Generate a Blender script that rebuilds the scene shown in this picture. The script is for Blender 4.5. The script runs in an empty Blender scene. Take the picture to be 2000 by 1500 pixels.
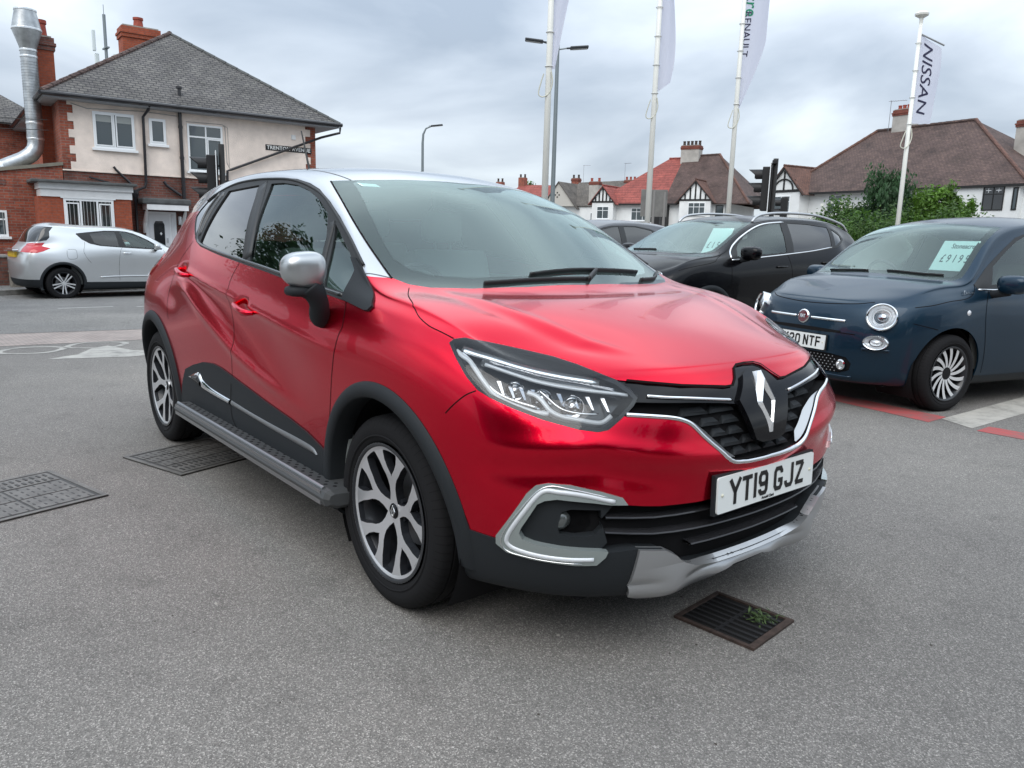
import bpy, bmesh, math, random
import numpy as np
from mathutils import Vector, Matrix
from mathutils.bvhtree import BVHTree
R=math.radians
sc=bpy.context.scene
COL=sc.collection
# ---------------------------------------------------------------- camera
cd=bpy.data.cameras.new('camera'); cam=bpy.data.objects.new('camera',cd); COL.objects.link(cam)
cd.sensor_width=36; cd.lens=36*1516.1/2000; cd.clip_start=.05; cd.clip_end=2000
_F=Vector((-0.75973489,0.62320803,-0.18551188)); _R=Vector((0.63015684,0.7760236,0.02626247)); _U=Vector((-0.16032858,0.09694907,0.98229101))
cam.matrix_world=Matrix(((_R.x,_U.x,-_F.x,2.16324),(_R.y,_U.y,-_F.y,-2.10247),(_R.z,_U.z,-_F.z,1.2384),(0,0,0,1)))
sc.camera=cam
# ---------------------------------------------------------------- sky, sun, exposure
SUN_EL,SUN_ROT=R(48),R(150)
w=bpy.data.worlds.new('World'); sc.world=w; w.use_nodes=True
nt=w.node_tree; nt.nodes.clear()
def wn(t,**k):
    n=nt.nodes.new(t)
    for a,b in k.items(): setattr(n,a,b)
    return n
out=wn('ShaderNodeOutputWorld'); bg=wn('ShaderNodeBackground'); bg.inputs[1].default_value=.1
sky=wn('ShaderNodeTexSky',sky_type='NISHITA',sun_disc=False,sun_elevation=SUN_EL,sun_rotation=SUN_ROT)
tc=wn('ShaderNodeTexCoord')
sep=wn('ShaderNodeSeparateXYZ'); nt.links.new(tc.outputs['Generated'],sep.inputs[0])
# cloud deck: project the view direction on to a flat layer overhead
mz=wn('ShaderNodeMath',operation='MAXIMUM'); nt.links.new(sep.outputs[2],mz.inputs[0]); mz.inputs[1].default_value=0.0
az=wn('ShaderNodeMath',operation='ADD'); nt.links.new(mz.outputs[0],az.inputs[0]); az.inputs[1].default_value=.22
dx=wn('ShaderNodeMath',operation='DIVIDE'); nt.links.new(sep.outputs[0],dx.inputs[0]); nt.links.new(az.outputs[0],dx.inputs[1])
dy=wn('ShaderNodeMath',operation='DIVIDE'); nt.links.new(sep.outputs[1],dy.inputs[0]); nt.links.new(az.outputs[0],dy.inputs[1])
cmb=wn('ShaderNodeCombineXYZ'); nt.links.new(dx.outputs[0],cmb.inputs[0]); nt.links.new(dy.outputs[0],cmb.inputs[1])
mp=wn('ShaderNodeMapping'); mp.inputs['Location'].default_value=(3.1,1.7,0); mp.inputs['Rotation'].default_value=(0,0,R(35)); mp.inputs['Scale'].default_value=(1.0,1.05,1); nt.links.new(cmb.outputs[0],mp.inputs[0])
n1=wn('ShaderNodeTexNoise'); n1.inputs['Scale'].default_value=.95; n1.inputs['Detail'].default_value=7; n1.inputs['Roughness'].default_value=.48; n1.inputs['Distortion'].default_value=.4; nt.links.new(mp.outputs[0],n1.inputs['Vector'])
cr=wn('ShaderNodeValToRGB'); nt.links.new(n1.outputs['Fac'],cr.inputs[0])
e=cr.color_ramp.elements; e[0].position=.34; e[0].color=(4.1,4.85,5.85,1); e[1].position=.64; e[1].color=(9.6,10.6,11.4,1)
m=e.new(.48); m.color=(6.4,7.2,8.2,1)
n2=wn('ShaderNodeTexNoise'); n2.inputs['Scale'].default_value=.9; n2.inputs['Detail'].default_value=3; nt.links.new(mp.outputs[0],n2.inputs['Vector'])
cv=wn('ShaderNodeValToRGB'); nt.links.new(n2.outputs['Fac'],cv.inputs[0]); cv.color_ramp.elements[0].position=.3; cv.color_ramp.elements[0].color=(.84,.84,.84,1); cv.color_ramp.elements[1].position=.7
cv.color_ramp.elements[1].color=(.97,.97,.97,1)
mx=wn('ShaderNodeMix',data_type='RGBA'); nt.links.new(cv.outputs[0],mx.inputs[0]); nt.links.new(sky.outputs[0],mx.inputs[6]); nt.links.new(cr.outputs[0],mx.inputs[7])
# an overcast dome is brighter overhead than at the skyline
el=wn('ShaderNodeMapRange'); nt.links.new(sep.outputs[2],el.inputs[0]); el.inputs[1].default_value=.0; el.inputs[2].default_value=1; el.inputs[3].default_value=.64; el.inputs[4].default_value=1.95
sc_=wn('ShaderNodeVectorMath',operation='SCALE'); nt.links.new(mx.outputs[2],sc_.inputs[0]); nt.links.new(el.outputs[0],sc_.inputs['Scale'])
nt.links.new(sc_.outputs[0],bg.inputs[0]); nt.links.new(bg.outputs[0],out.inputs[0])
sl=bpy.data.lights.new('sun','SUN'); sl.energy=1.4; sl.angle=R(55); sl.color=(1,.94,.87)
so=bpy.data.objects.new('sun',sl); COL.objects.link(so)
sd=Vector((math.sin(SUN_ROT)*math.cos(SUN_EL),math.cos(SUN_ROT)*math.cos(SUN_EL),math.sin(SUN_EL)))
so.rotation_euler=sd.to_track_quat('Z','Y').to_euler(); so.location=(0,0,30)
vs=sc.view_settings; vs.view_transform='Standard'; vs.look='None'; vs.gamma=1; vs.use_curve_mapping=False; vs.exposure=.42
# ---------------------------------------------------------------- materials
MATS={}
def mat(name,col,rough=.5,metal=0,coat=0,coat_r=.03,spec=.5,noise=None,bump=None,emit=None,trans=0,ior=1.45,alpha=1):
    """noise=(scale,amount[,detail]) varies the colour; bump=(scale,strength,distance)"""
    if name in MATS: return MATS[name]
    m=bpy.data.materials.new(name); m.use_nodes=True; t=m.node_tree; b=t.nodes['Principled BSDF']; I=b.inputs
    I['Base Color'].default_value=(*col,1); I['Roughness'].default_value=rough; I['Metallic'].default_value=metal
    I['Coat Weight'].default_value=coat; I['Coat Roughness'].default_value=coat_r; I['Specular IOR Level'].default_value=spec
    I['Transmission Weight'].default_value=trans; I['IOR'].default_value=ior; I['Alpha'].default_value=alpha
    if emit: I['Emission Color'].default_value=(*emit[0],1); I['Emission Strength'].default_value=emit[1]
    co=None
    if noise or bump:
        co=t.nodes.new('ShaderNodeTexCoord').outputs['Object']
    if noise:
        n=t.nodes.new('ShaderNodeTexNoise'); n.inputs['Scale'].default_value=noise[0]; n.inputs['Detail'].default_value=noise[2] if len(noise)>2 else 5; n.inputs['Roughness'].default_value=.6
        t.links.new(co,n.inputs['Vector'])
        r=t.nodes.new('ShaderNodeValToRGB'); a=noise[1]; e=r.color_ramp.elements; e[0].position=.3; e[1].position=.7
        e[0].color=(*[c*(1-a) for c in col],1); e[1].color=(*[min(1,c*(1+a)) for c in col],1)
        t.links.new(n.outputs['Fac'],r.inputs[0]); t.links.new(r.outputs[0],I['Base Color'])
    if bump:
        n=t.nodes.new('ShaderNodeTexNoise'); n.inputs['Scale'].default_value=bump[0]; n.inputs['Detail'].default_value=4
        t.links.new(co,n.inputs['Vector'])
        bp=t.nodes.new('ShaderNodeBump'); bp.inputs['Strength'].default_value=bump[1]; bp.inputs['Distance'].default_value=bump[2]
        t.links.new(n.outputs['Fac'],bp.inputs['Height']); t.links.new(bp.outputs[0],I['Normal'])
    MATS[name]=m; return m
def glass_mat(name,tint,refl=1.0,ior=1.5,gc=(1,1,1),dust_haze=0):
    """thin car glass: tinted see-through plus a mirror layer by fresnel"""
    if name in MATS: return MATS[name]
    m=bpy.data.materials.new(name); m.use_nodes=True; t=m.node_tree; t.nodes.clear(); N=t.nodes.new
    o=N('ShaderNodeOutputMaterial'); mixs=N('ShaderNodeMixShader'); g=N('ShaderNodeBsdfGlossy'); g.inputs['Roughness'].default_value=.004; g.inputs['Color'].default_value=(*gc,1)
    tr_=N('ShaderNodeBsdfTransparent'); tr_.inputs[0].default_value=(*tint,1)
    f=N('ShaderNodeFresnel'); f.inputs[0].default_value=ior
    mu=N('ShaderNodeMath'); mu.operation='MULTIPLY'; mu.inputs[1].default_value=refl; mu.use_clamp=True
    t.links.new(f.outputs[0],mu.inputs[0]); t.links.new(mu.outputs[0],mixs.inputs[0]); t.links.new(tr_.outputs[0],mixs.inputs[1]); t.links.new(g.outputs[0],mixs.inputs[2]); t.links.new(mixs.outputs[0],o.inputs[0])
    if dust_haze:   # dusty film that also paints in the milky glare on the screen
        df=N('ShaderNodeBsdfDiffuse'); df.inputs[0].default_value=(.50,.62,.60,1); m2=N('ShaderNodeMixShader'); m2.inputs[0].default_value=dust_haze
        t.links.new(mixs.outputs[0],m2.inputs[1]); t.links.new(df.outputs[0],m2.inputs[2]); t.links.new(m2.outputs[0],o.inputs[0])
    MATS[name]=m; return m
# ---------------------------------------------------------------- objects
def tag(o,label=None,cat=None,group=None,kind=None):
    if label: o['label']=label
    if cat: o['category']=cat
    if group: o['group']=group
    if kind: o['kind']=kind
    return o
def empty(name,loc=(0,0,0),rz=0,**k):
    o=bpy.data.objects.new(name,None); COL.objects.link(o); o.location=loc; o.rotation_euler=(0,0,rz); o.empty_display_size=.2
    return tag(o,**k)
def mesh_obj(name,V,Fc,m,parent=None,smooth=False,normals=None,mi=None):
    me=bpy.data.meshes.new(name); me.from_pydata([tuple(v) for v in V],[],[tuple(f) for f in Fc])
    ms=m if isinstance(m,(list,tuple)) else [m]
    for x in ms: me.materials.append(x)
    if mi is not None: me.polygons.foreach_set('material_index',mi)
    if smooth: me.polygons.foreach_set('use_smooth',[True]*len(me.polygons))
    me.validate(clean_customdata=False); me.update()
    if normals is not None and len(me.vertices)==len(normals): me.normals_split_custom_set_from_vertices([tuple(n) for n in normals])
    o=bpy.data.objects.new(name,me); COL.objects.link(o)
    if parent is not None: o.parent=parent
    return o
class MB:
    """collects simple solids, then builds ONE mesh"""
    def __init__(s): s.V=[]; s.F=[]; s.I=[]
    def add(s,V,F,mi=0,M=None):
        b=len(s.V)
        if M is not None: V=[M@Vector(v) for v in V]
        s.V+= [tuple(v) for v in V]; s.F+=[tuple(i+b for i in f) for f in F]; s.I+=[mi]*len(F); return s
    def box(s,x0,y0,z0,x1,y1,z1,mi=0,M=None,bev=0):
        if bev<=0:
            V=[(x,y,z) for x in (x0,x1) for y in (y0,y1) for z in (z0,z1)]
            F=[(0,1,3,2),(4,6,7,5),(0,4,5,1),(2,3,7,6),(0,2,6,4),(1,5,7,3)]
            return s.add(V,F,mi,M)
        bm=bmesh.new(); bmesh.ops.create_cube(bm,size=1)
        for v in bm.verts: v.co=Vector(((x0+x1)/2+v.co.x*(x1-x0),(y0+y1)/2+v.co.y*(y1-y0),(z0+z1)/2+v.co.z*(z1-z0)))
        bmesh.ops.bevel(bm,geom=bm.edges[:],offset=bev,segments=2,affect='EDGES',profile=.6)
        bm.verts.index_update(); V=[v.co[:] for v in bm.verts]; F=[[v.index for v in f.verts] for f in bm.faces]; bm.free()
        return s.add(V,F,mi,M)
    def tube(s,pts,r,n=8,mi=0,cap=True,M=None,close=False):
        pts=[Vector(p) for p in pts]; L=len(pts); rs=r if isinstance(r,(list,tuple)) else [r]*L
        V=[];F=[]; prev=None
        for i,p in enumerate(pts):
            a=pts[i-1] if (i or close) else p; b=pts[(i+1)%L] if (i<L-1 or close) else p
            d=(b-a).normalized() if (b-a).length>1e-9 else Vector((0,0,1))
            if prev is None: u=d.orthogonal().normalized()
            else:
                u=prev-d*prev.dot(d); u=u.normalized() if u.length>1e-6 else d.orthogonal().normalized()
            prev=u; v=d.cross(u)
            for k in range(n):
                t=2*math.pi*k/n; V.append(p+(u*math.cos(t)+v*math.sin(t))*rs[i])
        for i in range(L if close else L-1):
            for k in range(n):
                j=(i+1)%L; F.append((i*n+k,i*n+(k+1)%n,j*n+(k+1)%n,j*n+k))
        if cap and not close: F.append(tuple(range(n))[::-1]); F.append(tuple((L-1)*n+k for k in range(n)))
        return s.add(V,F,mi,M)
    def lathe(s,prof,n=32,mi=0,M=None,a0=0,a1=2*math.pi):
        """prof: (r,z) list, about local Z"""
        V=[];F=[];full=abs(a1-a0-2*math.pi)<1e-6; nn=n if full else n+1
        for r,z in prof:
            for k in range(nn):
                t=a0+(a1-a0)*k/n; V.append((r*math.cos(t),r*math.sin(t),z))
        for i in range(len(prof)-1):
            for k in range(n):
                k2=(k+1)%nn; F.append((i*nn+k,i*nn+k2,(i+1)*nn+k2,(i+1)*nn+k))
        return s.add(V,F,mi,M)
    def prism(s,poly,d0,d1,mi=0,M=None):
        """poly in local XY, extruded local Z d0..d1"""
        n=len(poly); V=[(x,y,d0) for x,y in poly]+[(x,y,d1) for x,y in poly]
        F=[tuple(range(n))[::-1],tuple(range(n,2*n))]+[(i,(i+1)%n,n+(i+1)%n,n+i) for i in range(n)]
        return s.add(V,F,mi,M)
    def obj(s,name,m,parent=None,smooth=False,auto=None):
        o=mesh_obj(name,s.V,s.F,m,parent,smooth or auto is not None,mi=s.I)
        if auto is not None:
            bm=bmesh.new(); bm.from_mesh(o.data); bmesh.ops.remove_doubles(bm,verts=bm.verts,dist=1e-5); bmesh.ops.recalc_face_normals(bm,faces=bm.faces)
            for e in bm.edges:
                if len(e.link_faces)==2 and e.calc_face_angle(0)>R(auto): e.smooth=False
            bm.to_mesh(o.data); bm.free()
        return o
def MX(o,x,y,z=None):
    """matrix with origin o, local axes x,y (z = cross)"""
    x=Vector(x).normalized(); y=Vector(y); y=(y-x*y.dot(x)).normalized(); z=x.cross(y)
    return Matrix(((x.x,y.x,z.x,o[0]),(x.y,y.y,z.y,o[1]),(x.z,y.z,z.z,o[2]),(0,0,0,1)))
def cr_spline(P,n=8,closed=False):
    P=[np.array(p,float) for p in P]; out=[]; L=len(P)
    rng=range(L) if closed else range(L-1)
    for i in rng:
        p1,p2=P[i],P[(i+1)%L]
        p0=P[i-1] if (i>0 or closed) else 2*p1-p2
        p3=P[(i+2)%L] if (i+2<L or closed) else 2*p2-p1
        for k in range(n):
            t=k/n; out.append(.5*((2*p1)+(-p0+p2)*t+(2*p0-5*p1+4*p2-p3)*t*t+(-p0+3*p1-3*p2+p3)*t**3))
    if not closed: out.append(P[-1])
    return np.array(out)
def text_obj(name,body,size,M,m,parent=None,extrude=.001,align='CENTER',sx=1,bold=0,shear=0,spacing=1,label=None):
    c=bpy.data.curves.new(name,'FONT'); c.body=body; c.size=size; c.extrude=extrude; c.align_x=align; c.align_y='CENTER'; c.offset=bold; c.shear=shear; c.space_character=spacing; c.resolution_u=3
    o=bpy.data.objects.new(name,c); COL.objects.link(o)
    dg=bpy.context.evaluated_depsgraph_get(); me=bpy.data.meshes.new_from_object(o.evaluated_get(dg)); bpy.data.objects.remove(o); bpy.data.curves.remove(c)
    me.name=name; me.transform(M@Matrix.Diagonal((sx,1,1,1))); me.materials.clear(); me.materials.append(m)
    o=bpy.data.objects.new(name,me); COL.objects.link(o)
    if parent is not None: o.parent=parent
    return o
# ---------------------------------------------------------------- panel surfaces (numpy triangle meshes)
class Surf:
    def __init__(s,V,N,T): s.V=np.asarray(V,float).reshape(-1,3); s.N=np.asarray(N,float).reshape(-1,3); s.T=np.asarray(T,int).reshape(-1,3)
    def compact(s):
        u,inv=np.unique(s.T.ravel(),return_inverse=True)
        return Surf(s.V[u],s.N[u],inv.reshape(-1,3))
    def sub(s,mask): return Surf(s.V,s.N,s.T[mask]).compact()
    def cen(s): return s.V[s.T].mean(1)
def norm(a): return a/np.maximum(np.linalg.norm(a,axis=-1,keepdims=True),1e-12)
def refine(s,sel):
    """split selected triangles 1->4, neighbours follow so that no cracks open"""
    if not sel.any(): return s
    T=s.T; m=len(T); E=np.sort(np.concatenate([T[:,[0,1]],T[:,[1,2]],T[:,[2,0]]]),1)
    nV=len(s.V); key=E[:,0]*nV+E[:,1]; u,inv=np.unique(key,return_inverse=True); inv=inv.ravel().reshape(3,m)
    mk=np.zeros(len(u),bool); mk[inv[:,sel].ravel()]=True
    idx=np.full(len(u),-1); idx[mk]=nV+np.arange(mk.sum()); ua=u[mk]//nV; ub=u[mk]%nV
    V=np.vstack([s.V,(s.V[ua]+s.V[ub])/2]); N=np.vstack([s.N,norm(s.N[ua]+s.N[ub])])
    M=mk[inv]; c=M.sum(0); I=idx[inv]; out=[T[c==0]]
    k=c==3; t=T[k]; i=I[:,k]; a,b,d=i[0],i[1],i[2]
    out+=[np.stack([t[:,0],a,d],1),np.stack([a,t[:,1],b],1),np.stack([d,b,t[:,2]],1),np.stack([a,b,d],1)]
    for e in range(3):
        p,q,r_=e,(e+1)%3,(e+2)%3
        k=(c==1)&M[e]; t=T[k]; mm=I[e][k]
        out+=[np.stack([t[:,p],mm,t[:,r_]],1),np.stack([mm,t[:,q],t[:,r_]],1)]
        k=(c==2)&~M[e]; t=T[k]; mq=I[q][k]; mr=I[r_][k]   # edge p-q whole, q-r and r-p cut
        out+=[np.stack([t[:,r_],mr,mq],1),np.stack([t[:,p],t[:,q],mq],1),np.stack([t[:,p],mq,mr],1)]
    return Surf(V,N,np.vstack(out))
def split(s,f):
    """f<0 is inside. returns inside, outside"""
    f=np.where(np.abs(f)<1e-7,1e-7,f); fs=f[s.T]<0; c=fs.sum(1)
    ins=s.T[c==3]; outs=s.T[c==0]; mix=s.T[(c==1)|(c==2)]
    V=list(s.V);N=list(s.N); cache={}; I=[];O=[]
    def cut(i,j):
        k=(i,j) if i<j else (j,i)
        if k not in cache:
            a,b=k; t=f[a]/(f[a]-f[b]); V.append(s.V[a]*(1-t)+s.V[b]*t); N.append(s.N[a]*(1-t)+s.N[b]*t); cache[k]=len(V)-1
        return cache[k]
    for t in mix.tolist():
        sg=[f[i]<0 for i in t]; one=(sum(sg)==1)
        k=sg.index(one); a,b,c2=t[k],t[(k+1)%3],t[(k+2)%3]; ab=cut(a,b); ac=cut(a,c2)
        A=[(a,ab,ac)]; B=[(ab,b,c2),(ab,c2,ac)]
        if one: I+=A;O+=B
        else: I+=B;O+=A
    N=norm(np.array(N)); V=np.array(V)
    mk=lambda base,ex: Surf(V,N,np.vstack([base,np.array(ex,int).reshape(-1,3)])).compact()
    return mk(ins,I),mk(outs,O)
def sdf(P,poly):
    poly=np.asarray(poly,float); A=poly; B=np.roll(poly,-1,0)
    d=np.full(len(P),1e9); ins=np.zeros(len(P),bool)
    for a,b in zip(A,B):
        e=b-a; L=e@e
        if L<1e-14: continue
        w_=P-a; t=np.clip((w_@e)/L,0,1); q=w_-t[:,None]*e; d=np.minimum(d,(q*q).sum(1))
        c1=(P[:,1]>=a[1])!=(P[:,1]>=b[1])
        if e[1]!=0: ins^=c1&(P[:,0]<(a[0]+(P[:,1]-a[1])*e[0]/e[1]))
    d=np.sqrt(d); return np.where(ins,-d,d)
def chaikin(P,n=2):
    P=np.asarray(P,float)
    for _ in range(n):
        Q=np.roll(P,-1,0); P=np.stack([P*.75+Q*.25,P*.25+Q*.75],1).reshape(-1,P.shape[1])
    return P
def cutpoly(s,poly,pr,where=None,ref=2,off=0):
    """cut region inside poly (in projection pr) -> (inside,rest)"""
    poly=np.asarray(poly,float); lo=poly.min(0)-.08-abs(off); hi=poly.max(0)+.08+abs(off)
    def ev(s):
        P=pr(s.V); f=np.full(len(P),1.0); k=((P>lo)&(P<hi)).all(1)
        if where is not None: k&=where(s)
        if k.any(): f[k]=sdf(P[k],poly)-off
        return f
    for _ in range(ref):
        f=ev(s); tv=f[s.T]; P=s.V[s.T]; L=np.linalg.norm(P[:,0]-P[:,1],axis=1)
        s=refine(s,(np.abs(tv).min(1)<L*1.1)&(L>.003))
    return split(s,ev(s))
side_pr=lambda V:np.stack([V[:,0],V[:,2]],1)
front_pr=lambda V:np.stack([np.abs(V[:,1]),V[:,2]],1)
top_pr=lambda V:np.stack([V[:,0],np.abs(V[:,1])],1)
def diag_pr(n):
    n=np.array(n,float); n/=np.linalg.norm(n); t=np.array([-n[1],n[0]])
    return lambda V:np.stack([V[:,0]*t[0]+np.abs(V[:,1])*t[1],V[:,2]],1)
def boundary(T):
    E=np.concatenate([T[:,[0,1]],T[:,[1,2]],T[:,[2,0]]]); key=np.sort(E,1)
    u,inv,cnt=np.unique(key,axis=0,return_inverse=True,return_counts=True); return E[cnt[inv.ravel()]==1]
def weld(s,d=2e-5):
    k=np.round(s.V/d).astype(np.int64); u,fi,inv=np.unique(k,axis=0,return_index=True,return_inverse=True); inv=inv.ravel()
    T=inv[s.T]; ok=(T[:,0]!=T[:,1])&(T[:,1]!=T[:,2])&(T[:,2]!=T[:,0]); return Surf(s.V[fi],s.N[fi],T[ok])
def panel(name,s,m,parent,off=0,skirt=0,shift=None):
    """build a panel: surface moved out by off along its normal, with an edge lip of depth skirt"""
    if len(s.T)==0: return None
    s=weld(s); V=s.V+s.N*off
    if shift is not None: V=V+np.array(shift)
    N=s.N; T=s.T
    if skirt:
        E=boundary(T); n=len(V); u,inv=np.unique(E.ravel(),return_inverse=True); inv=inv.reshape(-1,2)
        side=np.zeros((len(V),3))
        ev=V[E[:,1]]-V[E[:,0]]; en=np.cross(ev,N[E[:,0]])
        for c in (0,1): np.add.at(side,E[:,c],en)
        sd_=norm(side[u])
        V=np.vstack([V,V[u],V[u]-s.N[u]*skirt]); N=np.vstack([N,sd_,sd_]); k=len(u)
        a=n+inv[:,0]; b=n+inv[:,1]; T=np.vstack([T,np.stack([a,a+k,b+k],1),np.stack([a,b+k,b],1)])
    return mesh_obj(name,V,T,m,parent,True,N)
def bvh_of(s): return BVHTree.FromPolygons([tuple(v) for v in s.V],[tuple(t) for t in s.T.tolist()])
def trim(name,bvh,pts,w_,h,m,parent,off=0,n=6,closed=False,prof='round',snap=True,step=None,taper=False,spl=True,mb=None):
    """a strip lying on a surface, w wide and h high"""
    P=cr_spline(pts,n,closed) if spl else np.array(pts,float); L=len(P); Q=[];Nn=[]
    for p in P:
        if snap:
            c,nr,_,_=bvh.find_nearest(Vector(p)); Q.append(np.array(c)); Nn.append(np.array(nr))
        else:
            c,nr,_,_=bvh.find_nearest(Vector(p)); Q.append(p); Nn.append(np.array(nr))
    Q=np.array(Q);Nn=np.array(Nn)
    for _ in range(2): # smooth normals
        Nn[1:-1]=norm(Nn[:-2]+2*Nn[1:-1]+Nn[2:])
    PR={'round':[(-1,-.6),(-1,.3),(-.7,.8),(0,1),(.7,.8),(1,.3),(1,-.6)],'flat':[(-1,0),(-1,1),(1,1),(1,0)],'ribbon':[(-1,1),(1,1)]}[prof]
    V=[];F=[];k=len(PR)
    for i in range(L):
        a=Q[i-1] if (i or closed) else Q[i]; b=Q[(i+1)%L] if (i<L-1 or closed) else Q[i]
        d=norm(b-a); sd=np.cross(d,Nn[i]); sd=norm(sd); ww=w_/2
        if taper: ww*=min(1,.25+3*min(i,L-1-i)/L*2)
        for x,z in PR: V.append(Q[i]+sd*x*ww+Nn[i]*(off+z*h))
    for i in range(L if closed else L-1):
        j=(i+1)%L
        for q in range(k-1): F.append((i*k+q,i*k+q+1,j*k+q+1,j*k+q))
    if prof!='ribbon' and not closed: F.append(tuple(range(k))[::-1]); F.append(tuple((L-1)*k+q for q in range(k)))
    if mb is not None: mb.add(V,F); return None
    o=mesh_obj(name,V,F,m,parent,True)
    return o
def cage_surface(S,C,cr,cf,level=4,tp=2.0,tq=2.6,iters=5):
    """S[i,k]: side net from rear centre (i=0) round the flank to front centre, bottom k=0 to top k=K (y>0 half-widths).
    C{i:(x,z[,tq])}: centre line of the top net. Returns a smooth closed-top Surf (both sides)."""
    S=np.array(S,float); n,K,_=S.shape; J=n-1-cf; assert cr==J
    verts=[];idx={}
    def add(p,key):
        verts.append(p); idx[key]=len(verts)-1; return idx[key]
    for sgn in (1,-1):
        for i in range(n):
            for k in range(K):
                if sgn==-1 and i in (0,n-1): idx[(sgn,'s',i,k)]=idx[(1,'s',i,k)]
                else: add(S[i,k]*[1,sgn,1],(sgn,'s',i,k))
    top={}
    for sgn in (1,-1):
        for i in range(cr,cf+1):
            for j in range(J+1):
                if i==cr: key=(sgn,'s',cr-j,K-1)
                elif i==cf: key=(sgn,'s',cf+j,K-1)
                elif j==0: key=(sgn,'s',i,K-1)
                else:
                    key=(1 if j==J else sgn,'t',i,j)
                    if key not in idx:
                        E=S[i,K-1]; c=C[i]; t=1-j/J; q=c[2] if len(c)>2 else tq
                        add(np.array([c[0]+(E[0]-c[0])*t**tp,E[1]*t*sgn,c[1]+(E[2]-c[1])*t**q]),key)
                top[(sgn,i,j)]=idx[key]
    F=[]
    for sgn in (1,-1):
        for i in range(n-1):
            for k in range(K-1):
                q=[idx[(sgn,'s',i,k)],idx[(sgn,'s',i+1,k)],idx[(sgn,'s',i+1,k+1)],idx[(sgn,'s',i,k+1)]]
                F.append(q if sgn==-1 else q[::-1])
        for i in range(cr,cf):
            for j in range(J):
                q=[top[(sgn,i,j)],top[(sgn,i+1,j)],top[(sgn,i+1,j+1)],top[(sgn,i,j+1)]]
                F.append(q if sgn==-1 else q[::-1])
    T0=np.array(verts); P=T0.copy(); me=bpy.data.meshes.new('tmp'); me.from_pydata([tuple(v) for v in P],[],F); ob=bpy.data.objects.new('tmp',me); COL.objects.link(ob)
    md=ob.modifiers.new('s','SUBSURF'); md.levels=1; md.render_levels=1; md.quality=3
    for it in range(iters+1):
        me.vertices.foreach_set('co',P.ravel()); me.update()
        md.levels=level if it==iters else 2
        dg=bpy.context.evaluated_depsgraph_get(); dg.update(); ev=ob.evaluated_get(dg).to_mesh()
        A=np.empty(len(ev.vertices)*3); ev.vertices.foreach_get('co',A); A=A.reshape(-1,3)
        if it<iters: P+= .8*(T0-A[:len(P)])
        else:
            q=np.empty(len(ev.loops),int); ev.loops.foreach_get('vertex_index',q); q=q.reshape(-1,4)
            T=np.vstack([q[:,[0,1,2]],q[:,[0,2,3]]])
    ob.to_mesh_clear(); bpy.data.objects.remove(ob); bpy.data.meshes.remove(me)
    return Surf(A,np.zeros_like(A),T)
def vnormals(s):
    P=s.V[s.T]; fn=np.cross(P[:,1]-P[:,0],P[:,2]-P[:,0]); N=np.zeros_like(s.V)
    for k in range(3): np.add.at(N,s.T[:,k],fn)
    s.N=norm(N); return s
# ---------------------------------------------------------------- shared car pieces
M_TYRE=mat('tyre_rubber',(.012,.012,.013),.8,spec=.18,bump=(60,.25,.002))
M_PLAST=mat('black_plastic',(.020,.023,.026),.6,spec=.22,bump=(900,.25,.0006))
M_DARK=mat('dark_cavity',(.008,.008,.009),.85,spec=.2)
M_GLOSSK=mat('gloss_black',(.004,.004,.005),.10,spec=.35)
M_CHROME=mat('chrome',(.86,.87,.88),.10,metal=1)
M_SATIN=mat('satin_silver',(.46,.47,.48),.32,metal=.75,coat=.4,coat_r=.15)
M_DIAM=mat('machined_alloy',(.72,.73,.75),.30,metal=.75,coat=.4)
M_ALLOYK=mat('wheel_dark_paint',(.018,.020,.024),.35,coat=.3)
M_GAP=mat('panel_gap_shadow',(.006,.004,.004),.7,spec=.1)
M_RUB=mat('window_rubber',(.014,.015,.016),.5)
M_CABIN=mat('cabin_cloth',(.16,.17,.17),.85)
M_CABINL=mat('cabin_pale_trim',(.30,.31,.30),.8)
M_DISC=mat('brake_steel',(.25,.25,.26),.35,metal=1)
M_LENS=glass_mat('lamp_lens',(.93,.95,.96),1.0,1.45)
M_WHITE_LT=mat('white_light_guide',(.62,.65,.68),.15,coat=.8)
M_REFL=mat('lamp_reflector',(.78,.80,.82),.28,metal=.5,coat=.6)
M_BOWL=mat('lamp_bowl',(.45,.46,.48),.10,metal=1)
G_SCREEN=glass_mat('windscreen_glass',(.80,.93,.91),1.0,1.5,(.88,1,.98),.025)
G_GLARE=glass_mat('glare_windscreen',(.80,.91,.90),1.45,1.5,(.84,1,.975),.03)  # stronger teal mirror layer stands in for light seen through clear glass
G_SIDE=glass_mat('side_glass',(.55,.68,.65),1.7,1.5,(.9,1,.98))
G_PRIV=glass_mat('privacy_glass',(.03,.033,.036),1.7,1.5)
M_FRIT=mat('ceramic_band',(.020,.022,.024),.5,spec=.2)
M_PLATEW=mat('plate_white',(.74,.77,.76),.35,coat=.3)
M_INK=mat('plate_ink',(.008,.008,.008),.4)
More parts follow.
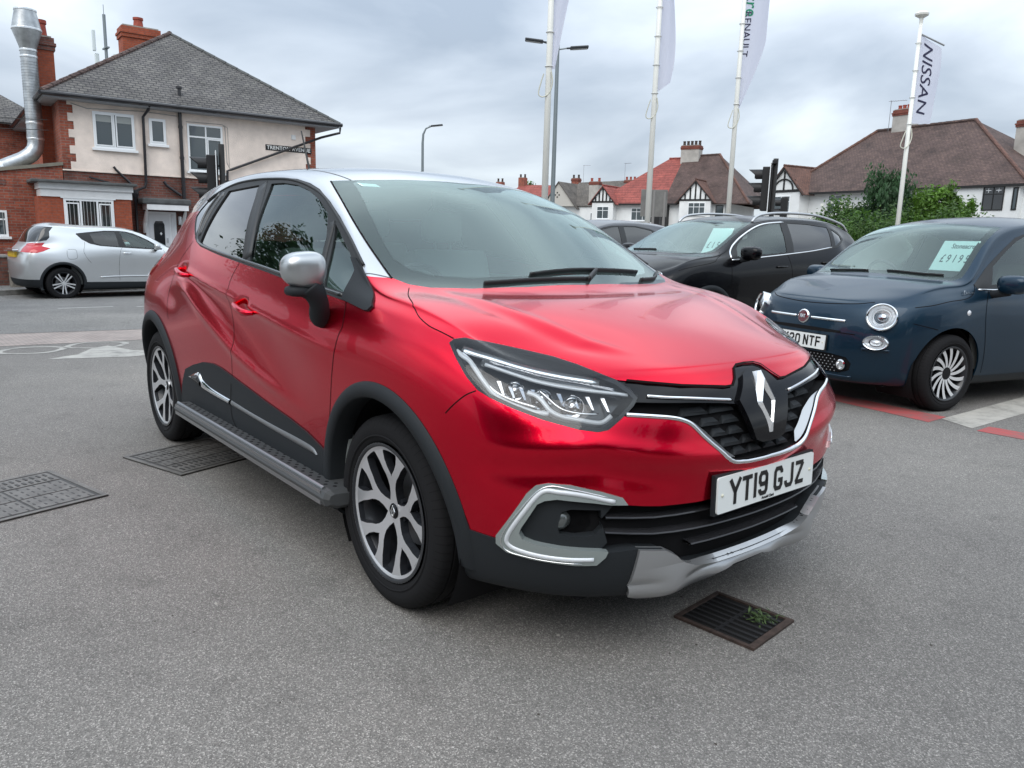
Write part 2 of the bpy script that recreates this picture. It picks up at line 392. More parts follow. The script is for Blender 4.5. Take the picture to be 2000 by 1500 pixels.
def make_tyre(r,w,ri,parent,name='tyre',blocks=72):
    h=w/2; b=MB(); sh=.018
    prof=[(ri,-h*.80),(ri+.012,-h*.92),((r+ri)/2,-h*1.0),(r-.03,-h*.96),(r-.012,-h*.86),(r-.003,-h*.74)]
    gv=[-.45,-.02,.42]
    for g in gv: prof+=[(r,(g-.045)*h),(r-.008,(g-.03)*h),(r-.008,(g+.03)*h),(r,(g+.045)*h)]
    prof+=[(r-.003,h*.74),(r-.012,h*.86),(r-.03,h*.96),((r+ri)/2,h*1.0),(ri+.012,h*.92),(ri,h*.80)]
    b.lathe(prof,96)
    for s in (-1,1):   # moulded rings on the wall
        b.lathe([(ri+.022,s*h*.965),(ri+.026,s*h*.995),(ri+.030,s*h*.975)],72)
    t=b
    for k in range(blocks):  # sipes across each shoulder
        a=2*math.pi*k/blocks
        for s in (-1,1):
            V=[]
            for rr,z_ in ((r,.52),(r,.66),(r-.003,.74),(r-.012,.86),(r-.03,.955)):
                for d in (-.0016,.0016): V.append((rr+.0007,d+.006*(z_-.5),s*z_*h))
            t.add(V,[(2*i,2*i+1,2*i+3,2*i+2) for i in range(4)],1,Matrix.Rotation(a,4,'Z'))
    o=b.obj(name,[M_TYRE,M_DARK],parent,auto=35)
    return o
def wheel(root,loc,out,r,w,ri,spokes,spin=0,steer=0,detail=True):
    """out=+1 if the outer face looks to +y. wheel local axes: z = outward"""
    M=Matrix.Translation(loc)@Matrix.Rotation(steer,4,'Z')@Matrix.Rotation(-math.pi/2 if out>0 else math.pi/2,4,'X')@Matrix.Rotation(spin,4,'Z')
    wo=bpy.data.objects.new('wheel',None); COL.objects.link(wo); wo.parent=root; wo.matrix_local=M; wo.empty_display_size=.1
    make_tyre(r,w,ri,wo)
    b=MB(); h=w/2
    b.lathe([(ri+.002,h*.93),(ri-.008,h*.95),(ri-.012,h*.86),(ri-.03,h*.55),(ri-.045,-h*.2),(ri-.03,-h*.8),(ri+.002,-h*.9)],72)
    b.obj('rim_barrel',M_ALLOYK,wo,smooth=True)
    spokes(wo,ri,h)
    d=MB(); d.lathe([(.03,-.02),(.135,-.02),(.135,-.035),(.03,-.035)],48); d.obj('brake_disc',M_DISC,wo)
    k=MB(); k.lathe([(0,-h*.75),(ri,-h*.75)],32); k.obj('inner_shield',M_DARK,wo)
    return wo
def strip_poly(b,rows,zf,th,mi=(0,1)):
    """rows: list of (left,right) 2d points; builds a raised bar following zf(r)"""
    V=[];F=[];I=[]
    for l,r_ in rows:
        for p in (l,r_):
            z=zf(math.hypot(*p)); V.append((p[0],p[1],z))
        for p in (l,r_):
            z=zf(math.hypot(*p)); V.append((p[0]*1,p[1]*1,z-th))
    n0=len(b.V)
    for i in range(len(rows)-1):
        a=i*4;c=a+4
        F+=[(a,a+1,c+1,c)];I+=[mi[0]]
        F+=[(a,c,c+2,a+2),(a+1,a+3,c+3,c+1)];I+=[mi[1]]*2
    b.V+=V; b.F+=[tuple(x+n0 for x in f) for f in F]; b.I+=I
def rot2(p,a): return (p[0]*math.cos(a)-p[1]*math.sin(a),p[0]*math.sin(a)+p[1]*math.cos(a))
def spokes_y(wo,ri,h):
    zf=lambda r: h*.86-.030*(1-min(1,r/ri))**1.2
    b=MB()
    half=[(.030,.0),(.030,.016),(.07,.0125),(.095,.0145),(.118,.024)]
    for k in range(5):
        a=math.pi/2+k*2*math.pi/5
        rows=[(rot2((r,-w_),a),rot2((r,w_),a)) for r,w_ in [(.02,.026),(.035,.023),(.06,.0175),(.085,.0175),(.105,.024),(.126,.036)]]
        strip_poly(b,rows,zf,.030)
        for s in (-1,1):
            # arm from the fork out to the lip
            arm=[((.105,0),(.105,.024)),((.130,.002),(.122,.034)),((.152,.022),(.139,.050)),((.176,.036),(.162,.068)),((.200,.042),(.184,.092)),((.211,.040),(.188,.103))]
            rr=[(rot2((p[0],s*p[1]),a),rot2((q[0],s*q[1]),a)) for p,q in arm]
            if s<0: rr=[(q,p) for p,q in rr]
            rr=[(p,q) for p,q in rr]
            strip_poly(b,rr,zf,.028)
    b.lathe([(ri-.022,h*.84),(ri-.014,h*.87),(ri-.004,h*.90),(ri+.002,h*.93)],96,mi=0)
    b.lathe([(ri-.022,h*.84),(ri-.026,h*.5)],96,mi=1)
    b.lathe([(.0,zf(0)+.004),(.034,zf(0)+.004),(.040,zf(0)-.004),(.044,zf(0)-.03)],40,mi=1)
    b.obj('rim',[M_DIAM,M_ALLOYK],wo)
    c=MB(); c.lathe([(0,zf(0)+.010),(.024,zf(0)+.009),(.029,zf(0)+.003)],32,mi=0)
    cc=c.obj('centre_cap',M_GLOSSK,wo,smooth=True)
    g=MB()
    for pa,pb in (((0,.019),(.011,0)),((.011,0),(0,-.019)),((0,-.019),(-.011,0)),((-.011,0),(0,.019))):
        g.tube([(pa[0],pa[1],zf(0)+.0105),(pb[0],pb[1],zf(0)+.0105)],.0028,6)
    g.obj('cap_emblem',M_CHROME,cc)
    for k in range(5):
        n=MB(); a=math.pi/2+(k+.5)*2*math.pi/5
        n.lathe([(0,zf(.05)-.012),(.008,zf(.05)-.012),(.009,zf(.05)-.03)],8,M=Matrix.Translation((.05*math.cos(a),.05*math.sin(a),0))); n.obj('wheel_bolt',M_ALLOYK,wo)
def seat(root,x,y,z,m=None,w=.25,rear=False,name='seat'):
    m=m or M_CABIN
    s=MB()
    s.box(x-.25,y-w,z,x+.25,y+w,z+.16,bev=.05)
    M=Matrix.Translation((x-.25,y,z+.12))@Matrix.Rotation(R(-16),4,'Y')
    s.box(-.07,-w,0,.07,w,.56,M=M,bev=.055)
    o=s.obj(name,m,root,auto=60)
    for dy in ([0] if not rear else [0]):
        h=MB(); M2=Matrix.Translation((x-.44,y+dy,z+.70)); h.box(-.045,-.12,0,.045,.12,.17,M=M2,bev=.04)
        h.tube([(x-.42,y-.05,z+.62),(x-.44,y-.05,z+.74)],.007,6); h.tube([(x-.42,y+.05,z+.62),(x-.44,y+.05,z+.74)],.007,6)
        h.obj('headrest',m,o,auto=60)
    return o
def steering_wheel(root,c,r=.18,tilt=65):
    b=MB(); M=Matrix.Translation(c)@Matrix.Rotation(R(-tilt),4,'Y')
    pts=[(r*math.cos(t),r*math.sin(t),0) for t in np.linspace(0,2*math.pi,33)[:-1]]
    b.tube(pts,.014,8,M=M,close=True); b.box(-.05,-.06,-.02,.05,.06,.02,M=M,bev=.015)
    b.tube([(0,.05,0),(0,r,0)],.012,6,M=M); b.tube([(0,-.05,0),(0,-r,0)],.012,6,M=M); b.tube([(-.04,0,0),(-r,0,0)],.012,6,M=M)
    b.tube([(0,0,0),(0,0,-.35)],.03,8,M=M)
    return b.obj('steering_wheel',M_RUB,root,auto=40)
def plate(root,M,body,w=.52,h=.111,m=None,name='number_plate',size=.098,sx=.80,glyph=None,small=None):
    b=MB(); r=.008
    pts=[]
    for cx,cy,a0 in ((w/2-r,h/2-r,0),(-w/2+r,h/2-r,90),(-w/2+r,-h/2+r,180),(w/2-r,-h/2+r,270)):
        for k in range(5):
            a=R(a0+k*22.5); pts.append((cx+r*math.cos(a),cy+r*math.sin(a)))
    b.prism(pts,0,.006,M=M); p=b.obj(name,m or M_PLATEW,root,auto=40)
    bk=MB(); bk.box(-w/2-.006,-h/2-.006,-.014,w/2+.006,h/2+.006,-.001,M=M); bk.obj('plate_backing',M_PLAST,p)
    plate_text(p,M@Matrix.Translation((0,.002,.0072)),body)
    if small: text_obj('dealer_name',small,.0125,M@Matrix.Translation((.0,-h/2+.009,.0072)),M_INK,p,extrude=.0003,bold=.0004)
    s=MB()
    for sx_ in (-1,1): s.lathe([(0,.0095),(.004,.009),(.006,.006)],12,M=M@Matrix.Translation((sx_*(w/2-.022),0,0)))
    s.obj('plate_screw',mat('screw_cream',(.62,.62,.5),.4),p,smooth=True)
    return p
# number plate letters: 79 x 50 mm strokes 14 mm, drawn as strokes
GLY={'Y':[[(0,1),(.5,.48)],[(1,1),(.5,.48)],[(.5,.5),(.5,0)]],'T':[[(0,.91),(1,.91)],[(.5,.91),(.5,0)]],'1':[[(.5,0),(.5,1)]],
'9':[[(.86,.62),(.86,.78),(.72,.91),(.28,.91),(.14,.78),(.14,.58),(.28,.46),(.72,.46),(.86,.6)],[(.86,.7),(.86,.22),(.72,.09),(.28,.09),(.14,.2),(.14,.27)]],
'G':[[(.86,.70),(.86,.78),(.72,.91),(.28,.91),(.14,.78),(.14,.22),(.28,.09),(.72,.09),(.86,.22),(.86,.42),(.5,.42)]],
'J':[[(.86,1),(.86,.22),(.72,.09),(.28,.09),(.14,.22),(.14,.3)]],'Z':[[(.04,.91),(.9,.91)],[(.88,.9),(.12,.1)],[(.08,.09),(.98,.09)]],
'N':[[(.14,0),(.14,1)],[(.86,0),(.86,1)],[(.14,.95),(.86,.05)]],'E':[[(.14,0),(.14,1)],[(.14,.91),(.95,.91)],[(.14,.5),(.86,.5)],[(.14,.09),(.95,.09)]],'F':[[(.14,0),(.14,1)],[(.14,.91),(.95,.91)],[(.14,.5),(.86,.5)]],
'W':[[(0,1),(.25,.05)],[(.25,.05),(.5,.9)],[(.5,.9),(.75,.05)],[(.75,.05),(1,1)]],'K':[[(.14,0),(.14,1)],[(.9,1),(.2,.45)],[(.3,.55),(.95,0)]],'2':[[(.14,.72),(.14,.78),(.28,.91),(.72,.91),(.86,.78),(.86,.6),(.12,.12)],[(.1,.09),(.95,.09)]],'0':[[(.14,.22),(.14,.78),(.28,.91),(.72,.91),(.86,.78),(.86,.22),(.72,.09),(.28,.09),(.14,.22)]]}
def stroke(b,pts,w_,M,d=.0006,closed=False):
    """flat mitred polyline with real thickness"""
    P=[Vector(p) for p in pts]; L=[];Rr=[]
    for i,p in enumerate(P):
        d0=(p-P[i-1]).normalized() if i else (P[1]-P[0]).normalized(); d1=(P[i+1]-p).normalized() if i<len(P)-1 else (P[-1]-P[-2]).normalized()
        t=(d0+d1).normalized() if (d0+d1).length>1e-6 else d0; n=Vector((-t.y,t.x)); c=max(.5,n.dot(Vector((-d0.y,d0.x)))); n=n*(w_/2/c)
        L.append(p+n); Rr.append(p-n)
    V=[];F=[]
    for l,r_ in zip(L,Rr): V+=[(l.x,l.y,d),(r_.x,r_.y,d),(l.x,l.y,-d),(r_.x,r_.y,-d)]
    for i in range(len(P)-1):
        a=4*i;c=a+4; F+=[(a,a+1,c+1,c),(a+2,c+2,c+3,a+3),(a,c,c+2,a+2),(a+1,a+3,c+3,c+1)]
    F+=[(0,2,3,1),(len(V)-4,len(V)-3,len(V)-1,len(V)-2)]
    b.add(V,F,0,M)
def plate_text(p,M,body,H=.079,W=.050,gap=.011,sp=.033,st=.0135):
    tot=0
    for ch in body: tot+= (sp-gap if ch==' ' else (st if ch=='1' else W)+gap)
    x=-(tot-gap)/2; b=MB()
    for ch in body:
        if ch==' ': x+=sp-gap; continue
        w_=st if ch=='1' else W
        for poly in GLY[ch]:
            stroke(b,[(x+(q[0]*w_ if ch!='1' else w_/2), (q[1]-.5)*H) for q in poly],st,M)
        x+=w_+gap
    b.obj('registration',M_INK,p)
def superell(a,b_,c,n=24,m=16,e1=.6,e2=.6,fn=None):
    """closed rounded solid"""
    V=[];F=[]; sg=lambda v,p: math.copysign(abs(v)**p,v)
    for i in range(1,m):
        u=-math.pi/2+math.pi*i/m
        for j in range(n):
            v=2*math.pi*j/n; p=[a*sg(math.cos(u),e1)*sg(math.cos(v),e2),b_*sg(math.cos(u),e1)*sg(math.sin(v),e2),c*sg(math.sin(u),e1)]
            V.append(p)
    for i in range(m-2):
        for j in range(n): F.append((i*n+j,i*n+(j+1)%n,(i+1)*n+(j+1)%n,(i+1)*n+j))
    V.append([0,0,-c]); V.append([0,0,c]); k=len(V)
    for j in range(n): F.append((k-2,(j+1)%n,j)); F.append(((m-2)*n+j,(m-2)*n+(j+1)%n,k-1))
    if fn: V=[fn(Vector(p)) for p in V]
    return V,F
def arch_flare(bvh,root,cx,cz,ri,ro,a0,a1,out,sgn,m=None,name='arch_trim',n=48,inset=.09):
    """moulded lip round a wheel opening; sgn=-1 right side"""
    V=[];F=[]
    for i in range(n+1):
        a=R(a0+(a1-a0)*i/n); ca,sa=math.cos(a),math.sin(a)
        def hit(r,o):
            p=Vector((cx+r*ca,0,cz+r*sa)); h=bvh.ray_cast(Vector((p.x,sgn*3,p.z)),Vector((0,-sgn,0))); y=h[0].y if h[0] else sgn*.8
            return (p.x,y+sgn*o,p.z)
        a_=hit(ro,.001); b_=hit(ro-.008,out*.7); c=hit((ro+ri)/2,out); d=hit(ri,out*.9); 
        V+= [a_,b_,c,d,(cx+(ri-.004)*ca,d[1]-sgn*.012,cz+(ri-.004)*sa),(cx+ri*ca,d[1]-sgn*inset,cz+ri*sa)]
    for i in range(n):
        for k in range(5): F.append((i*6+k,i*6+k+1,(i+1)*6+k+1,(i+1)*6+k))
    if sgn>0: F=[f[::-1] for f in F]
    return mesh_obj(name,V,F,m or M_PLAST,root,True)
def wheel_liner(root,cx,cz,r,y0,y1,sgn,zmin=.16):
    V=[];F=[]; n=28
    for i in range(n+1):
        a=R(-35+250*i/n); V+=[(cx+r*math.cos(a),sgn*y0,cz+r*math.sin(a)),(cx+r*math.cos(a),sgn*y1,cz+r*math.sin(a))]
    for i in range(n): F.append((2*i,2*i+1,2*i+3,2*i+2))
    V.append((cx,sgn*y0,cz)); c=len(V)-1
    for i in range(n): F.append((c,2*i,2*i+2))
    return mesh_obj('wheel_liner',V,F,M_DARK,root,True)
def lr(s,k=0): # split a Surf into right (y<0) and left halves
    c=s.cen()[:,1]<0; return s.sub(c),s.sub(~c)
def mir(P): return [(p[0],-p[1],p[2]) for p in P]
print_t=lambda *a: print(*a)
# ---------------------------------------------------------------- ground and road
def gh(x): return np.interp(x,[-17.2,-6.0],[-.318,0.0])
def node_mat(name,build,rough=.8,spec=.4):
    if name in MATS: return MATS[name]
    m=bpy.data.materials.new(name); m.use_nodes=True; t=m.node_tree; b=t.nodes['Principled BSDF']; b.inputs['Roughness'].default_value=rough; b.inputs['Specular IOR Level'].default_value=spec
    co=t.nodes.new('ShaderNodeTexCoord').outputs['Object']; build(t,b,co); MATS[name]=m; return m
def N_(t,ty,**k):
    n=t.nodes.new(ty)
    for a,v in k.items():
        if a.startswith('i_'): n.inputs[a[2:].replace('_',' ')].default_value=v
        else: setattr(n,a,v)
    return n
def ramp(t,src,stops):
    r=t.nodes.new('ShaderNodeValToRGB'); t.links.new(src,r.inputs[0]); e=r.color_ramp.elements
    e[0].position=stops[0][0]; e[0].color=(*stops[0][1],1); e[1].position=stops[-1][0]; e[1].color=(*stops[-1][1],1)
    for p,c in stops[1:-1]: q=e.new(p); q.color=(*c,1)
    return r.outputs[0]
def mixc(t,f,a,b,mode='MIX'):
    n=t.nodes.new('ShaderNodeMix'); n.data_type='RGBA'; n.blend_type=mode
    for i,v in ((0,f),(6,a),(7,b)):
        if hasattr(v,'links'): t.links.new(v,n.inputs[i])
        else: n.inputs[i].default_value=v if i==0 else (*v,1)
    return n.outputs[2]
def g3(v): return (v,v*.99,v*.97)
def asphalt(name,lo,hi,patch,grain=150,stain=.35,tint=(1,1,1)):
    def b(t,p,co):
        n1=N_(t,'ShaderNodeTexVoronoi',i_Scale=grain); t.links.new(co,n1.inputs['Vector'])
        sp=N_(t,'ShaderNodeSeparateColor'); t.links.new(n1.outputs['Color'],sp.inputs[0])
        T=lambda v:tuple(a*c for a,c in zip(g3(v),tint))
        c1=ramp(t,sp.outputs[0],[(0,T(lo)),(.55,T((lo+hi)/2)),(.85,T(hi)),(1,T(hi*1.7))])
        n2=N_(t,'ShaderNodeTexNoise',i_Scale=.55,i_Detail=6.,i_Roughness=.62); t.links.new(co,n2.inputs['Vector'])
        c2=mixc(t,1.0,c1,ramp(t,n2.outputs[0],[(.30,(1-patch,)*3),(.70,(1+patch*.25,)*3)]),'MULTIPLY')
        n3=N_(t,'ShaderNodeTexNoise',i_Scale=4.5,i_Detail=7.,i_Roughness=.7); t.links.new(co,n3.inputs['Vector'])
        c3=mixc(t,1.0,c2,ramp(t,n3.outputs[0],[(.28,(1-stain,)*3),(.44,(1,1,1)),(.75,(1.05,)*3)]),'MULTIPLY')
        v5=N_(t,'ShaderNodeTexVoronoi',i_Scale=1.15); nd=N_(t,'ShaderNodeTexNoise',i_Scale=9.,i_Detail=4.); t.links.new(co,nd.inputs['Vector']); va=N_(t,'ShaderNodeVectorMath',operation='SCALE'); t.links.new(nd.outputs['Color'],va.inputs[0]); va.inputs['Scale'].default_value=.09; vb=N_(t,'ShaderNodeVectorMath',operation='ADD'); t.links.new(co,vb.inputs[0]); t.links.new(va.outputs[0],vb.inputs[1]); t.links.new(vb.outputs[0],v5.inputs['Vector'])
        c3=mixc(t,1.0,c3,ramp(t,v5.outputs['Distance'],[(.015,(.62,)*3),(.05,(.86,)*3),(.09,(1,1,1))]),'MULTIPLY')
        wv=N_(t,'ShaderNodeTexNoise',i_Scale=.22,i_Detail=3.,i_Roughness=.5,i_Distortion=.6); t.links.new(co,wv.inputs['Vector']); c3=mixc(t,1.0,c3,ramp(t,wv.outputs[0],[(.36,(.84,.84,.85)),(.5,(1,1,1)),(.64,(1.12,1.11,1.09))]),'MULTIPLY')
        t.links.new(c3,p.inputs['Base Color'])
        n4=N_(t,'ShaderNodeTexNoise',i_Scale=230.,i_Detail=3.); t.links.new(co,n4.inputs['Vector'])
        ad=N_(t,'ShaderNodeMath',operation='ADD'); t.links.new(n4.outputs[0],ad.inputs[0]); t.links.new(n1.outputs['Distance'],ad.inputs[1])
        bp=N_(t,'ShaderNodeBump',i_Strength=.55,i_Distance=.004); t.links.new(ad.outputs[0],bp.inputs['Height']); t.links.new(bp.outputs[0],p.inputs['Normal'])
    return node_mat(name,b,.78,.35)
def sheet(name,poly,dz,m,kind='structure',step=1.2,label=None,**k):
    """a flat-lying sheet that follows the fall of the ground, thin real thickness"""
    bm=bmesh.new(); vs=[bm.verts.new((x,y,0)) for x,y in poly]; f=bm.faces.new(vs)
    xs=[p[0] for p in poly]
    for c in np.arange(-17.2,-5.9,1.6):
        if min(xs)<c<max(xs): bmesh.ops.bisect_plane(bm,geom=bm.verts[:]+bm.edges[:]+bm.faces[:],plane_co=(c,0,0),plane_no=(1,0,0))
    for v in bm.verts: v.co.z=float(gh(v.co.x))+dz
    bmesh.ops.recalc_face_normals(bm,faces=bm.faces)
    for f in bm.faces:
        if f.normal.z<0: f.normal_flip()
    me=bpy.data.meshes.new(name); bm.to_mesh(me); bm.free(); me.materials.append(m); o=bpy.data.objects.new(name,me); COL.objects.link(o)
    if kind: o['kind']=kind
    if label: o['label']=label
    return o
A_LOT=asphalt('forecourt_asphalt',.110,.236,.18,grain=290,stain=.24,tint=(1.03,.985,.93))
A_ROAD=asphalt('road_asphalt',.11,.21,.25,grain=120,tint=(1.0,.99,.97))
xs=[-400,-60,-17.2,-14,-11,-8.5,-6,-3,0,4,30,400]; ys=[-400,-40,-10,0,10,40,400]
V=[(x,y,float(gh(x))) for x in xs for y in ys]; n_=len(ys)
mesh_obj('ground',V,[(i*n_+j,(i+1)*n_+j,(i+1)*n_+j+1,i*n_+j+1) for i in range(len(xs)-1) for j in range(n_-1)],A_LOT)['kind']='structure'
BAND=node_mat('paving_setts',lambda t,p,co:(lambda br:(t.links.new(co,br.inputs['Vector']),t.links.new(mixc(t,.5,br.outputs[0],ramp(t,(lambda n:(t.links.new(co,n.inputs['Vector']),n.outputs[0])[1])(N_(t,'ShaderNodeTexNoise',i_Scale=3.,i_Detail=6.)),[(.3,(.20,.17,.155)),(.7,(.36,.31,.28))])),p.inputs['Base Color'])))(N_(t,'ShaderNodeTexBrick',i_Scale=5.,i_Color1=(.30,.25,.23,1),i_Color2=(.22,.19,.18,1),i_Mortar=(.12,.11,.10,1))),.85)
sheet('crossover_paving',[(-9.35,-40),(-7.75,-40),(-7.6,-1.1),(-7.45,.4),(-7.3,2.5),(-7.6,12),(-8.0,40),(-9.6,40),(-8.95,8),(-8.75,.7),(-9.05,-1)],.003,BAND)
sheet('road',[(-9.05,-1),(-8.75,.7),(-8.95,8),(-9.6,40),(-22,40),(-19.6,4.6),(-19.25,3.4),(-18.75,1.4),(-18.0,-.4),(-17.4,-3),(-17.0,-40),(-9.35,-40)],.0055,A_ROAD)
CONC=mat('concrete_kerb',(.27,.26,.24),.85,noise=(8,.35),bump=(60,.4,.004))
def ribbon_solid(name,pts,w_,z0,z1,m,kind='structure'):
    V=[];F=[]
    P=[Vector((x,y)) for x,y in pts]
    for i,p in enumerate(P):
        d=(P[min(i+1,len(P)-1)]-P[max(i-1,0)]).normalized(); n=Vector((-d.y,d.x)); g=float(gh(p.x))
        for q,z in ((p,z0),(p,z1),(p+n*w_,z1),(p+n*w_,z0)): V.append((q.x,q.y,g+z))
    for i in range(len(P)-1):
        a=4*i; F+=[(a,a+4,a+5,a+1),(a+1,a+5,a+6,a+2),(a+2,a+6,a+7,a+3)]
    o=mesh_obj(name,V,F,m); o['kind']=kind; return o
KP=[(-17.0,-40),(-17.4,-3),(-18.0,-.4),(-18.75,1.4),(-19.25,3.4),(-19.6,4.6),(-20.2,10),(-22,40)]
ribbon_solid('kerb',KP,.14,0,.12,CONC)
sheet('pavement',[(x-.14,y) for x,y in KP]+[(-26,40),(-26,-40)],.122,asphalt('pavement_asphalt',.10,.22,.2))
# ---- painted road marks (worn)
def worn(name,col,under,thr=.5,sc=14.,keep=.55):
    def b(t,p,co):
        n=N_(t,'ShaderNodeTexNoise',i_Scale=sc,i_Detail=9.,i_Roughness=.78); t.links.new(co,n.inputs['Vector'])
        t.links.new(ramp(t,n.outputs[0],[(thr-.10,under),(thr,tuple((a*keep+c*(1-keep)) for a,c in zip(col,under))),(thr+.14,col)]),p.inputs['Base Color'])
        n4=N_(t,'ShaderNodeTexNoise',i_Scale=220.,i_Detail=3.); t.links.new(co,n4.inputs['Vector']); bp=N_(t,'ShaderNodeBump',i_Strength=.5,i_Distance=.003); t.links.new(n4.outputs[0],bp.inputs['Height']); t.links.new(bp.outputs[0],p.inputs['Normal'])
    return node_mat(name,b,.75)
W_OLD=worn('faded_white_paint',(.38,.37,.34),(.18,.175,.165),.47,5.)
W_NEW=worn('white_bay_paint',(.42,.40,.36),(.17,.165,.15),.42,5.)
R_OLD=worn('red_bay_paint',(.40,.075,.075),(.16,.12,.11),.44,4.,.5)
sheet('bay_line',[(-.16,3.93),(.10,3.79),(.13,4.7),(.13,9.5),(-.13,9.5),(-.13,5.4)],.0025,W_NEW)
sheet('bay_line',[(-5.9,4.12),(-1.245,4.16),(-.165,4.02),(-.165,3.72),(-1.2,3.90),(-5.9,3.90)],.0025,R_OLD)
sheet('bay_line',[(.15,3.96),(4.5,4.05),(4.5,3.80),(.15,3.74)],.0025,R_OLD)
sheet('bay_line',[(-2.75,4.3),(-2.58,4.3),(-2.58,9.3),(-2.75,9.3)],.0025,W_NEW)
def ring_sheet(name,cx,cy,a,b,th,rot,m):
    n=28; ca,sa=math.cos(rot),math.sin(rot); V=[]
    for k in range(n):
        t=2*math.pi*k/n
        for q in (1,0):
            x=(a-(0 if q else th))*math.copysign(abs(math.cos(t))**.7,math.cos(t)); y=(b-(0 if q else th))*math.copysign(abs(math.sin(t))**.7,math.sin(t))
            X=cx+x*ca-y*sa; Y=cy+x*sa+y*ca; V.append((X,Y,float(gh(X))+.003))
    F=[(2*k,2*((k+1)%n),2*((k+1)%n)+1,2*k+1) for k in range(n)]
    o=mesh_obj(name,V,F,m); o['kind']='structure'; return o
ring_sheet('road_number',-7.05,-.93,.30,.32,.07,R(60),W_OLD); ring_sheet('road_number',-7.18,-.30,.30,.32,.07,R(60),W_OLD)
sheet('road_arrow',[(-6.18,-.93),(-6.42,-.62),(-6.90,-.40),(-7.05,-.22),(-6.45,-.10),(-6.28,.25),(-6.55,.55),(-6.35,.62),(-6.02,.05),(-5.95,-.25)],.0025,W_OLD)
for q in ((-13.6,.35,.9),(-13.4,1.6,.8)): sheet('road_line',[(q[0],q[1]),(q[0]+.10,q[1]),(q[0]+.07,q[1]+q[2]),(q[0]-.03,q[1]+q[2])],.0085,worn('road_white',(.45,.45,.43),(.25,.25,.24),.40,5.))
# ---- iron covers let into the tarmac
IRON=mat('cast_iron',(.055,.053,.05),.5,metal=.35,noise=(30,.35),bump=(180,.4,.002)); IRONL=mat('worn_iron',(.145,.138,.128),.5,metal=.3,noise=(14,.3),bump=(150,.35,.002))
RUST=mat('rusted_iron',(.040,.026,.021),.8,noise=(25,.6),bump=(90,.5,.003)); PIT_SHADE=mat('gully_shade',(.004,.004,.004),.9)
def cover(P00,P10,P01,label,cols,rows,band):
    """P00 corner, P10 along u, P01 along v"""
    o=Vector((*P00,0)); u=Vector((*P10,0))-o; v=Vector((*P01,0))-o; W,H=u.length,v.length; un=u.normalized(); vn=(v-un*v.dot(un)); H=vn.length; vn.normalize(); M=MX((o.x,o.y,.006),un,vn)
    if M.to_3x3().determinant()<0 or (M.to_3x3()@Vector((0,0,1))).z<0: M=MX((o.x,o.y,.006),vn,un); W,H=H,W
    b=MB(); b.box(0,0,-.004,W,H,.001,mi=0,M=M)
    for a in ((0,0,W,.022),(0,H-.022,W,H),(0,.0225,.022,H-.0225),(W-.022,.0225,W,H-.0225)): b.box(a[0],a[1],.0012,a[2],a[3],.0035,mi=1,M=M)
    t=tag(b.obj('access_cover',[IRON,IRONL]),label,'manhole cover')
    x0,y0=.035,.035; cw=(W-.07-(.16 if band else 0))/cols; ch=(H-.07)/rows
    pl=MB()
    for i in range(cols):
        for j in range(rows):
            X0,Y0=x0+i*cw+.006,y0+j*ch+.006; X1,Y1=X0+cw-.012,Y0+ch-.012; pl.box(X0,Y0,.0012,X1,Y1,.0030,mi=0,M=M)
            nx,ny=max(2,int((X1-X0)/.045)),max(2,int((Y1-Y0)/.032))
            for a in range(nx):
                for c in range(ny):
                    sx=X0+(a+.5+(.25 if c%2 else -.2))*(X1-X0)/nx; sy=Y0+(c+.5)*(Y1-Y0)/ny
                    pl.box(sx-.012,sy-.0035,.0031,sx+.012,sy+.0035,.0040,mi=1,M=M)
    if band: 
        pl.box(W-.185,y0,.0012,W-.035,H-.035,.0035,mi=0,M=M)
        for c in range(int((H-.1)/.03)): pl.box(W-.165,y0+.02+c*.03,.0035,W-.13,y0+.032+c*.03,.006,mi=1,M=M); pl.box(W-.10,y0+.02+c*.03,.0035,W-.06,y0+.03+c*.03,.006,mi=1,M=M)
    pl.obj('cover_plate',[IRONL,IRON],t)
cover((-2.324,-1.151),(-2.484,-.640),(-1.812,-1.018),'iron cover partly under the side step of the red car, dark joints in a grid',3,3,True)
cover((-1.70,-1.355),(-2.27,-1.505),(-1.50,-1.92),'worn grey iron inspection cover near the left edge, raised bars and lettering band',2,2,True)
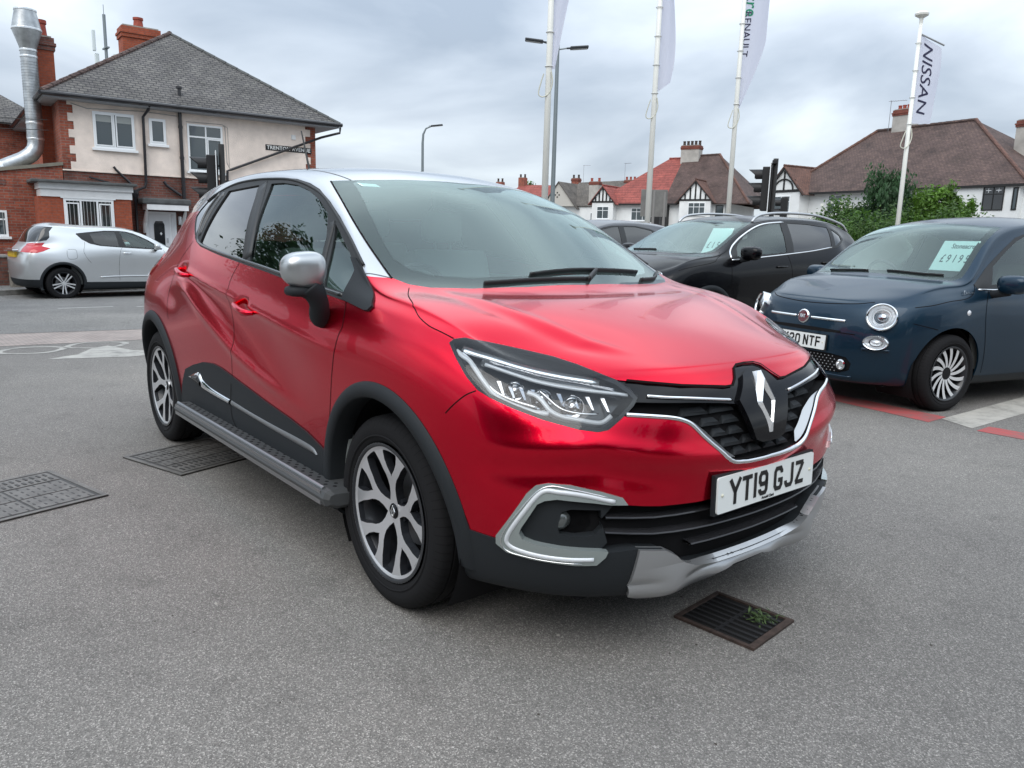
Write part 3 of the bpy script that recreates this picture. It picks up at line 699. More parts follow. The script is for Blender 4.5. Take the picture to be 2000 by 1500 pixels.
def gully():
    M=MX((.785,.015,.004),(.99,.10,0),(-.10,.99,0)); b=MB(); W,H=.29,.275; w2,h2=W/2,H/2
    for a in ((-w2,-h2,w2,-h2+.014),(-w2,h2-.014,w2,h2),(-w2,-h2+.0145,-w2+.014,h2-.0145),(w2-.022,-h2+.0145,w2,h2-.0145)): b.box(a[0],a[1],-.003,a[2],a[3],.006,M=M)
    t=tag(b.obj('drain_grate',RUST),'rusty square drain grate with weeds growing in it, in front of the red car','drain')
    p=MB(); p.box(-w2+.01,-h2+.01,-.003,w2-.01,h2-.01,0,M=M); p.obj('pit_shade',PIT_SHADE,t)  # flat black plate stands in for the shade below the bars
    g=MB()
    for k in range(7): g.box(-w2+.02,-h2+.036+k*.031,.0005,w2-.026,-h2+.047+k*.031,.006,M=M@Matrix.Rotation(.0,4,'Z'),bev=.0015)
    g.box(-.006,-h2+.02,.0005,.006,h2-.02,.0045,M=M); g.obj('grate_bars',mat('dark_iron',(.022,.022,.024),.55,metal=.3,bump=(200,.4,.001)),t)
    random.seed(5); L=MB()
    for k in range(70):
        a=random.gauss(0,1); c=Vector((.845+random.gauss(0,.026),.085+random.gauss(0,.026),.008+abs(random.gauss(0,.010)))); s=random.uniform(.006,.016); rx=Matrix.Rotation(random.uniform(0,6.3),4,'Z')@Matrix.Rotation(random.uniform(-.7,.7),4,'X')
        L.add([(-s*.3,0,0),(0,-s,0),(s*.3,0,.001),(0,s*1.2,.002)],[(0,1,2,3)],0,Matrix.Translation(c)@rx)
    for k in range(14):
        a=random.uniform(0,6.28); r=random.uniform(.02,.06); L.tube([(.845,.085,.004),(.845+r*.6*math.cos(a),.085+r*.6*math.sin(a),.016),(.845+r*math.cos(a),.085+r*math.sin(a),.010)],.0011,4)
    w=L.obj('weeds',mat('weed_green',(.045,.075,.022),.7,noise=(60,.5))); tag(w,'small green weeds sprouting from the drain grate','weeds')
gully()
def grit():
    rng=np.random.default_rng(11); b=MB()
    for k in range(420):
        x,y=(rng.uniform(-6,1.6),rng.uniform(-4,4)) if k%3 else (rng.uniform(-1,1.6),rng.uniform(-1.6,1.4))
        s=rng.uniform(.002,.006)*(2.2 if k%23==0 else 1); a=rng.uniform(0,6.28); g=float(gh(x)); V=[(s*math.cos(a+t)*rng.uniform(.6,1.2),s*math.sin(a+t)*rng.uniform(.5,1.),0) for t in (0,1.3,2.6,3.9,5.1)]
        b.add([(x+v[0],y+v[1],g+.0005) for v in V]+[(x,y,g+s*.6)],[(i,(i+1)%5,5) for i in range(5)],0 if k%4 else 1)
    o=b.obj('grit',[mat('grit_pale',(.34,.32,.29),.9),mat('grit_dark',(.05,.042,.035),.9)]); tag(o,'loose grit and dead leaf crumbs scattered over the forecourt tarmac','grit',kind='stuff')
grit()
# ---------------------------------------------------------------- building materials
def brick_mat(name,c1,c2,mortar,sc=1.0,dirt=.4,rw=.225,rh=.075):
    def b(t,p,co):
        sx=N_(t,'ShaderNodeSeparateXYZ'); t.links.new(co,sx.inputs[0]); ad=N_(t,'ShaderNodeMath',operation='ADD'); t.links.new(sx.outputs[0],ad.inputs[0]); t.links.new(sx.outputs[1],ad.inputs[1])
        cb=N_(t,'ShaderNodeCombineXYZ'); t.links.new(ad.outputs[0],cb.inputs[0]); t.links.new(sx.outputs[2],cb.inputs[1])
        br=N_(t,'ShaderNodeTexBrick',i_Scale=1.,i_Color1=(*c1,1),i_Color2=(*c2,1),i_Mortar=(*mortar,1)); br.inputs['Mortar Size'].default_value=.008*sc; br.inputs['Brick Width'].default_value=rw*sc; br.inputs['Row Height'].default_value=rh*sc; t.links.new(cb.outputs[0],br.inputs['Vector'])
        n=N_(t,'ShaderNodeTexNoise',i_Scale=2.2,i_Detail=8.,i_Roughness=.7); t.links.new(co,n.inputs['Vector'])
        n2=N_(t,'ShaderNodeTexNoise',i_Scale=14.,i_Detail=4.); t.links.new(co,n2.inputs['Vector'])
        c=mixc(t,1.,br.outputs[0],ramp(t,n.outputs[0],[(.32,(1-dirt,)*3),(.52,(1,1,1)),(.8,(1.12,)*3)]),'MULTIPLY'); c=mixc(t,1.,c,ramp(t,n2.outputs[0],[(.3,(.80,)*3),(.7,(1.12,)*3)]),'MULTIPLY')
        t.links.new(c,p.inputs['Base Color']); bp=N_(t,'ShaderNodeBump',i_Strength=.6,i_Distance=.012,invert=True); t.links.new(br.outputs['Fac'],bp.inputs['Height']); t.links.new(bp.outputs[0],p.inputs['Normal'])
    return node_mat(name,b,.85)
def tile_mat(name,c1,c2,gap,rw,rh,dirt=.35,lich=None,slope=1.0):
    def b(t,p,co):
        sx=N_(t,'ShaderNodeSeparateXYZ'); t.links.new(co,sx.inputs[0]); ad=N_(t,'ShaderNodeMath',operation='ADD'); t.links.new(sx.outputs[0],ad.inputs[0]); t.links.new(sx.outputs[1],ad.inputs[1])
        # across = the horizontal axis of this face, picked by its normal
        ge=N_(t,'ShaderNodeNewGeometry'); 
        cb=N_(t,'ShaderNodeCombineXYZ'); t.links.new(sx.outputs[0],cb.inputs[0]); t.links.new(sx.outputs[2],cb.inputs[1])
        cb2=N_(t,'ShaderNodeCombineXYZ'); t.links.new(sx.outputs[1],cb2.inputs[0]); t.links.new(sx.outputs[2],cb2.inputs[1])
        def bk(v):
            br=N_(t,'ShaderNodeTexBrick',i_Scale=1.,i_Color1=(*c1,1),i_Color2=(*c2,1),i_Mortar=(*gap,1)); br.inputs['Mortar Size'].default_value=.012; br.inputs['Brick Width'].default_value=rw; br.inputs['Row Height'].default_value=rh*slope; br.inputs['Bias'].default_value=-.1; t.links.new(v.outputs[0],br.inputs['Vector']); return br
        A,B=bk(cb),bk(cb2); tc=t.nodes.new('ShaderNodeVectorTransform'); tc.vector_type='NORMAL'; tc.convert_from='WORLD'; tc.convert_to='OBJECT'; t.links.new(ge.outputs['Normal'],tc.inputs[0])
        sn=N_(t,'ShaderNodeSeparateXYZ'); t.links.new(tc.outputs[0],sn.inputs[0]); a1=N_(t,'ShaderNodeMath',operation='ABSOLUTE'); t.links.new(sn.outputs[0],a1.inputs[0]); a2=N_(t,'ShaderNodeMath',operation='ABSOLUTE'); t.links.new(sn.outputs[1],a2.inputs[0])
        gt=N_(t,'ShaderNodeMath',operation='GREATER_THAN'); t.links.new(a1.outputs[0],gt.inputs[0]); t.links.new(a2.outputs[0],gt.inputs[1])
        c=mixc(t,gt.outputs[0],A.outputs[0],B.outputs[0])
        n=N_(t,'ShaderNodeTexNoise',i_Scale=.9,i_Detail=8.,i_Roughness=.72); t.links.new(co,n.inputs['Vector']); n2=N_(t,'ShaderNodeTexNoise',i_Scale=9.,i_Detail=5.); t.links.new(co,n2.inputs['Vector'])
        c=mixc(t,1.,c,ramp(t,n.outputs[0],[(.3,(1-dirt,)*3),(.48,(1,1,1)),(.70,(1.45,)*3)]),'MULTIPLY')
        c=mixc(t,1.,c,ramp(t,n2.outputs[0],[(.3,(.78,)*3),(.7,(1.18,)*3)]),'MULTIPLY')
        if lich: c=mixc(t,ramp(t,n2.outputs[0],[(.60,(0,0,0)),(.72,(.55,)*3)]),c,lich)
        t.links.new(c,p.inputs['Base Color']); bp=N_(t,'ShaderNodeBump',i_Strength=.8,i_Distance=.03,invert=True); t.links.new(mixc(t,gt.outputs[0],A.outputs['Fac'],B.outputs['Fac']),bp.inputs['Height']); t.links.new(bp.outputs[0],p.inputs['Normal'])
    return node_mat(name,b,.8)
BRK=brick_mat('red_brick',(.36,.095,.052),(.25,.065,.042),(.24,.17,.14),dirt=.5); BRK2=brick_mat('smooth_orange_brick',(.36,.085,.040),(.31,.075,.038),(.26,.10,.07),dirt=.2); BRKD=brick_mat('dark_brick',(.16,.055,.04),(.20,.075,.055),(.15,.13,.12),dirt=.55)  # BRKD: darker, more uneven brick
SLATE=tile_mat('welsh_slate',(.125,.117,.108),(.09,.083,.082),(.035,.035,.037),.21,.082,.42,lich=(.20,.20,.17)); TBROWN=tile_mat('brown_clay_tile',(.115,.075,.062),(.078,.05,.045),(.05,.032,.03),.20,.085,.5); TRED=tile_mat('red_concrete_tile',(.27,.070,.056),(.22,.058,.048),(.10,.03,.025),.9,.24,.2); TGREY=tile_mat('grey_brown_tile',(.125,.11,.095),(.10,.09,.08),(.05,.045,.04),.35,.16,.35)
TRUST=tile_mat('russet_clay_tile',(.17,.085,.062),(.13,.068,.052),(.06,.035,.03),.20,.085,.35)
DASH=mat('cream_pebbledash',(.80,.69,.61),.9,noise=(1.6,.16,9),bump=(45,1.0,.012)); WREND=mat('white_render',(.70,.71,.70),.85,noise=(.9,.10,7),bump=(30,.4,.006)); GREND=mat('grey_render',(.38,.36,.33),.9,noise=(1.5,.2),bump=(30,.4,.006))
UPVC=mat('white_upvc',(.80,.82,.83),.35); WPAINT=mat('white_painted_wood',(.74,.75,.75),.5,noise=(5,.06)); BTIM=mat('black_timber',(.012,.012,.012),.6); BPIPE=mat('black_iron_pipe',(.015,.014,.017),.35,coat=.3); SOFF=mat('grey_soffit',(.34,.35,.37),.7); LEAD=mat('lead_felt',(.085,.09,.09),.75,noise=(6,.3)); POT=mat('terracotta_pot',(.28,.055,.035),.75,noise=(9,.25)); POTD=mat('dark_pot',(.05,.035,.03),.8); FLAUNCH=mat('stack_concrete',(.30,.28,.25),.9,noise=(7,.3)); ZINC=mat('galvanised_duct',(.42,.44,.45),.35,metal=.85,noise=(5,.25),bump=(18,.25,.01)); ZINCB=mat('duct_tape_band',(.72,.74,.75),.3,metal=.8)
def wglass(name,c=(.035,.05,.055)): return mat(name,c,.04,coat=0,spec=.9,ior=1.6)
WG=wglass('window_glass')
def mbm(M):
    """boxes in a building's own frame"""
    class L(MB):
        def box(s,*a,**k):
            k.setdefault('M',M); return MB.box(s,*a,**k)
        def tube(s,*a,**k):
            k.setdefault('M',M); return MB.tube(s,*a,**k)
    return L()
def window(root,x0,x1,z0,z1,y=0,muls=(),trans=(),fw=.055,m=None,glass=None,sill=True,name='window',curt=None,proud=.035,openers=(),bars=None):
    """frame in the root's local frame; wall face at local y, outside is -y"""
    m=m or UPVC; f=MB(); a=y-proud; b=y+.03
    f.box(x0,a,z0,x0+fw,b,z1); f.box(x1-fw,a,z0,x1,b,z1); f.box(x0+fw,a+.002,z0,x1-fw,b,z0+fw); f.box(x0+fw,a+.002,z1-fw,x1-fw,b,z1)
    for q in muls: f.box(q-fw*.4,a+.003,z0+fw,q+fw*.4,b,z1-fw)
    for q in trans:
        zz,xa,xb=(q,x0+fw,x1-fw) if not isinstance(q,tuple) else q; f.box(xa,a+.005,zz-fw*.4,xb,b,zz+fw*.4)
    for (xa,za,xb,zb) in openers:
        w_=.035; f.box(xa,a-.012,za,xa+w_,a+.002,zb); f.box(xb-w_,a-.012,za,xb,a+.002,zb); f.box(xa+w_,a-.012,za,xb-w_,a+.002,za+w_); f.box(xa+w_,a-.012,zb-w_,xb-w_,a+.002,zb)
    if sill: f.box(x0-.06,y-.09,z0-.07,x1+.06,y+.01,z0-.001)
    o=f.obj(name,m,root)
    g=MB(); g.box(x0+fw*.5,y-.012,z0+fw*.5,x1-fw*.5,y-.004,z1-fw*.5); g.obj('pane',glass or WG,o)
    if curt:
        c=MB()
        for (xa,za,xb,zb) in curt: c.box(xa,y-.0155,za,xb,y-.0125,zb)
        c.obj('curtain',mat('pale_blind',(.35,.37,.36),.8),o)
    if bars:
        c=MB()
        for q in bars: c.tube([(q,y-.035,z0+fw),(q,y-.035,z1-fw)],.009,5)
        c.obj('window_bars',mat('grey_bars',(.30,.31,.31),.5),o)
    return o
def roof_part(root,name,V,F,m,th=.07,ym=None):
    """roof planes with thickness"""
    bm=bmesh.new(); vs=[bm.verts.new(v) for v in V]
    for f in F: bm.faces.new([vs[i] for i in f])
    bmesh.ops.recalc_face_normals(bm,faces=bm.faces)
    if sum(f.normal.z for f in bm.faces)<0: bmesh.ops.reverse_faces(bm,faces=bm.faces[:])
    me=bpy.data.meshes.new(name); bmesh.ops.solidify(bm,geom=bm.faces[:],thickness=th); bm.to_mesh(me); bm.free(); me.materials.append(m)
    o=bpy.data.objects.new(name,me); COL.objects.link(o); o.parent=root; return o
def ridge(root,pts,m,r=.09,name='ridge_tiles',seg=.42):
    b=MB()
    for a,c in zip(pts[:-1],pts[1:]):
        a,c=Vector(a),Vector(c); L=(c-a).length; k=max(1,int(L/seg)); d=(c-a)/k
        for i in range(k): b.tube([a+d*i,a+d*(i+.97)],[r*1.06,r*.92],8)
    return b.obj(name,m,root)
def stack(root,x,y,z0,z1,w_,d_,m,pots,potm=POT,pr=.11,ph=.35,name='chimney',band=None,base=None):
    b=MB(); b.box(x-w_/2,y-d_/2,z0,x+w_/2,y+d_/2,z1-.35 if band else z1,mi=0); 
    t=z1-.35 if band else z1
    if band:
        b.box(x-w_/2-.04,y-d_/2-.04,t+.001,x+w_/2+.04,y+d_/2+.04,t+.12,mi=1); b.box(x-w_/2-.07,y-d_/2-.07,t+.121,x+w_/2+.07,y+d_/2+.07,t+.20,mi=1); b.box(x-w_/2-.02,y-d_/2-.02,t+.201,x+w_/2+.03,y+d_/2+.03,z1,mi=1)
    o=b.obj(name,[m,band or m],root)
    q=MB(); q.box(x-w_/2+.03,y-d_/2+.03,z1+.001,x+w_/2-.03,y+d_/2-.03,z1+.05); q.obj('flaunching',FLAUNCH,o)
    for i in range(pots):
        px=x+(i-(pots-1)/2)*(w_-.25)/max(1,pots-1) if pots>1 else x
        c=MB(); c.lathe([(pr,0),(pr*.82,ph*.75),(pr*.98,ph*.8),(pr*.98,ph),(pr*.6,ph),(pr*.6,ph*.8)],14,M=Matrix.Translation((px,y+(.06 if i%2 else -.06)*0,z1+.04))); c.obj('chimney_pot',potm,o,auto=40)
    return o
def aerial(root,x,y,z0,h,rot=0,name='tv_aerial'):
    b=MB(); b.tube([(x,y,z0),(x,y,z0+h)],.018,5); a=Vector((math.cos(rot),math.sin(rot),0)); p=Vector((-a.y,a.x,0)); c=Vector((x,y,z0+h-.05))
    b.tube([c-a*.15,c+a*.9],.014,5)
    for k in range(7):
        q=c+a*(k*.14); l=.28-.015*k; b.tube([q-p*l,q+p*l],.007,4)
    return b.obj(name,mat('aerial_alloy',(.25,.25,.26),.4,metal=.7),root)
# ---------------------------------------------------------------- corner house on the left
def corner_house():
    ang=math.atan2(.9986,.052); root=empty('corner_house',(-23.37,2.30,-.318),ang,label='red brick corner house with cream upper wall, slate hip roof and TRENTON AVENUE sign',cat='house')
    Z=.318; z=lambda v:v+Z          # heights below are given above the forecourt
    b=MB(); b.box(0,0,-.1,7.46,11.5,z(2.84),mi=0); b.obj('brick_wall',BRKD,root)
    b=MB(); b.box(0,.0,z(2.841),7.46,11.5,z(4.78)); b.obj('upper_wall',BRK,root)
    # cream dash panel with toothed brick ends left showing
    b=MB(); z0,z1=2.80,4.78; n=9; dz=(z1-z0)/n
    for k in range(n):
        a=.34 if k%2 else .20; c=7.27 if k%2 else 7.10
        b.box(a,-.025,z(z0+k*dz),c,-.001,z(z0+(k+1)*dz)+.0005 if k<n-1 else z(z1))
    b.obj('render',DASH,root)
    b=MB(); b.box(-.02,-.045,z(2.765),3.95,-.026,z(2.80)); b.box(4.05,-.045,z(2.765),7.2,-.026,z(2.80)); b.obj('render_bead',DASH,root)
    # roof
    ev=z(4.80); E=[(-.42,-.42,ev),(8.15,-.42,ev),(8.15,11.9,ev),(-.42,11.9,ev)]; A1=(3.95,3.9,z(7.72)); A2=(3.95,8.2,z(7.72))
    rf=roof_part(root,'roof',E+[A1,A2],[(0,1,4),(1,2,5,4),(2,3,5),(3,0,4,5)],SLATE,.06)
    ridge(rf,[E[0],A1],TBROWN,.075); ridge(rf,[E[1],A1],LEAD,.06); ridge(rf,[A1,A2],TBROWN,.085)
    b=MB(); b.box(-.40,-.40,ev-.14,8.13,-.37,ev-.005); b.box(-.40,-.36,ev-.13,-.37,11.8,ev-.01); b.box(8.10,-.36,ev-.13,8.13,11.8,ev-.01); b.obj('fascia',SOFF,root)
    b=MB(); b.box(-.37,-.365,ev-.145,8.10,0-.03,ev-.12); b.box(-.37,0,ev-.145,-.005,11.8,ev-.12); b.box(7.465,0,ev-.145,8.10,11.8,ev-.12); b.obj('soffit',SOFF,root)
    b=MB(); b.tube([(-.45,-.46,ev-.045),(8.22,-.46,ev-.035)],.062,8); b.tube([(-.46,-.44,ev-.045),(-.46,11.8,ev-.045)],.062,8); b.obj('gutter',BPIPE,root)
    v=MB(); v.lathe([(.05,0),(.05,.34),(.085,.35),(.085,.42),(0,.44)],12,M=Matrix.Translation((3.25,.15,z(5.02)))); v.box(3.10,.02,z(4.985),3.40,.30,z(5.03),mi=1); v.obj('roof_vent',[BPIPE,UPVC],root)
    stack(root,3.15,4.75,z(6.0),z(7.86),1.18,.75,BRK2,1,POT,.17,.34,band=BRK2)
    stack(root,-.08,1.9,z(2.9),z(6.55),.50,.78,BRK2,1,POT,.17,.48,band=BRKD)
    # windows of the cream wall
    window(root,.82,1.90,z(3.45),z(4.45),-.025,muls=(1.36,),openers=((1.40,z(3.51),1.86,z(4.40)),(.86,z(3.51),1.33,z(4.40))),curt=((.90,z(4.18),1.30,z(4.38)),(1.44,z(4.18),1.84,z(4.38))))
    window(root,2.30,2.76,z(3.68),z(4.41),-.025,openers=((2.345,z(3.73),2.72,z(4.37)),))
    window(root,3.37,4.41,z(2.98),z(4.37),-.025,muls=(3.91,),trans=(z(4.00),),openers=((3.94,z(3.04),4.37,z(3.97)),))
    # pipes
    b=MB(); b.tube([(2.27,-.40,z(4.72)),(2.26,-.30,z(4.62)),(2.14,-.12,z(4.42)),(2.12,-.10,z(2.55)),(2.08,-.10,z(2.42)),(1.82,-.10,z(2.30)),(1.80,-.12,z(2.1)),(1.80,-.12,0)],.042,8); b.lathe([(.07,0),(.10,.12),(.10,.22),(0,.22)],10,M=Matrix.Translation((1.80,-.13,z(2.10)))); b.obj('downpipe',BPIPE,root)
    b=MB(); b.tube([(3.17,-.10,z(4.70)),(3.17,-.10,0)],.055,8)
    for q in (4.2,3.3,2.4): b.tube([(3.17,-.10,z(q)),(3.17,-.10,z(q+.08))],.068,8)
    b.tube([(2.62,-.08,z(2.62)),(2.70,-.09,z(2.50)),(3.10,-.10,z(2.22))],.042,8); b.obj('soil_pipe',BPIPE,root)
    b=MB(); b.tube([(1.28,-.08,z(2.95)),(1.34,-.09,z(2.86)),(1.78,-.10,z(2.42))],.035,7); b.tube([(.62,-.08,z(2.62)),(1.30,-.09,z(2.44))],.028,7); b.obj('waste_pipe',BPIPE,root)
    b=MB(); b.tube([(8.16,-.44,z(4.70)),(8.16,-.40,z(4.52)),(7.6,-.16,z(4.34)),(4.62,-.12,z(3.10)),(4.50,-.12,z(3.05)),(4.48,-.12,z(2.6))],.040,8); b.obj('rainwater_pipe',BPIPE,root)
    b=MB(); b.tube([(4.44,-.035,z(4.40)),(4.50,-.035,z(4.38)),(4.52,-.035,z(3.3)),(4.62,-.035,z(3.1))],.010,5); b.tube([(3.35,-.035,z(4.42)),(4.42,-.035,z(4.44)),(4.58,-.035,z(4.36)),(4.59,-.035,z(3.2))],.008,5); b.tube([(.3,-.035,z(4.60)),(.7,-.035,z(4.50)),(2.1,-.035,z(4.58)),(3.1,-.035,z(4.55))],.012,5); b.obj('wall_cable',mat('grey_cable',(.35,.34,.33),.6),root)
    b=MB(); b.box(6.62,-.06,z(4.20),6.76,-.026,z(4.34)); b.obj('alarm_box',WPAINT,root)
    # street name
    b=MB(); b.box(5.76,-.036,z(3.80),7.30,-.026,z(3.975)); sg=b.obj('street_sign',mat('sign_black',(.012,.012,.012),.5),root)
    text_obj('street_name','TRENTON AVENUE',.155,MX((6.53,-.038,z(3.885)),(1,0,0),(0,0,1)),mat('sign_white',(.72,.72,.70),.5),sg,sx=1.0,bold=.004,spacing=1.10)
    # bay
    b=MB(); b.box(-.77,-1.0,0,1.51,-.001,z(2.0)); b.obj('bay_wall',BRK2,root)
    b=MB(); b.box(-.70,-1.04,z(2.001),1.54,-.001,z(2.20)); b.box(-.74,-1.09,z(2.202),1.57,-.001,z(2.36)); b.obj('bay_fascia',WPAINT,root)
    b=MB(); b.box(-.92,-1.25,z(2.362),1.66,-.001,z(2.44),bev=.02); b.obj('bay_roof',LEAD,root)
    gl=MATS.get('leaded') or wglass('leaded_glass',(.03,.035,.035))
    wo=window(root,-.18,1.05,z(.92),z(1.97),-1.0,muls=(.23,.64),fw=.06,glass=gl,openers=((-.13,z(.97),.19,z(1.86)),(.68,z(.97),1.0,z(1.86))),bars=(-.04,.06,.15,.30,.38,.47,.56,.74,.84,.94))
    b=MB(); b.box(.72,-1.019,z(1.0),.90,-1.0155,z(1.25)); b.obj('green_notice',mat('green_notice',(.10,.50,.06),.6),wo)
    c=MB(); c.box(-.24,-1.05,z(1.972),1.11,-1.001,z(2.0)); c.obj('window_head',UPVC,wo)
    # door with canopy
    d=MB(); d.box(2.05,-.06,z(-.17),2.92,.02,z(1.72)); do=d.obj('front_door',UPVC,root)
    d=MB(); d.box(2.13,-.075,z(-.12),2.72,-.061,z(1.66)); d.box(2.78,-.075,z(-.12),2.86,-.061,z(1.66)); d.obj('door_leaf',mat('white_door_panel',(.70,.72,.74),.4),do)
    hx=[(-.15,0),(.15,0),(.15,.62),(.10,.72),(-.10,.72),(-.15,.62)]; d=MB(); d.prism(hx,0,.012,M=MX((2.42,-.076,z(.72)),(1,0,0),(0,0,1))); d.obj('door_glass',wglass('door_glass',(.02,.022,.025)),do)
    d=MB(); d.prism([(0,.0),(.035,.05),(0,.10),(-.035,.05)],.0125,.0150,M=MX((2.46,-.076,z(1.02)),(1,0,0),(0,0,1))); d.obj('glass_diamond',UPVC,do)
    d=MB(); d.box(2.62,-.12,z(.80),2.65,-.076,z(.95),bev=.006); d.obj('door_handle',M_CHROME,do)
    c=MB(); c.box(1.86,-.75,z(1.92),3.22,-.001,z(2.10),bev=.05); co=c.obj('porch_canopy',LEAD,root)
    c=MB(); c.box(1.98,-.72,z(1.76),3.14,-.10,z(1.915)); c.obj('canopy_fascia',WPAINT,co)
    for xx in (2.0,3.08):
        c=MB(); c.tube([(xx,-.60,z(1.76)),(xx,-.45,z(1.62)),(xx,-.22,z(1.40)),(xx,-.14,z(1.20)),(xx,-.06,z(1.10))],[.03,.05,.06,.05,.04],8); c.obj('canopy_bracket',WPAINT,co)
    c=MB(); c.box(2.98,-.14,z(1.35),3.06,-.001,z(1.60),bev=.02); c.obj('porch_light',UPVC,root)
    # side wing on the left with sloping coping, its roof falling to the left
    zt=lambda x:z(2.90+.17*x)
    V=[(-6.5,.0,-.1),(-.02,.0,-.1),(-.02,.0,zt(0)),(-6.5,.0,zt(-6.5))]; V+= [(a,5.5,c) for a,_,c in V]
    mesh_obj('wing_wall',V,[(0,1,2,3),(7,6,5,4),(0,3,7,4),(1,5,6,2),(3,2,6,7)],BRK,root)
    V=[(-6.5,-.06,zt(-6.5)+.001),(-.0,-.06,zt(0)+.001),(-.0,-.06,zt(0)+.09),(-6.5,-.06,zt(-6.5)+.09)]; V+=[(a,5.5,c) for a,_,c in V]
    mesh_obj('wing_roof',V,[(0,1,2,3),(7,6,5,4),(0,3,7,4),(1,5,6,2),(3,2,6,7),(0,4,5,1)],mat('buff_felt',(.20,.185,.15),.85,noise=(4,.2)),root)
    window(root,-2.70,-1.44,z(.90),z(1.60),.0,muls=(-2.1,),trans=(z(1.36),),bars=(-1.88,-1.76,-1.65,-1.54))
    b=MB(); b.box(-1.62,-.014,z(2.28),-1.40,-.001,z(2.42)); b.obj('air_brick',BRKD,root)
    # flank windows, deep along the side
    for (y0,y1) in ((5.4,6.5),(8.0,9.0)):
        f=MB(); f.box(-.04,y0,z(3.55),-.001,y1,z(4.55)); fo=f.obj('side_window',UPVC,root); g=MB(); g.box(-.055,y0+.08,z(3.63),-.041,(y0+y1)/2-.03,z(4.30)); g.box(-.055,(y0+y1)/2+.03,z(3.63),-.041,y1-.08,z(4.30)); g.obj('pane',WG,fo)
        l=MB(); l.box(-.03,y0-.1,z(4.552),-.001,y1+.1,z(4.72)); l.obj('lintel',WPAINT,root)
    # steel flue
    fx,fy=-.50,1.15; u=MB(); X=lambda h:Matrix.Translation((fx,fy,z(h)))
    u.tube([(-1.55,1.0,z(2.72)),(-1.15,1.05,z(2.92)),(-.86,1.09,z(3.06)),(-.66,1.12,z(3.20)),(-.54,1.14,z(3.36)),(fx,fy,z(3.56)),(fx,fy,z(6.05))],[.20,.205,.21,.215,.215,.215,.21],24)
    u.lathe([(.21,0),(.225,.10),(.37,.52),(.37,.56),(.275,1.02),(.275,1.06)],28,M=X(6.05)); fo=u.obj('flue',ZINC,root,auto=30)
    DS=mat('duct_seam',(.25,.26,.27),.4,metal=.8)
    for h,r1 in ((3.62,.217),(4.05,.217),(6.02,.217),(5.85,.217),(6.57,.375),(7.08,.28)):
        t=MB(); t.lathe([(r1,0),(r1+.006,.01),(r1+.006,.05),(r1,.06)],28,M=X(h)); t.obj('duct_band',ZINCB,fo)
    for k in range(22): t=MB(); t.lathe([(.212,0),(.217,.006),(.212,.012)],24,M=X(4.15+k*.075)); t.obj('duct_seam',DS,fo)
    t=MB(); t.tube([(-1.45,1.01,z(2.77)),(-1.38,1.02,z(2.805))],.215,20); t.obj('duct_band',ZINCB,fo)
    return root
corner_house()
def cables():
    b=MB()
    for k,(dz,dy) in enumerate(((0,0),(-.28,.05))):
        P=[Vector((-23.9,2.1,4.15+dz)),Vector((-30,-14,5.6+dz))]
        pts=[P[0].lerp(P[1],t)-Vector((0,0,.5*4*t*(1-t))) for t in np.linspace(0,1,12)]; b.tube(pts,.012,4)
    tag(b.obj('overhead_cable',mat('cable_black',(.03,.03,.03),.6)),'two thin overhead cables running left from the corner house','cable')
cables()
# low garden wall and stone post by the kerb
w=MB(); w.box(-.14,-9,-.35,.14,0.10,.46); tagw=w.obj('garden_wall',brick_mat('garden_brick',(.20,.075,.05),(.13,.06,.05),(.12,.10,.09),dirt=.6)); tagw.location=(-19.9,.25,0); tagw.rotation_euler=(0,0,R(8)); tag(tagw,'low weathered brick garden wall behind the silver crossover, left edge','wall')
cp=MB(); cp.box(-.17,-9,.461,.17,.12,.52,bev=.01); cp.obj('coping',CONC,tagw)
p_=MB(); p_.box(-.16,-.16,-.35,.16,.16,.50,bev=.03); p_.box(-.17,-.17,.14,.17,.17,.17); po=p_.obj('gate_post',mat('weathered_stone',(.22,.20,.17),.9,noise=(12,.4),bump=(30,.6,.01))); po.location=(-19.25,.48,0); tag(po,'weathered stone gate post standing at the end of the garden wall','gate post')
w=MB(); w.box(-.12,0,-.35,.12,3.2,.22); w2=w.obj('garden_wall',MATS['garden_brick']); w2.location=(-20.6,1.2,0); w2.rotation_euler=(0,0,R(6)); tag(w2,'short lower length of brick wall between the gate post and the white front door','wall')
# neighbour's roof at the far left
def neighbour():
    r=empty('neighbour_house',(-33.5,-6.5,-.3),math.atan2(.9986,.052),label='brick house behind the corner house at the far left, only its grey roof edge showing',cat='house')
    b=MB(); b.box(0,0,0,10,9,5.2); b.obj('brick_wall',BRK,r); roof_part(r,'roof',[(-.4,-.4,5.2),(10.4,-.4,5.2),(10.4,9.4,5.2),(-.4,9.4,5.2),(3.5,4.5,7.9),(6.8,4.5,7.9)],[(0,1,5,4),(1,2,5),(2,3,4,5),(3,0,4)],SLATE)
    window(r,6.5,7.6,3.2,4.4,0); window(r,1.5,2.8,3.2,4.4,0)
neighbour()
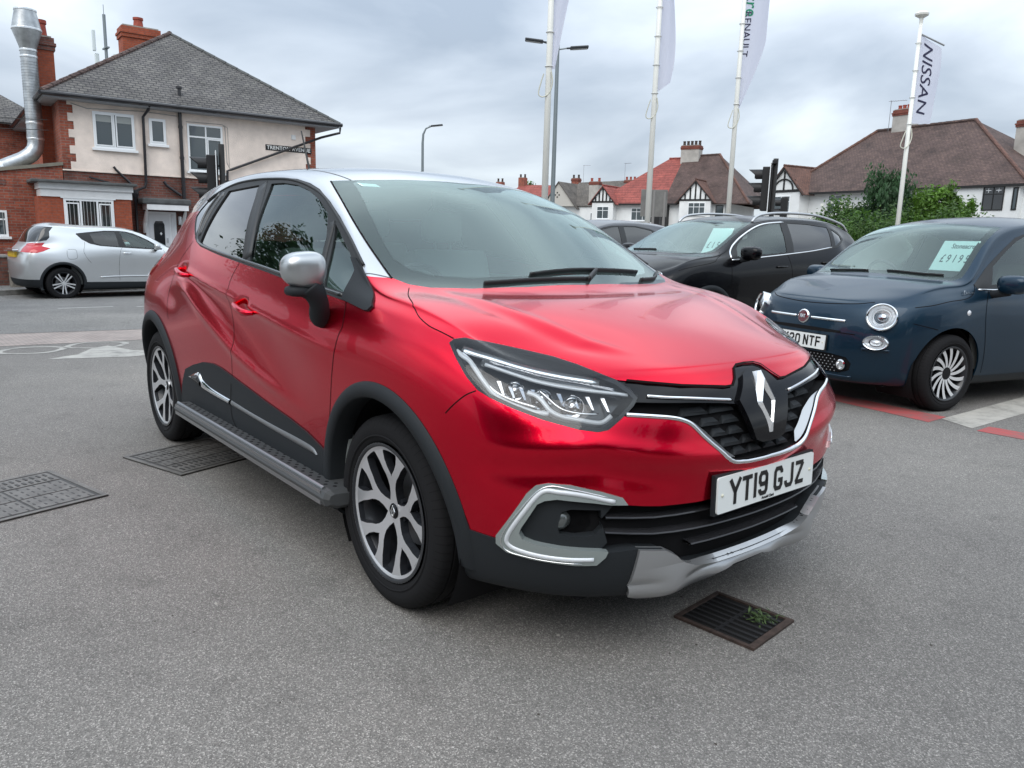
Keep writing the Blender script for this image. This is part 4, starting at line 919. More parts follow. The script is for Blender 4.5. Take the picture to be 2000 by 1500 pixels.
# ---------------------------------------------------------------- houses across the main road
def gable_bay(root,x0,x1,zev,zap,y,ztop0,roofm,depth=3.2,proj=.0,style='bars',wz=(3.2,4.3),wx=None,wm=None,wall=None,ridge_m=None):
    xm=(x0+x1)/2; oh=.28
    b=MB(); b.box(x0+.12,y,0,x1-.12,y+1.2,zev); b.obj('bay_wall',wall or WREND,root)
    g=MB(); g.prism([(x0+.12,zev),(x1-.12,zev),(xm,zap-.12)],0,.10,M=Matrix(((1,0,0,0),(0,0,-1,y+.10),(0,1,0,0),(0,0,0,1)))); go=g.obj('gable',WREND,root)
    t=MB(); T=Matrix(((1,0,0,0),(0,0,-1,y),(0,1,0,0),(0,0,0,1)))
    t.box(x0+.10,y-.04,zev-.06,x1-.10,y-.001,zev+.10)
    if style=='bars':
        for k in range(-2,3):
            xx=xm+k*(x1-x0)*.15; h=(zap-zev)*(1-abs(xx-xm)/((x1-x0)/2))-.18
            if h>.1: t.box(xx-.07,y-.035,zev+.101,xx+.07,y-.001,zev+h)
    else:
        t.box(xm-.06,y-.035,zev+.101,xm+.06,y-.001,zap-.3)
        for rr in (.42,):
            pts=[(xm+rr*(x1-x0)*.62*math.cos(a),y-.03,zev+.10+rr*1.55*math.sin(a)) for a in np.linspace(0,math.pi,13)]; t.tube(pts,.055,6)
            for s in (-1,1): t.tube([(xm+s*.35*(x1-x0)*.62,y-.03,zev+.62),(xm+s*.62*(x1-x0)*.5,y-.03,zev+.12+.55)],.05,6)
    t.obj('black_timbers',BTIM,go)
    bb=MB()
    for s in (-1,1):
        a=Vector((xm,y-.12,zap)); c=Vector((xm+s*((x1-x0)/2+oh),y-.12,zev-.22)); d=(c-a).normalized(); M=MX(a,d,(0,1,0)); bb.box(0,-.03,-.14 if s>0 else -.0,(c-a).length,.03,.0 if s>0 else .14,M=M)
    bb.obj('bargeboard',BTIM,go)
    V=[(x0-oh,y-.16,zev-.24),(xm,y-.16,zap+.04),(x1+oh,y-.16,zev-.24),(x0-oh,y+depth,zev-.24),(xm,y+depth,zap+.04),(x1+oh,y+depth,zev-.24)]
    roof_part(root,'bay_roof',V,[(0,1,4,3),(1,2,5,4)],roofm,.06); ridge(root,[(xm,y-.16,zap+.06),(xm,y+depth,zap+.06)],ridge_m or TRUST,.07,seg=.35)
    if wx:
        n=wx[2]; window(root,wx[0],wx[1],wz[0],wz[1],y,muls=[wx[0]+(wx[1]-wx[0])*(i+1)/n for i in range(n-1)],trans=(wz[1]-.38,),m=wm)
def semi_right():
    ud=Vector((.987,-.16,0)).normalized(); ang=math.atan2(ud.y,ud.x)
    r=empty('house',(-25.15,43.47,-.3),ang,label='white semi detached pair with long brown hipped roof, behind the green shrubs',cat='house',group='houses across the main road')
    H=.3; b=MB(); b.box(-2.0,.6,0,12.8,9.5,4.85); b.obj('white_wall',WREND,r)
    ev=4.78
    roof_part(r,'roof',[(-2.4,.15,ev),(13.2,.15,ev),(13.2,9.9,ev),(-2.4,9.9,ev),(1.2,4.9,8.75),(7.4,4.9,8.75)],[(0,1,5,4),(1,2,5),(2,3,4,5),(3,0,4)],TBROWN,.09)
    ridge(r,[(1.2,4.9,8.78),(7.4,4.9,8.78)],TBROWN,.10); ridge(r,[(7.4,4.9,8.78),(13.2,.15,ev)],TRUST,.10); ridge(r,[(1.2,4.9,8.78),(-2.4,.15,ev)],TRUST,.10)
    f=MB(); f.box(-.1,.10,ev-.14,13.2,.14,ev-.01); f.obj('fascia',BTIM,r)
    gable_bay(r,-2.75,.10,4.75+.12,6.42,-.3,0,TRUST,4.2,style='arch',wz=(3.55,4.60),wx=(-2.15,-.72,2))
    window(r,1.40,2.45,3.45,4.60,.6,muls=(1.92,),trans=(4.25,))
    window(r,5.0,6.6,3.45,4.55,.6,muls=(5.5,6.1))
    b=MB(); b.box(9.6,.25,0,12.75,.599,4.78); b.obj('bay_wall',WREND,r)
    window(r,11.0,12.05,3.50,4.70,.25,muls=(11.52,),m=BTIM,glass=wglass('dark_lead_glass',(.012,.012,.012)),sill=False,trans=(4.30,))
    c=MB()
    for q in (11.28,11.78): c.box(q-.13,.212,4.475,q+.13,.2145,4.50); c.box(q-.012,.211,4.38,q+.012,.2135,4.60)
    c.obj('leaded_crosses',UPVC,r)
    window(r,12.45,12.70,3.5,4.6,.25,m=BTIM,sill=False)
    stack(r,2.9,5.1,7.6,9.85,1.15,.9,GREND,4,POT,.12,.28,band=brick_mat('stack_brick',(.24,.06,.04),(.18,.05,.035),(.15,.1,.08)))
    f=MB(); f.box(2.3,4.05,7.93,3.4,4.63,7.99); f.obj('lead_flashing',WPAINT,r)
    aerial(r,2.0,4.8,8.4,2.1,.4)
    b=MB(); b.box(8.9,4.0,0,17.5,10.4,5); b.obj('rear_wing_wall',WREND,r)
    return r
semi_right()
def right_neighbour():
    ud=Vector((.987,-.16,0)).normalized(); ang=math.atan2(ud.y,ud.x); o=Vector((-25.15,43.47,-.3))+ud*10.2+Vector((.16,.987,0))*3.2
    r=empty('house',o,ang,label='brown roofed house at the right edge with a brick topped chimney',cat='house',group='houses across the main road')
    b=MB(); b.box(0,0,0,12,8,4.6); b.obj('white_wall',WREND,r); roof_part(r,'roof',[(-2.2,-.4,4.5),(12,-.4,4.5),(12,8.6,4.5),(-2.2,8.6,4.5),(-1.0,4.3,7.75),(9,4.3,7.75)],[(0,1,5,4),(1,2,5),(2,3,4,5),(3,0,4)],TBROWN,.09)
    ridge(r,[(-1.0,4.3,7.78),(9,4.3,7.78)],TBROWN,.1)
    stack(r,.42,1.3,5.0,8.35,1.0,.9,GREND,1,POT,.12,.25,band=MATS['stack_brick'])
right_neighbour()
def semi_mid():
    ud=Vector((.95,.32,0)).normalized(); ang=math.atan2(ud.y,ud.x)
    r=empty('house',(-52.5,51.7,-.3),ang,label='semi detached pair with half bright red, half brown roof and black and white gables',cat='house',group='houses across the main road')
    b=MB(); b.box(.6,.6,0,13.0,10,5.0); b.obj('white_wall',WREND,r); ev=4.95
    roof_part(r,'red_roof',[(.2,.2,ev),(7.38,.2,ev),(7.38,5,9.35),(5.9,5,9.35),(.2,10,ev),(7.38,10,ev)],[(0,1,2,3),(4,0,3),(5,4,3,2)],TRED,.09)
    roof_part(r,'brown_roof',[(7.39,.2,ev),(15.2,.2,ev),(10.8,5,9.60),(7.39,5,9.50),(15.2,10,ev),(7.39,10,ev)],[(0,1,2,3),(1,4,2),(4,5,3,2)],TBROWN,.09)
    ridge(r,[(10.8,5,9.63),(15.2,.2,ev)],TRUST,.11); ridge(r,[(7.4,5,9.53),(10.8,5,9.63)],TBROWN,.1); ridge(r,[(5.9,5,9.38),(7.38,5,9.38)],TRED,.1)
    gable_bay(r,.30,2.75,5.05,6.55,-.2,0,TRED,5.0,style='bars',wz=(3.5,4.65),wx=(.95,2.2,2),ridge_m=TRED)
    gable_bay(r,9.0,12.1,5.20,6.95,-.2,0,TRUST,5.0,style='bars',wz=(3.9,5.0),wx=(9.95,11.5,3))
    window(r,4.15,5.8,3.4,4.55,.6,muls=(4.7,5.3),trans=(4.2,)); window(r,12.2,12.9,3.8,4.8,.6,m=BTIM)
    f=MB(); f.box(3.0,.14,ev-.16,8.8,.19,ev-.01); f.obj('fascia',BTIM,r)
    p=MB(); p.box(6.9,.05,0,7.9,.599,4.9); p.obj('shared_porch',BTIM,r)
    stack(r,8.1,4.9,8.4,10.45,1.75,1.0,GREND,5,POTD,.14,.42,band=MATS['stack_brick'])
semi_mid()
def semi_far():
    ud=Vector((.95,.32,0)).normalized(); ang=math.atan2(ud.y,ud.x)
    r=empty('house',(-66,62,-.3),ang,label='house with grey brown tiled roof and pale gable pierced by four small diamonds',cat='house',group='houses across the main road')
    b=MB(); b.box(-2.8,.4,0,9,9,5.4); b.obj('white_wall',WREND,r)
    roof_part(r,'roof',[(-1.4,.2,5.35),(9.4,.2,5.35),(9.4,9.2,5.35),(-1.4,9.2,5.35),(-1.4,4.6,8.35),(4.6,4.6,8.5)],[(0,1,5,4),(1,2,5),(2,3,4,5),(3,0,4)],TGREY,.09)
    g=MB(); g.prism([(-3.6,5.3),(.6,5.3),(-1.6,8.0)],0,.3,M=Matrix(((1,0,0,0),(0,0,-1,.1),(0,1,0,0),(0,0,0,1)))); go=g.obj('gable',mat('buff_render',(.46,.44,.40),.9),r)
    d=MB()
    for dx,dz in ((0,.25),(0,-.25),(-.25,0),(.25,0)): d.prism([(dx,dz+.12),(dx+.12,dz),(dx,dz-.12),(dx-.12,dz)],0,.02,M=Matrix(((1,0,0,-1.75),(0,0,-1,-.2),(0,1,0,6.6),(0,0,0,1))))
    d.obj('gable_diamonds',BTIM,go)
    roof_part(r,'gable_roof',[(-4.0,-.35,5.0),(-1.6,-.35,8.15),(1.0,-.35,5.0),(-4.0,4.6,5.0),(-1.6,4.6,8.15),(1.0,4.6,5.0)],[(0,1,4,3),(1,2,5,4)],TGREY,.08)
    window(r,-2.6,-.8,3.2,4.6,.4,muls=(-2.0,-1.4)); window(r,2.4,4.0,3.2,4.6,.4,muls=(3.2,))
    stack(r,2.65,.9,4.9,8.1,1.2,.8,GREND,2,POT,.16,.40,band=MATS['stack_brick'])
    stack(r,5.4,4.6,7.4,8.5,1.25,.9,GREND,3,POT,.14,.38,band=MATS['stack_brick']); aerial(r,4.6,4.6,8.2,2.3,-.2)
    q=Vector((-66,62,-.3))-ud*4.5+Vector((-.32,.95,0))*2
    r2=empty('house',q,ang,label='house with bright red tiled roof to the left of the first flagpole',cat='house',group='houses across the main road')
    b=MB(); b.box(-6,.3,0,2.0,9,5.6); b.obj('white_wall',WREND,r2); roof_part(r2,'roof',[(-6.6,0,5.5),(2.3,0,5.5),(2.3,9,5.5),(-6.6,9,5.5),(-6.6,4.5,8.35),(2.3,4.5,8.1)],[(0,1,5,4),(2,3,4,5)],TRED,.1)
    stack(r2,-6.2,4.5,7.5,9.2,.9,.8,BRK,2,POTD,.14,.42); stack(r2,1.6,4.6,7.6,9.0,.95,.8,BRK,2,POTD,.14,.42,band=MATS['stack_brick']); aerial(r2,2.6,4.6,8.2,2.4,.1)
    r3=empty('house',q-ud*9.5,ang,label='low roofed house nearest the red car roof line, dark chimney pots showing',cat='house',group='houses across the main road')
    b=MB(); b.box(-6,.3,0,3,9,5.4); b.obj('white_wall',WREND,r3); roof_part(r3,'roof',[(-6.6,0,5.3),(3.3,0,5.3),(3.3,9,5.3),(-6.6,9,5.3),(-6.6,4.5,7.9),(3.3,4.5,7.9)],[(0,1,5,4),(2,3,4,5)],TRED,.1)
    stack(r3,-.2,4.5,7.3,8.7,.9,.8,BRK,2,POTD,.14,.45); 
semi_far()
# ---------------------------------------------------------------- red crossover: body net (x forward, half widths)
def captur_surface():
    Z=[.20,.24,.41,.59,.77,.92]
    cols=[]
    def col(xs,ys,zs): cols.append(list(zip(xs,ys,zs)))
    rx=[-3.10,-3.19,-3.24,-3.255,-3.24,-3.19,-3.12,-3.10,-3.085,-3.07]; rz=[.24,.27,.42,.60,.78,.95,1.08,1.11,1.13,1.15]
    col(rx,[0]*10,rz)
    col([x+.005 for x in rx],[.25]*10,rz)
    col([x+.03 for x in rx],[.44,.47,.50,.51,.51,.50,.48,.47,.45,.43],rz)
    col([-3.0,-3.08,-3.13,-3.15,-3.14,-3.08,-3.02,-3.0,-2.98,-2.97],[.62,.70,.735,.75,.75,.73,.67,.63,.585,.53],[.24,.27,.42,.60,.78,.95,1.07,1.11,1.14,1.16])
    col([-2.88,-2.9,-2.92,-2.92,-2.91,-2.9,-2.88,-2.85,-2.84,-2.83],[.70,.80,.84,.852,.845,.815,.72,.665,.60,.54],[.22,.25,.42,.60,.78,.95,1.08,1.19,1.28,1.335])
    col([-2.6]*6+[-2.56,-2.55,-2.54,-2.53],[.76,.83,.87,.885,.882,.855,.755,.685,.612,.555],[.2,.24,.42,.60,.78,.95,1.14,1.28,1.39,1.45])
    col([-2.15]*6+[-2.15,-2.14,-2.12,-2.10],[.78,.85,.875,.885,.89,.876,.812,.735,.645,.582],[.2,.24,.42,.60,.78,.95,1.15,1.32,1.445,1.496])
    col([-1.7]*6+[-1.7,-1.68,-1.65,-1.63],[.78,.85,.872,.88,.89,.882,.838,.752,.652,.595],[.2,.24,.42,.60,.78,.94,1.115,1.30,1.46,1.515])
    col([-1.25]*6+[-1.24,-1.2,-1.13,-1.08],[.78,.85,.868,.875,.885,.88,.84,.755,.655,.592],[.2,.24,.42,.60,.77,.93,1.085,1.27,1.415,1.475])
    col([-.8]*6+[-.78,-.73,-.65,-.60],[.78,.85,.868,.875,.885,.88,.838,.77,.70,.652],[.2,.24,.42,.60,.77,.91,1.05,1.17,1.275,1.312])
    col([-.35]*6+[-.32,-.29,-.265,-.24],[.78,.85,.868,.88,.888,.878,.842,.81,.775,.735],[.2,.24,.42,.60,.77,.90,1.0,1.045,1.073,1.092])
    col([0]*6+[0,0,0,0],[.76,.84,.875,.889,.889,.872,.845,.822,.79,.75],[.2,.24,.42,.60,.78,.91,.965,.997,1.02,1.036])
    col([.28]*6+[.27,.26,.25,.23],[.75,.82,.86,.876,.872,.852,.822,.80,.77,.73],[.2,.24,.42,.59,.76,.875,.925,.95,.972,.988])
    col([.42,.47,.51,.52,.51,.485,.455,.435,.41,.38],[.70,.765,.80,.815,.81,.79,.765,.745,.72,.685],[.2,.24,.40,.57,.73,.82,.865,.89,.91,.928])
    col([.56,.65,.695,.69,.69,.65,.61,.585,.56,.53],[.60,.645,.665,.675,.672,.655,.635,.625,.61,.595],[.2,.235,.38,.54,.69,.785,.83,.852,.87,.888])
    col([.66,.755,.80,.80,.805,.765,.73,.71,.69,.66],[.43,.45,.455,.46,.46,.455,.45,.45,.44,.43],[.2,.225,.365,.525,.67,.79,.835,.858,.872,.887])
    col([.70,.79,.84,.845,.85,.81,.775,.755,.735,.71],[.22]*10,[.2,.222,.36,.52,.67,.795,.84,.86,.872,.885])
    fx=[.71,.80,.85,.857,.862,.82,.785,.765,.745,.72]
    col(fx,[0]*10,[.2,.22,.36,.52,.67,.795,.84,.86,.872,.884])
    C={4:(-2.93,1.36),5:(-2.64,1.505),6:(-2.2,1.55),7:(-1.66,1.56),8:(-.94,1.513),9:(-.44,1.30),10:(.02,1.068),11:(.20,1.035),12:(.40,.99),13:(.58,.94)}
    return cage_surface(cols,C,3,14,level=4)

RED=mat('red_metallic_paint',(.68,.0005,.024),.22,metal=.93,coat=.38,coat_r=.008)
SILV=mat('silver_roof_paint',(.46,.48,.50),.30,metal=.7,coat=1,coat_r=.02)
def smooth01(x,a,b):
    t=np.clip((x-a)/(b-a),0,1); return t*t*(3-2*t)
def build_captur():
    root=empty('car',(0,0,0),0,label='glossy red crossover with silver roof and silver mirrors, plate YT19 GJZ, parked in the foreground',cat='car')
    s=vnormals(captur_surface())
    # ---- pressed shapes in the metal
    V=s.V; x,y,z=V[:,0],V[:,1],V[:,2]; ay=np.abs(y)
    side=(ay>.6)
    zA=np.interp(x,[-2.6,-2.15,-1.75,-1.34,-1.08,-.78,-.3,.1],[1.04,1.035,.985,.940,.902,.868,.815,.75])
    zB=np.interp(x,[-2.3,-2.10,-1.94,-1.76,-1.58,-1.45,-1.305,-1.05,-.77,-.55,-.3],[.99,.965,.935,.865,.80,.752,.70,.643,.600,.575,.56])
    t=np.clip((zA-z)/np.maximum(zA-zB,.02),0,1); env=smooth01(x,-2.14,-1.75)*(1-smooth01(x,-.95,-.38))
    d=-.019*np.sin(np.pi*t**.8)*env
    # sharp shoulder pressings above and below the scallop
    d+= .006*np.exp(-((z-zB+.012)/.022)**2)*smooth01(x,-2.2,-1.9)*(1-smooth01(x,-1.0,-.5))
    d+= .005*np.exp(-((z-zA-.010)/.016)**2)*smooth01(x,-2.2,-2.05)*(1-smooth01(x,-.7,-.1))
    # shallow hollow behind the rear door handle running to the rear arch
    d+= -.012*np.exp(-((x+2.22)/.16)**2-((z-.88)/.075)**2)
    # handle scoops
    for hx,hz in ((-2.13,1.025),(-1.24,.915)):
        d+= -.020*np.exp(-((x-hx-.05)/.055)**4-((z-hz)/.030)**4)
    s.V[:,1]+=np.where(side,np.sign(y)*d,0)
    # bonnet: raised centre with a rib each side, hollow outside the rib
    top=(z>.80)&(x>-.12)&(x<.75)
    yr=np.interp(x,[-.1,.2,.5,.7],[.60,.55,.45,.33]); q=ay-yr; e2=smooth01(x,-.10,.03)*(1-smooth01(x,.50,.64))
    s.V[:,2]+=np.where(top,e2*(.0045*np.exp(-(q/.026)**2)-.004*np.exp(-((q-.055)/.035)**2)),0)
    # bumper: brow over the lower corners
    fr=(x>.40)&(z<.74)&(z>.40)
    zb=np.interp(ay,[0,.45,.62,.78],[.545,.60,.635,.62])
    dd=.012*np.exp(-((z-zb-.045)/.035)**2)-.014*np.exp(-((z-zb+.02)/.04)**2)*smooth01(ay,.30,.52)
    s.V[:,0]+=np.where(fr,dd*(1-smooth01(ay,.80,.86)),0)
    vnormals(s); bvh=bvh_of(s)
    # ---- cut the wheel openings
    for cx in (0,-2.606):
        P=np.stack([s.V[:,0]-cx,s.V[:,2]-.335],1); r=np.linalg.norm(P,axis=1)
        k=(np.abs(s.V[:,1])>.4)
        tr=np.abs((r-.385))[s.T].min(1)<.03; kk=k[s.T].any(1); s=refine(s,tr&kk)
        P=np.stack([s.V[:,0]-cx,s.V[:,2]-.335],1); r=np.linalg.norm(P,axis=1); k=np.abs(s.V[:,1])>.4
        _,s=split(s,np.where(k,r-.385,1.))
    rgt=lambda f:(lambda q:(np.abs(q.V[:,1])>f))
    # ---- windscreen
    ws=[(-.938,.575),(-.80,.618),(-.60,.664),(-.448,.686),(-.30,.698),(-.215,.706),(-.150,.675),(-.100,.62),(-.043,.481),(.004,.272),(.022,.0),(.022,-.2),(-.80,-.2),(-.80,0),(-.815,.18),(-.862,.38),(-.90,.50)]
    scr,s=cutpoly(s,ws,top_pr,lambda q:(q.V[:,2]>1.0),2)
    fr_in=[(-.86,.512),(-.80,.525),(-.60,.585),(-.42,.628),(-.31,.645),(-.235,.622),(-.165,.555),(-.110,.432),(-.070,.25),(-.062,0),(-.062,-.2),(-.775,-.2),(-.775,0),(-.785,.06),(-.805,.16),(-.850,.36),(-.878,.475)]
    clear,frit=cutpoly(scr,fr_in,top_pr,None,2)
    wsn=panel('windscreen',clear,G_GLARE,root,off=.0); panel('windscreen_edge',frit,G_SCREEN,wsn,off=.0)
    panel('windscreen_surround',frit,M_FRIT,root,off=-.004)
    # ---- side glass and its black frame
    dlo=[(-.118,1.000),(-.128,.985),(-.150,.984),(-.295,1.004),(-.457,1.018),(-.835,1.053),(-1.003,1.070),(-1.311,1.096),(-1.604,1.122),(-1.878,1.152),(-1.965,1.172),(-2.023,1.195),(-2.13,1.258),(-2.195,1.304),(-2.185,1.340),(-2.14,1.386),(-2.07,1.420),(-1.975,1.447),(-1.84,1.464),(-1.661,1.474),(-1.472,1.478),(-1.290,1.474),(-1.146,1.463),(-1.009,1.440),(-.900,1.412),(-.770,1.363),(-.632,1.300),(-.501,1.230),(-.378,1.155),(-.307,1.108),(-.238,1.070),(-.150,1.022)]
    hi=lambda q:(q.V[:,2]>.95)&(np.abs(q.V[:,1])>.5)
    dl,s=cutpoly(s,dlo,side_pr,hi,2)
    quarter=[(-2.125,1.262),(-2.188,1.304),(-2.178,1.336),(-2.128,1.382),(-2.062,1.414),(-2.003,1.434),(-2.014,1.326),(-2.033,1.200)]
    rg=[(-1.874,1.430),(-1.508,1.448),(-1.40,1.28),(-1.285,1.112),(-1.55,1.132),(-1.714,1.147),(-1.880,1.163),(-1.905,1.175),(-1.90,1.23)]
    fg=[(-1.379,1.450),(-1.259,1.450),(-1.115,1.436),(-.984,1.409),(-.847,1.365),(-.735,1.312),(-.60,1.148),(-.545,1.049),(-.75,1.066),(-.909,1.082),(-1.205,1.106)]
    ql=[(-.640,1.272),(-.450,1.166),(-.36,1.105),(-.330,1.031),(-.485,1.043),(-.53,1.10)]
    doorpoly_f=[(-1.308,1.105),(-1.311,1.096),(-1.347,1.044),(-1.368,.989),(-1.372,.940),(-1.352,.878),(-1.318,.762),(-1.345,.651),(-1.363,.540),(-1.385,.45),(-1.375,.372),(-1.268,.250),(-.40,.250),(-.406,.438),(-.395,.481),(-.350,.622),(-.312,.776),(-.285,.878),(-.265,.921),(-.275,.962),(-.30,1.010),(-.30,1.06),(-.36,1.09),(-.6,1.10)]
    doorpoly_r=[(-1.308,1.15),(-1.311,1.096),(-1.347,1.044),(-1.368,.989),(-1.372,.940),(-1.352,.878),(-1.318,.762),(-1.345,.651),(-1.363,.540),(-1.385,.45),(-1.375,.372),(-1.268,.250),(-1.9,.250),(-1.99,.33),(-2.02,.45),(-2.10,.60),(-2.20,.70),(-2.27,.745),(-2.29,.790),(-2.305,.845),(-2.29,.896),(-2.25,.954),(-2.215,1.025),(-2.18,1.080),(-2.04,1.175),(-2.0,1.21)]
    # ---- lower cladding (both doors), then doors
    clad=[(-2.3,.10),(-2.10,.44),(-2.03,.515),(-1.90,.555),(-1.74,.592),(-1.60,.604),(-1.50,.600),(-1.40,.587),(-1.3,.573),(-1.223,.563),(-.964,.530),(-.730,.506),(-.571,.483),(-.472,.459),(-.405,.441),(-.30,.43),(-.30,.10)]
    low=lambda q:(q.V[:,2]<.75)&(np.abs(q.V[:,1])>.55)&(q.V[:,0]>-2.5)&(q.V[:,0]<-.1)
    cl,s=cutpoly(s,clad,side_pr,low,2)
    flank=lambda q:(np.abs(q.V[:,1])>.6)&(q.V[:,2]<1.22)
    df,s=cutpoly(s,doorpoly_f,side_pr,flank,2)
    dr,s=cutpoly(s,doorpoly_r,side_pr,flank,2)
    # ---- roof in silver
    zl=lambda q: np.interp(q.V[:,0],[-3.3,-2.72,-2.4,-2.17,-1.5,-.5,-.29,-.22,-.2],[1.31,1.33,1.33,1.335,1.30,1.15,1.094,1.089,1.088])
    def roofcut(s):
        for _ in range(2):
            f=zl(s)-s.V[:,2]; s=refine(s,(np.abs(f[s.T]).min(1)<.03)&(s.cen()[:,0]<-.1))
        f=zl(s)-s.V[:,2]; f=np.where(s.V[:,0]>-.195,.5,f); return split(s,f)
    roof,s=roofcut(s)
    # ---- front end regions
    dg=diag_pr((.75,.66)); P2=lambda L:dg(np.array(L))
    HL=[(0.290,-0.810,0.929),(0.294,-0.796,0.940),(0.317,-0.772,0.945),(0.371,-0.733,0.934),(0.453,-0.664,0.916),(0.524,-0.607,0.901),(0.591,-0.569,0.884),(0.648,-0.538,0.866),(0.685,-0.510,0.852),(0.719,-0.490,0.829),(0.741,-0.481,0.810),(0.744,-0.482,0.806),(0.747,-0.500,0.788),(0.744,-0.533,0.762),(0.737,-0.565,0.739),(0.732,-0.582,0.727),(0.718,-0.608,0.722),(0.686,-0.652,0.728),(0.618,-0.723,0.750),(0.546,-0.774,0.775),(0.485,-0.806,0.797),(0.446,-0.820,0.814),(0.401,-0.827,0.846),(0.345,-0.824,0.891),(0.301,-0.813,0.922)]
    DRL=[(0.780,-0.540,0.514),(0.773,-0.556,0.536),(0.744,-0.611,0.556),(0.696,-0.680,0.574),(0.653,-0.726,0.577),(0.628,-0.748,0.569),(0.608,-0.763,0.545),(0.572,-0.781,0.481),(0.521,-0.796,0.405),(0.517,-0.792,0.379),(0.543,-0.773,0.357),(0.599,-0.735,0.348),(0.687,-0.645,0.339),(0.722,-0.596,0.340),(0.738,-0.578,0.363),(0.744,-0.574,0.380),(0.733,-0.595,0.384),(0.668,-0.684,0.390),(0.615,-0.737,0.398),(0.591,-0.756,0.407),(0.584,-0.764,0.424),(0.590,-0.763,0.441),(0.631,-0.743,0.517),(0.646,-0.730,0.528),(0.671,-0.707,0.534),(0.731,-0.630,0.525),(0.757,-0.586,0.517)]
    fw=lambda q:(q.V[:,0]>.15)&(np.abs(q.V[:,1])>.40)&(q.V[:,2]>.68)
    hl,s=cutpoly(s,P2(HL),dg,fw,3)
    fw2=lambda q:(q.V[:,0]>.35)&(np.abs(q.V[:,1])>.45)&(q.V[:,2]<.62)
    drl,s=cutpoly(s,P2(DRL),dg,fw2,3)
    ff=lambda q:(q.V[:,0]>.45)
    gy=[(-.3,.868),(.0,.868),(.047,.866),(.071,.859),(.100,.832),(.128,.8165),(.160,.8155),(.326,.830),(.428,.842),(.520,.853),(.56,.86),(.56,.80),(.56,.763),(.535,.761),(.469,.756),(.40,.747),(.364,.738),(.334,.723),(.296,.687),(.246,.645),(.208,.615),(.179,.602),(.122,.596),(0,.593),(-.3,.593)]
    gr,s=cutpoly(s,gy,front_pr,lambda q:(q.V[:,0]>.62),3)
    lg=[(-.3,.492),(0,.492),(.306,.493),(.433,.499),(.488,.505),(.54,.513),(.60,.525),(.70,.545),(.735,.545),(.755,.525),(.772,.46),(.782,.40),(.765,.372),(.70,.368),(.60,.365),(.578,.376),(.495,.379),(.41,.366),(.367,.342),(.331,.311),(.284,.294),(.174,.284),(-.3,.279)]
    lgr,s=cutpoly(s,lg,front_pr,lambda q:(q.V[:,0]>.50),3)
    sk=[(-.3,.279),(.174,.284),(.284,.294),(.331,.311),(.367,.342),(.41,.366),(.496,.379),(.500,.33),(.502,.295),(.50,.27),(.485,.225),(.43,.206),(.30,.203),(.215,.212),(.15,.232),(.08,.240),(-.3,.240)]
    skd,s=cutpoly(s,sk,front_pr,ff,3)
    lb=[(.97,.445),(.837,.439),(.827,.398),(.797,.392),(.5,.40),(-.3,.40),(-.3,.05),(.97,.05)]
    lbp,s=cutpoly(s,lb,front_pr,lambda q:(q.V[:,0]>.36),3)
    # rear black bumper + tail lamps
    rb=[(-3.6,.05),(-3.6,.47),(-3.1,.46),(-2.93,.40),(-2.90,.05)]
    rbp,s=cutpoly(s,rb,side_pr,None,2)
    tl=[(-3.10,1.075),(-2.88,1.085),(-2.82,1.062),(-2.80,1.02),(-2.86,.96),(-3.10,.93)]
    tll,s=cutpoly(s,tl,side_pr,lambda q:(np.abs(q.V[:,1])>.42)&(q.V[:,0]<-2.7),2)
    rw=[(-2.60,1.44),(-2.66,1.40),(-2.80,1.30),(-2.97,1.17),(-3.04,1.115),(-3.3,1.08),(-3.3,1.6),(-2.60,1.6)]
    rwg,roofb=cutpoly(roof,rw,side_pr,lambda q:(np.abs(q.V[:,1])<.52)&(q.V[:,0]<-2.5),2); rwg2,s=cutpoly(s,rw,side_pr,lambda q:(np.abs(q.V[:,1])<.52)&(q.V[:,0]<-2.5),2)
    # bonnet as its own panel
    hd=[(-.127,.69),(-.06,.735),(-.003,.763),(.055,.783),(.113,.80),(.179,.805),(.30,.79),(.40,.72),(.60,.57),(.70,.50),(.80,.43),(.86,.3),(.86,-.3),(-.3,-.3),(-.3,.45),(-.2,.63)]
    hood,s=cutpoly(s,hd,top_pr,lambda q:(q.V[:,2]>.80)&(q.V[:,0]>-.16),3)
    panel('roof',roofb,SILV,root); panel('rear_screen',Surf(np.vstack([rwg.V,rwg2.V]),np.vstack([rwg.N,rwg2.N]),np.vstack([rwg.T,rwg2.T+len(rwg.V)])),glass_mat('rear_glass',(.45,.48,.48),1.2,1.5),root)
    body=panel('body',s,RED,root,skirt=.012)
    panel('bonnet',hood,RED,root,skirt=.012)
    panel('lower_bumper',lbp,M_PLAST,root,off=.003,skirt=.012)
    panel('rear_bumper_trim',rbp,M_PLAST,root,off=.003,skirt=.01)
    for h,sg in zip(lr(tll),(-1,1)): panel('tail_light',h,mat('tail_lens',(.22,.004,.006),.08,coat=1),root,off=.006,skirt=.01)
    q=skd; 
    for _ in range(2): q=refine(q,np.ones(len(q.T),bool))
    a=np.abs(q.V[:,1]); zz=q.V[:,2]
    bul=.026*np.exp(-((a-.36)/.085)**2)*np.clip((.315-zz)/.08,0,1)-.018*np.exp(-((zz-.262)/.016)**2)*(1-np.exp(-((a-.36)/.10)**2))+.010*np.exp(-((a-.12)/.05)**2)*np.clip((.27-zz)/.04,0,1)
    q.V[:,0]+=bul; vnormals(q); panel('skid_trim',q,M_SATIN,root,off=.014,skirt=.03)
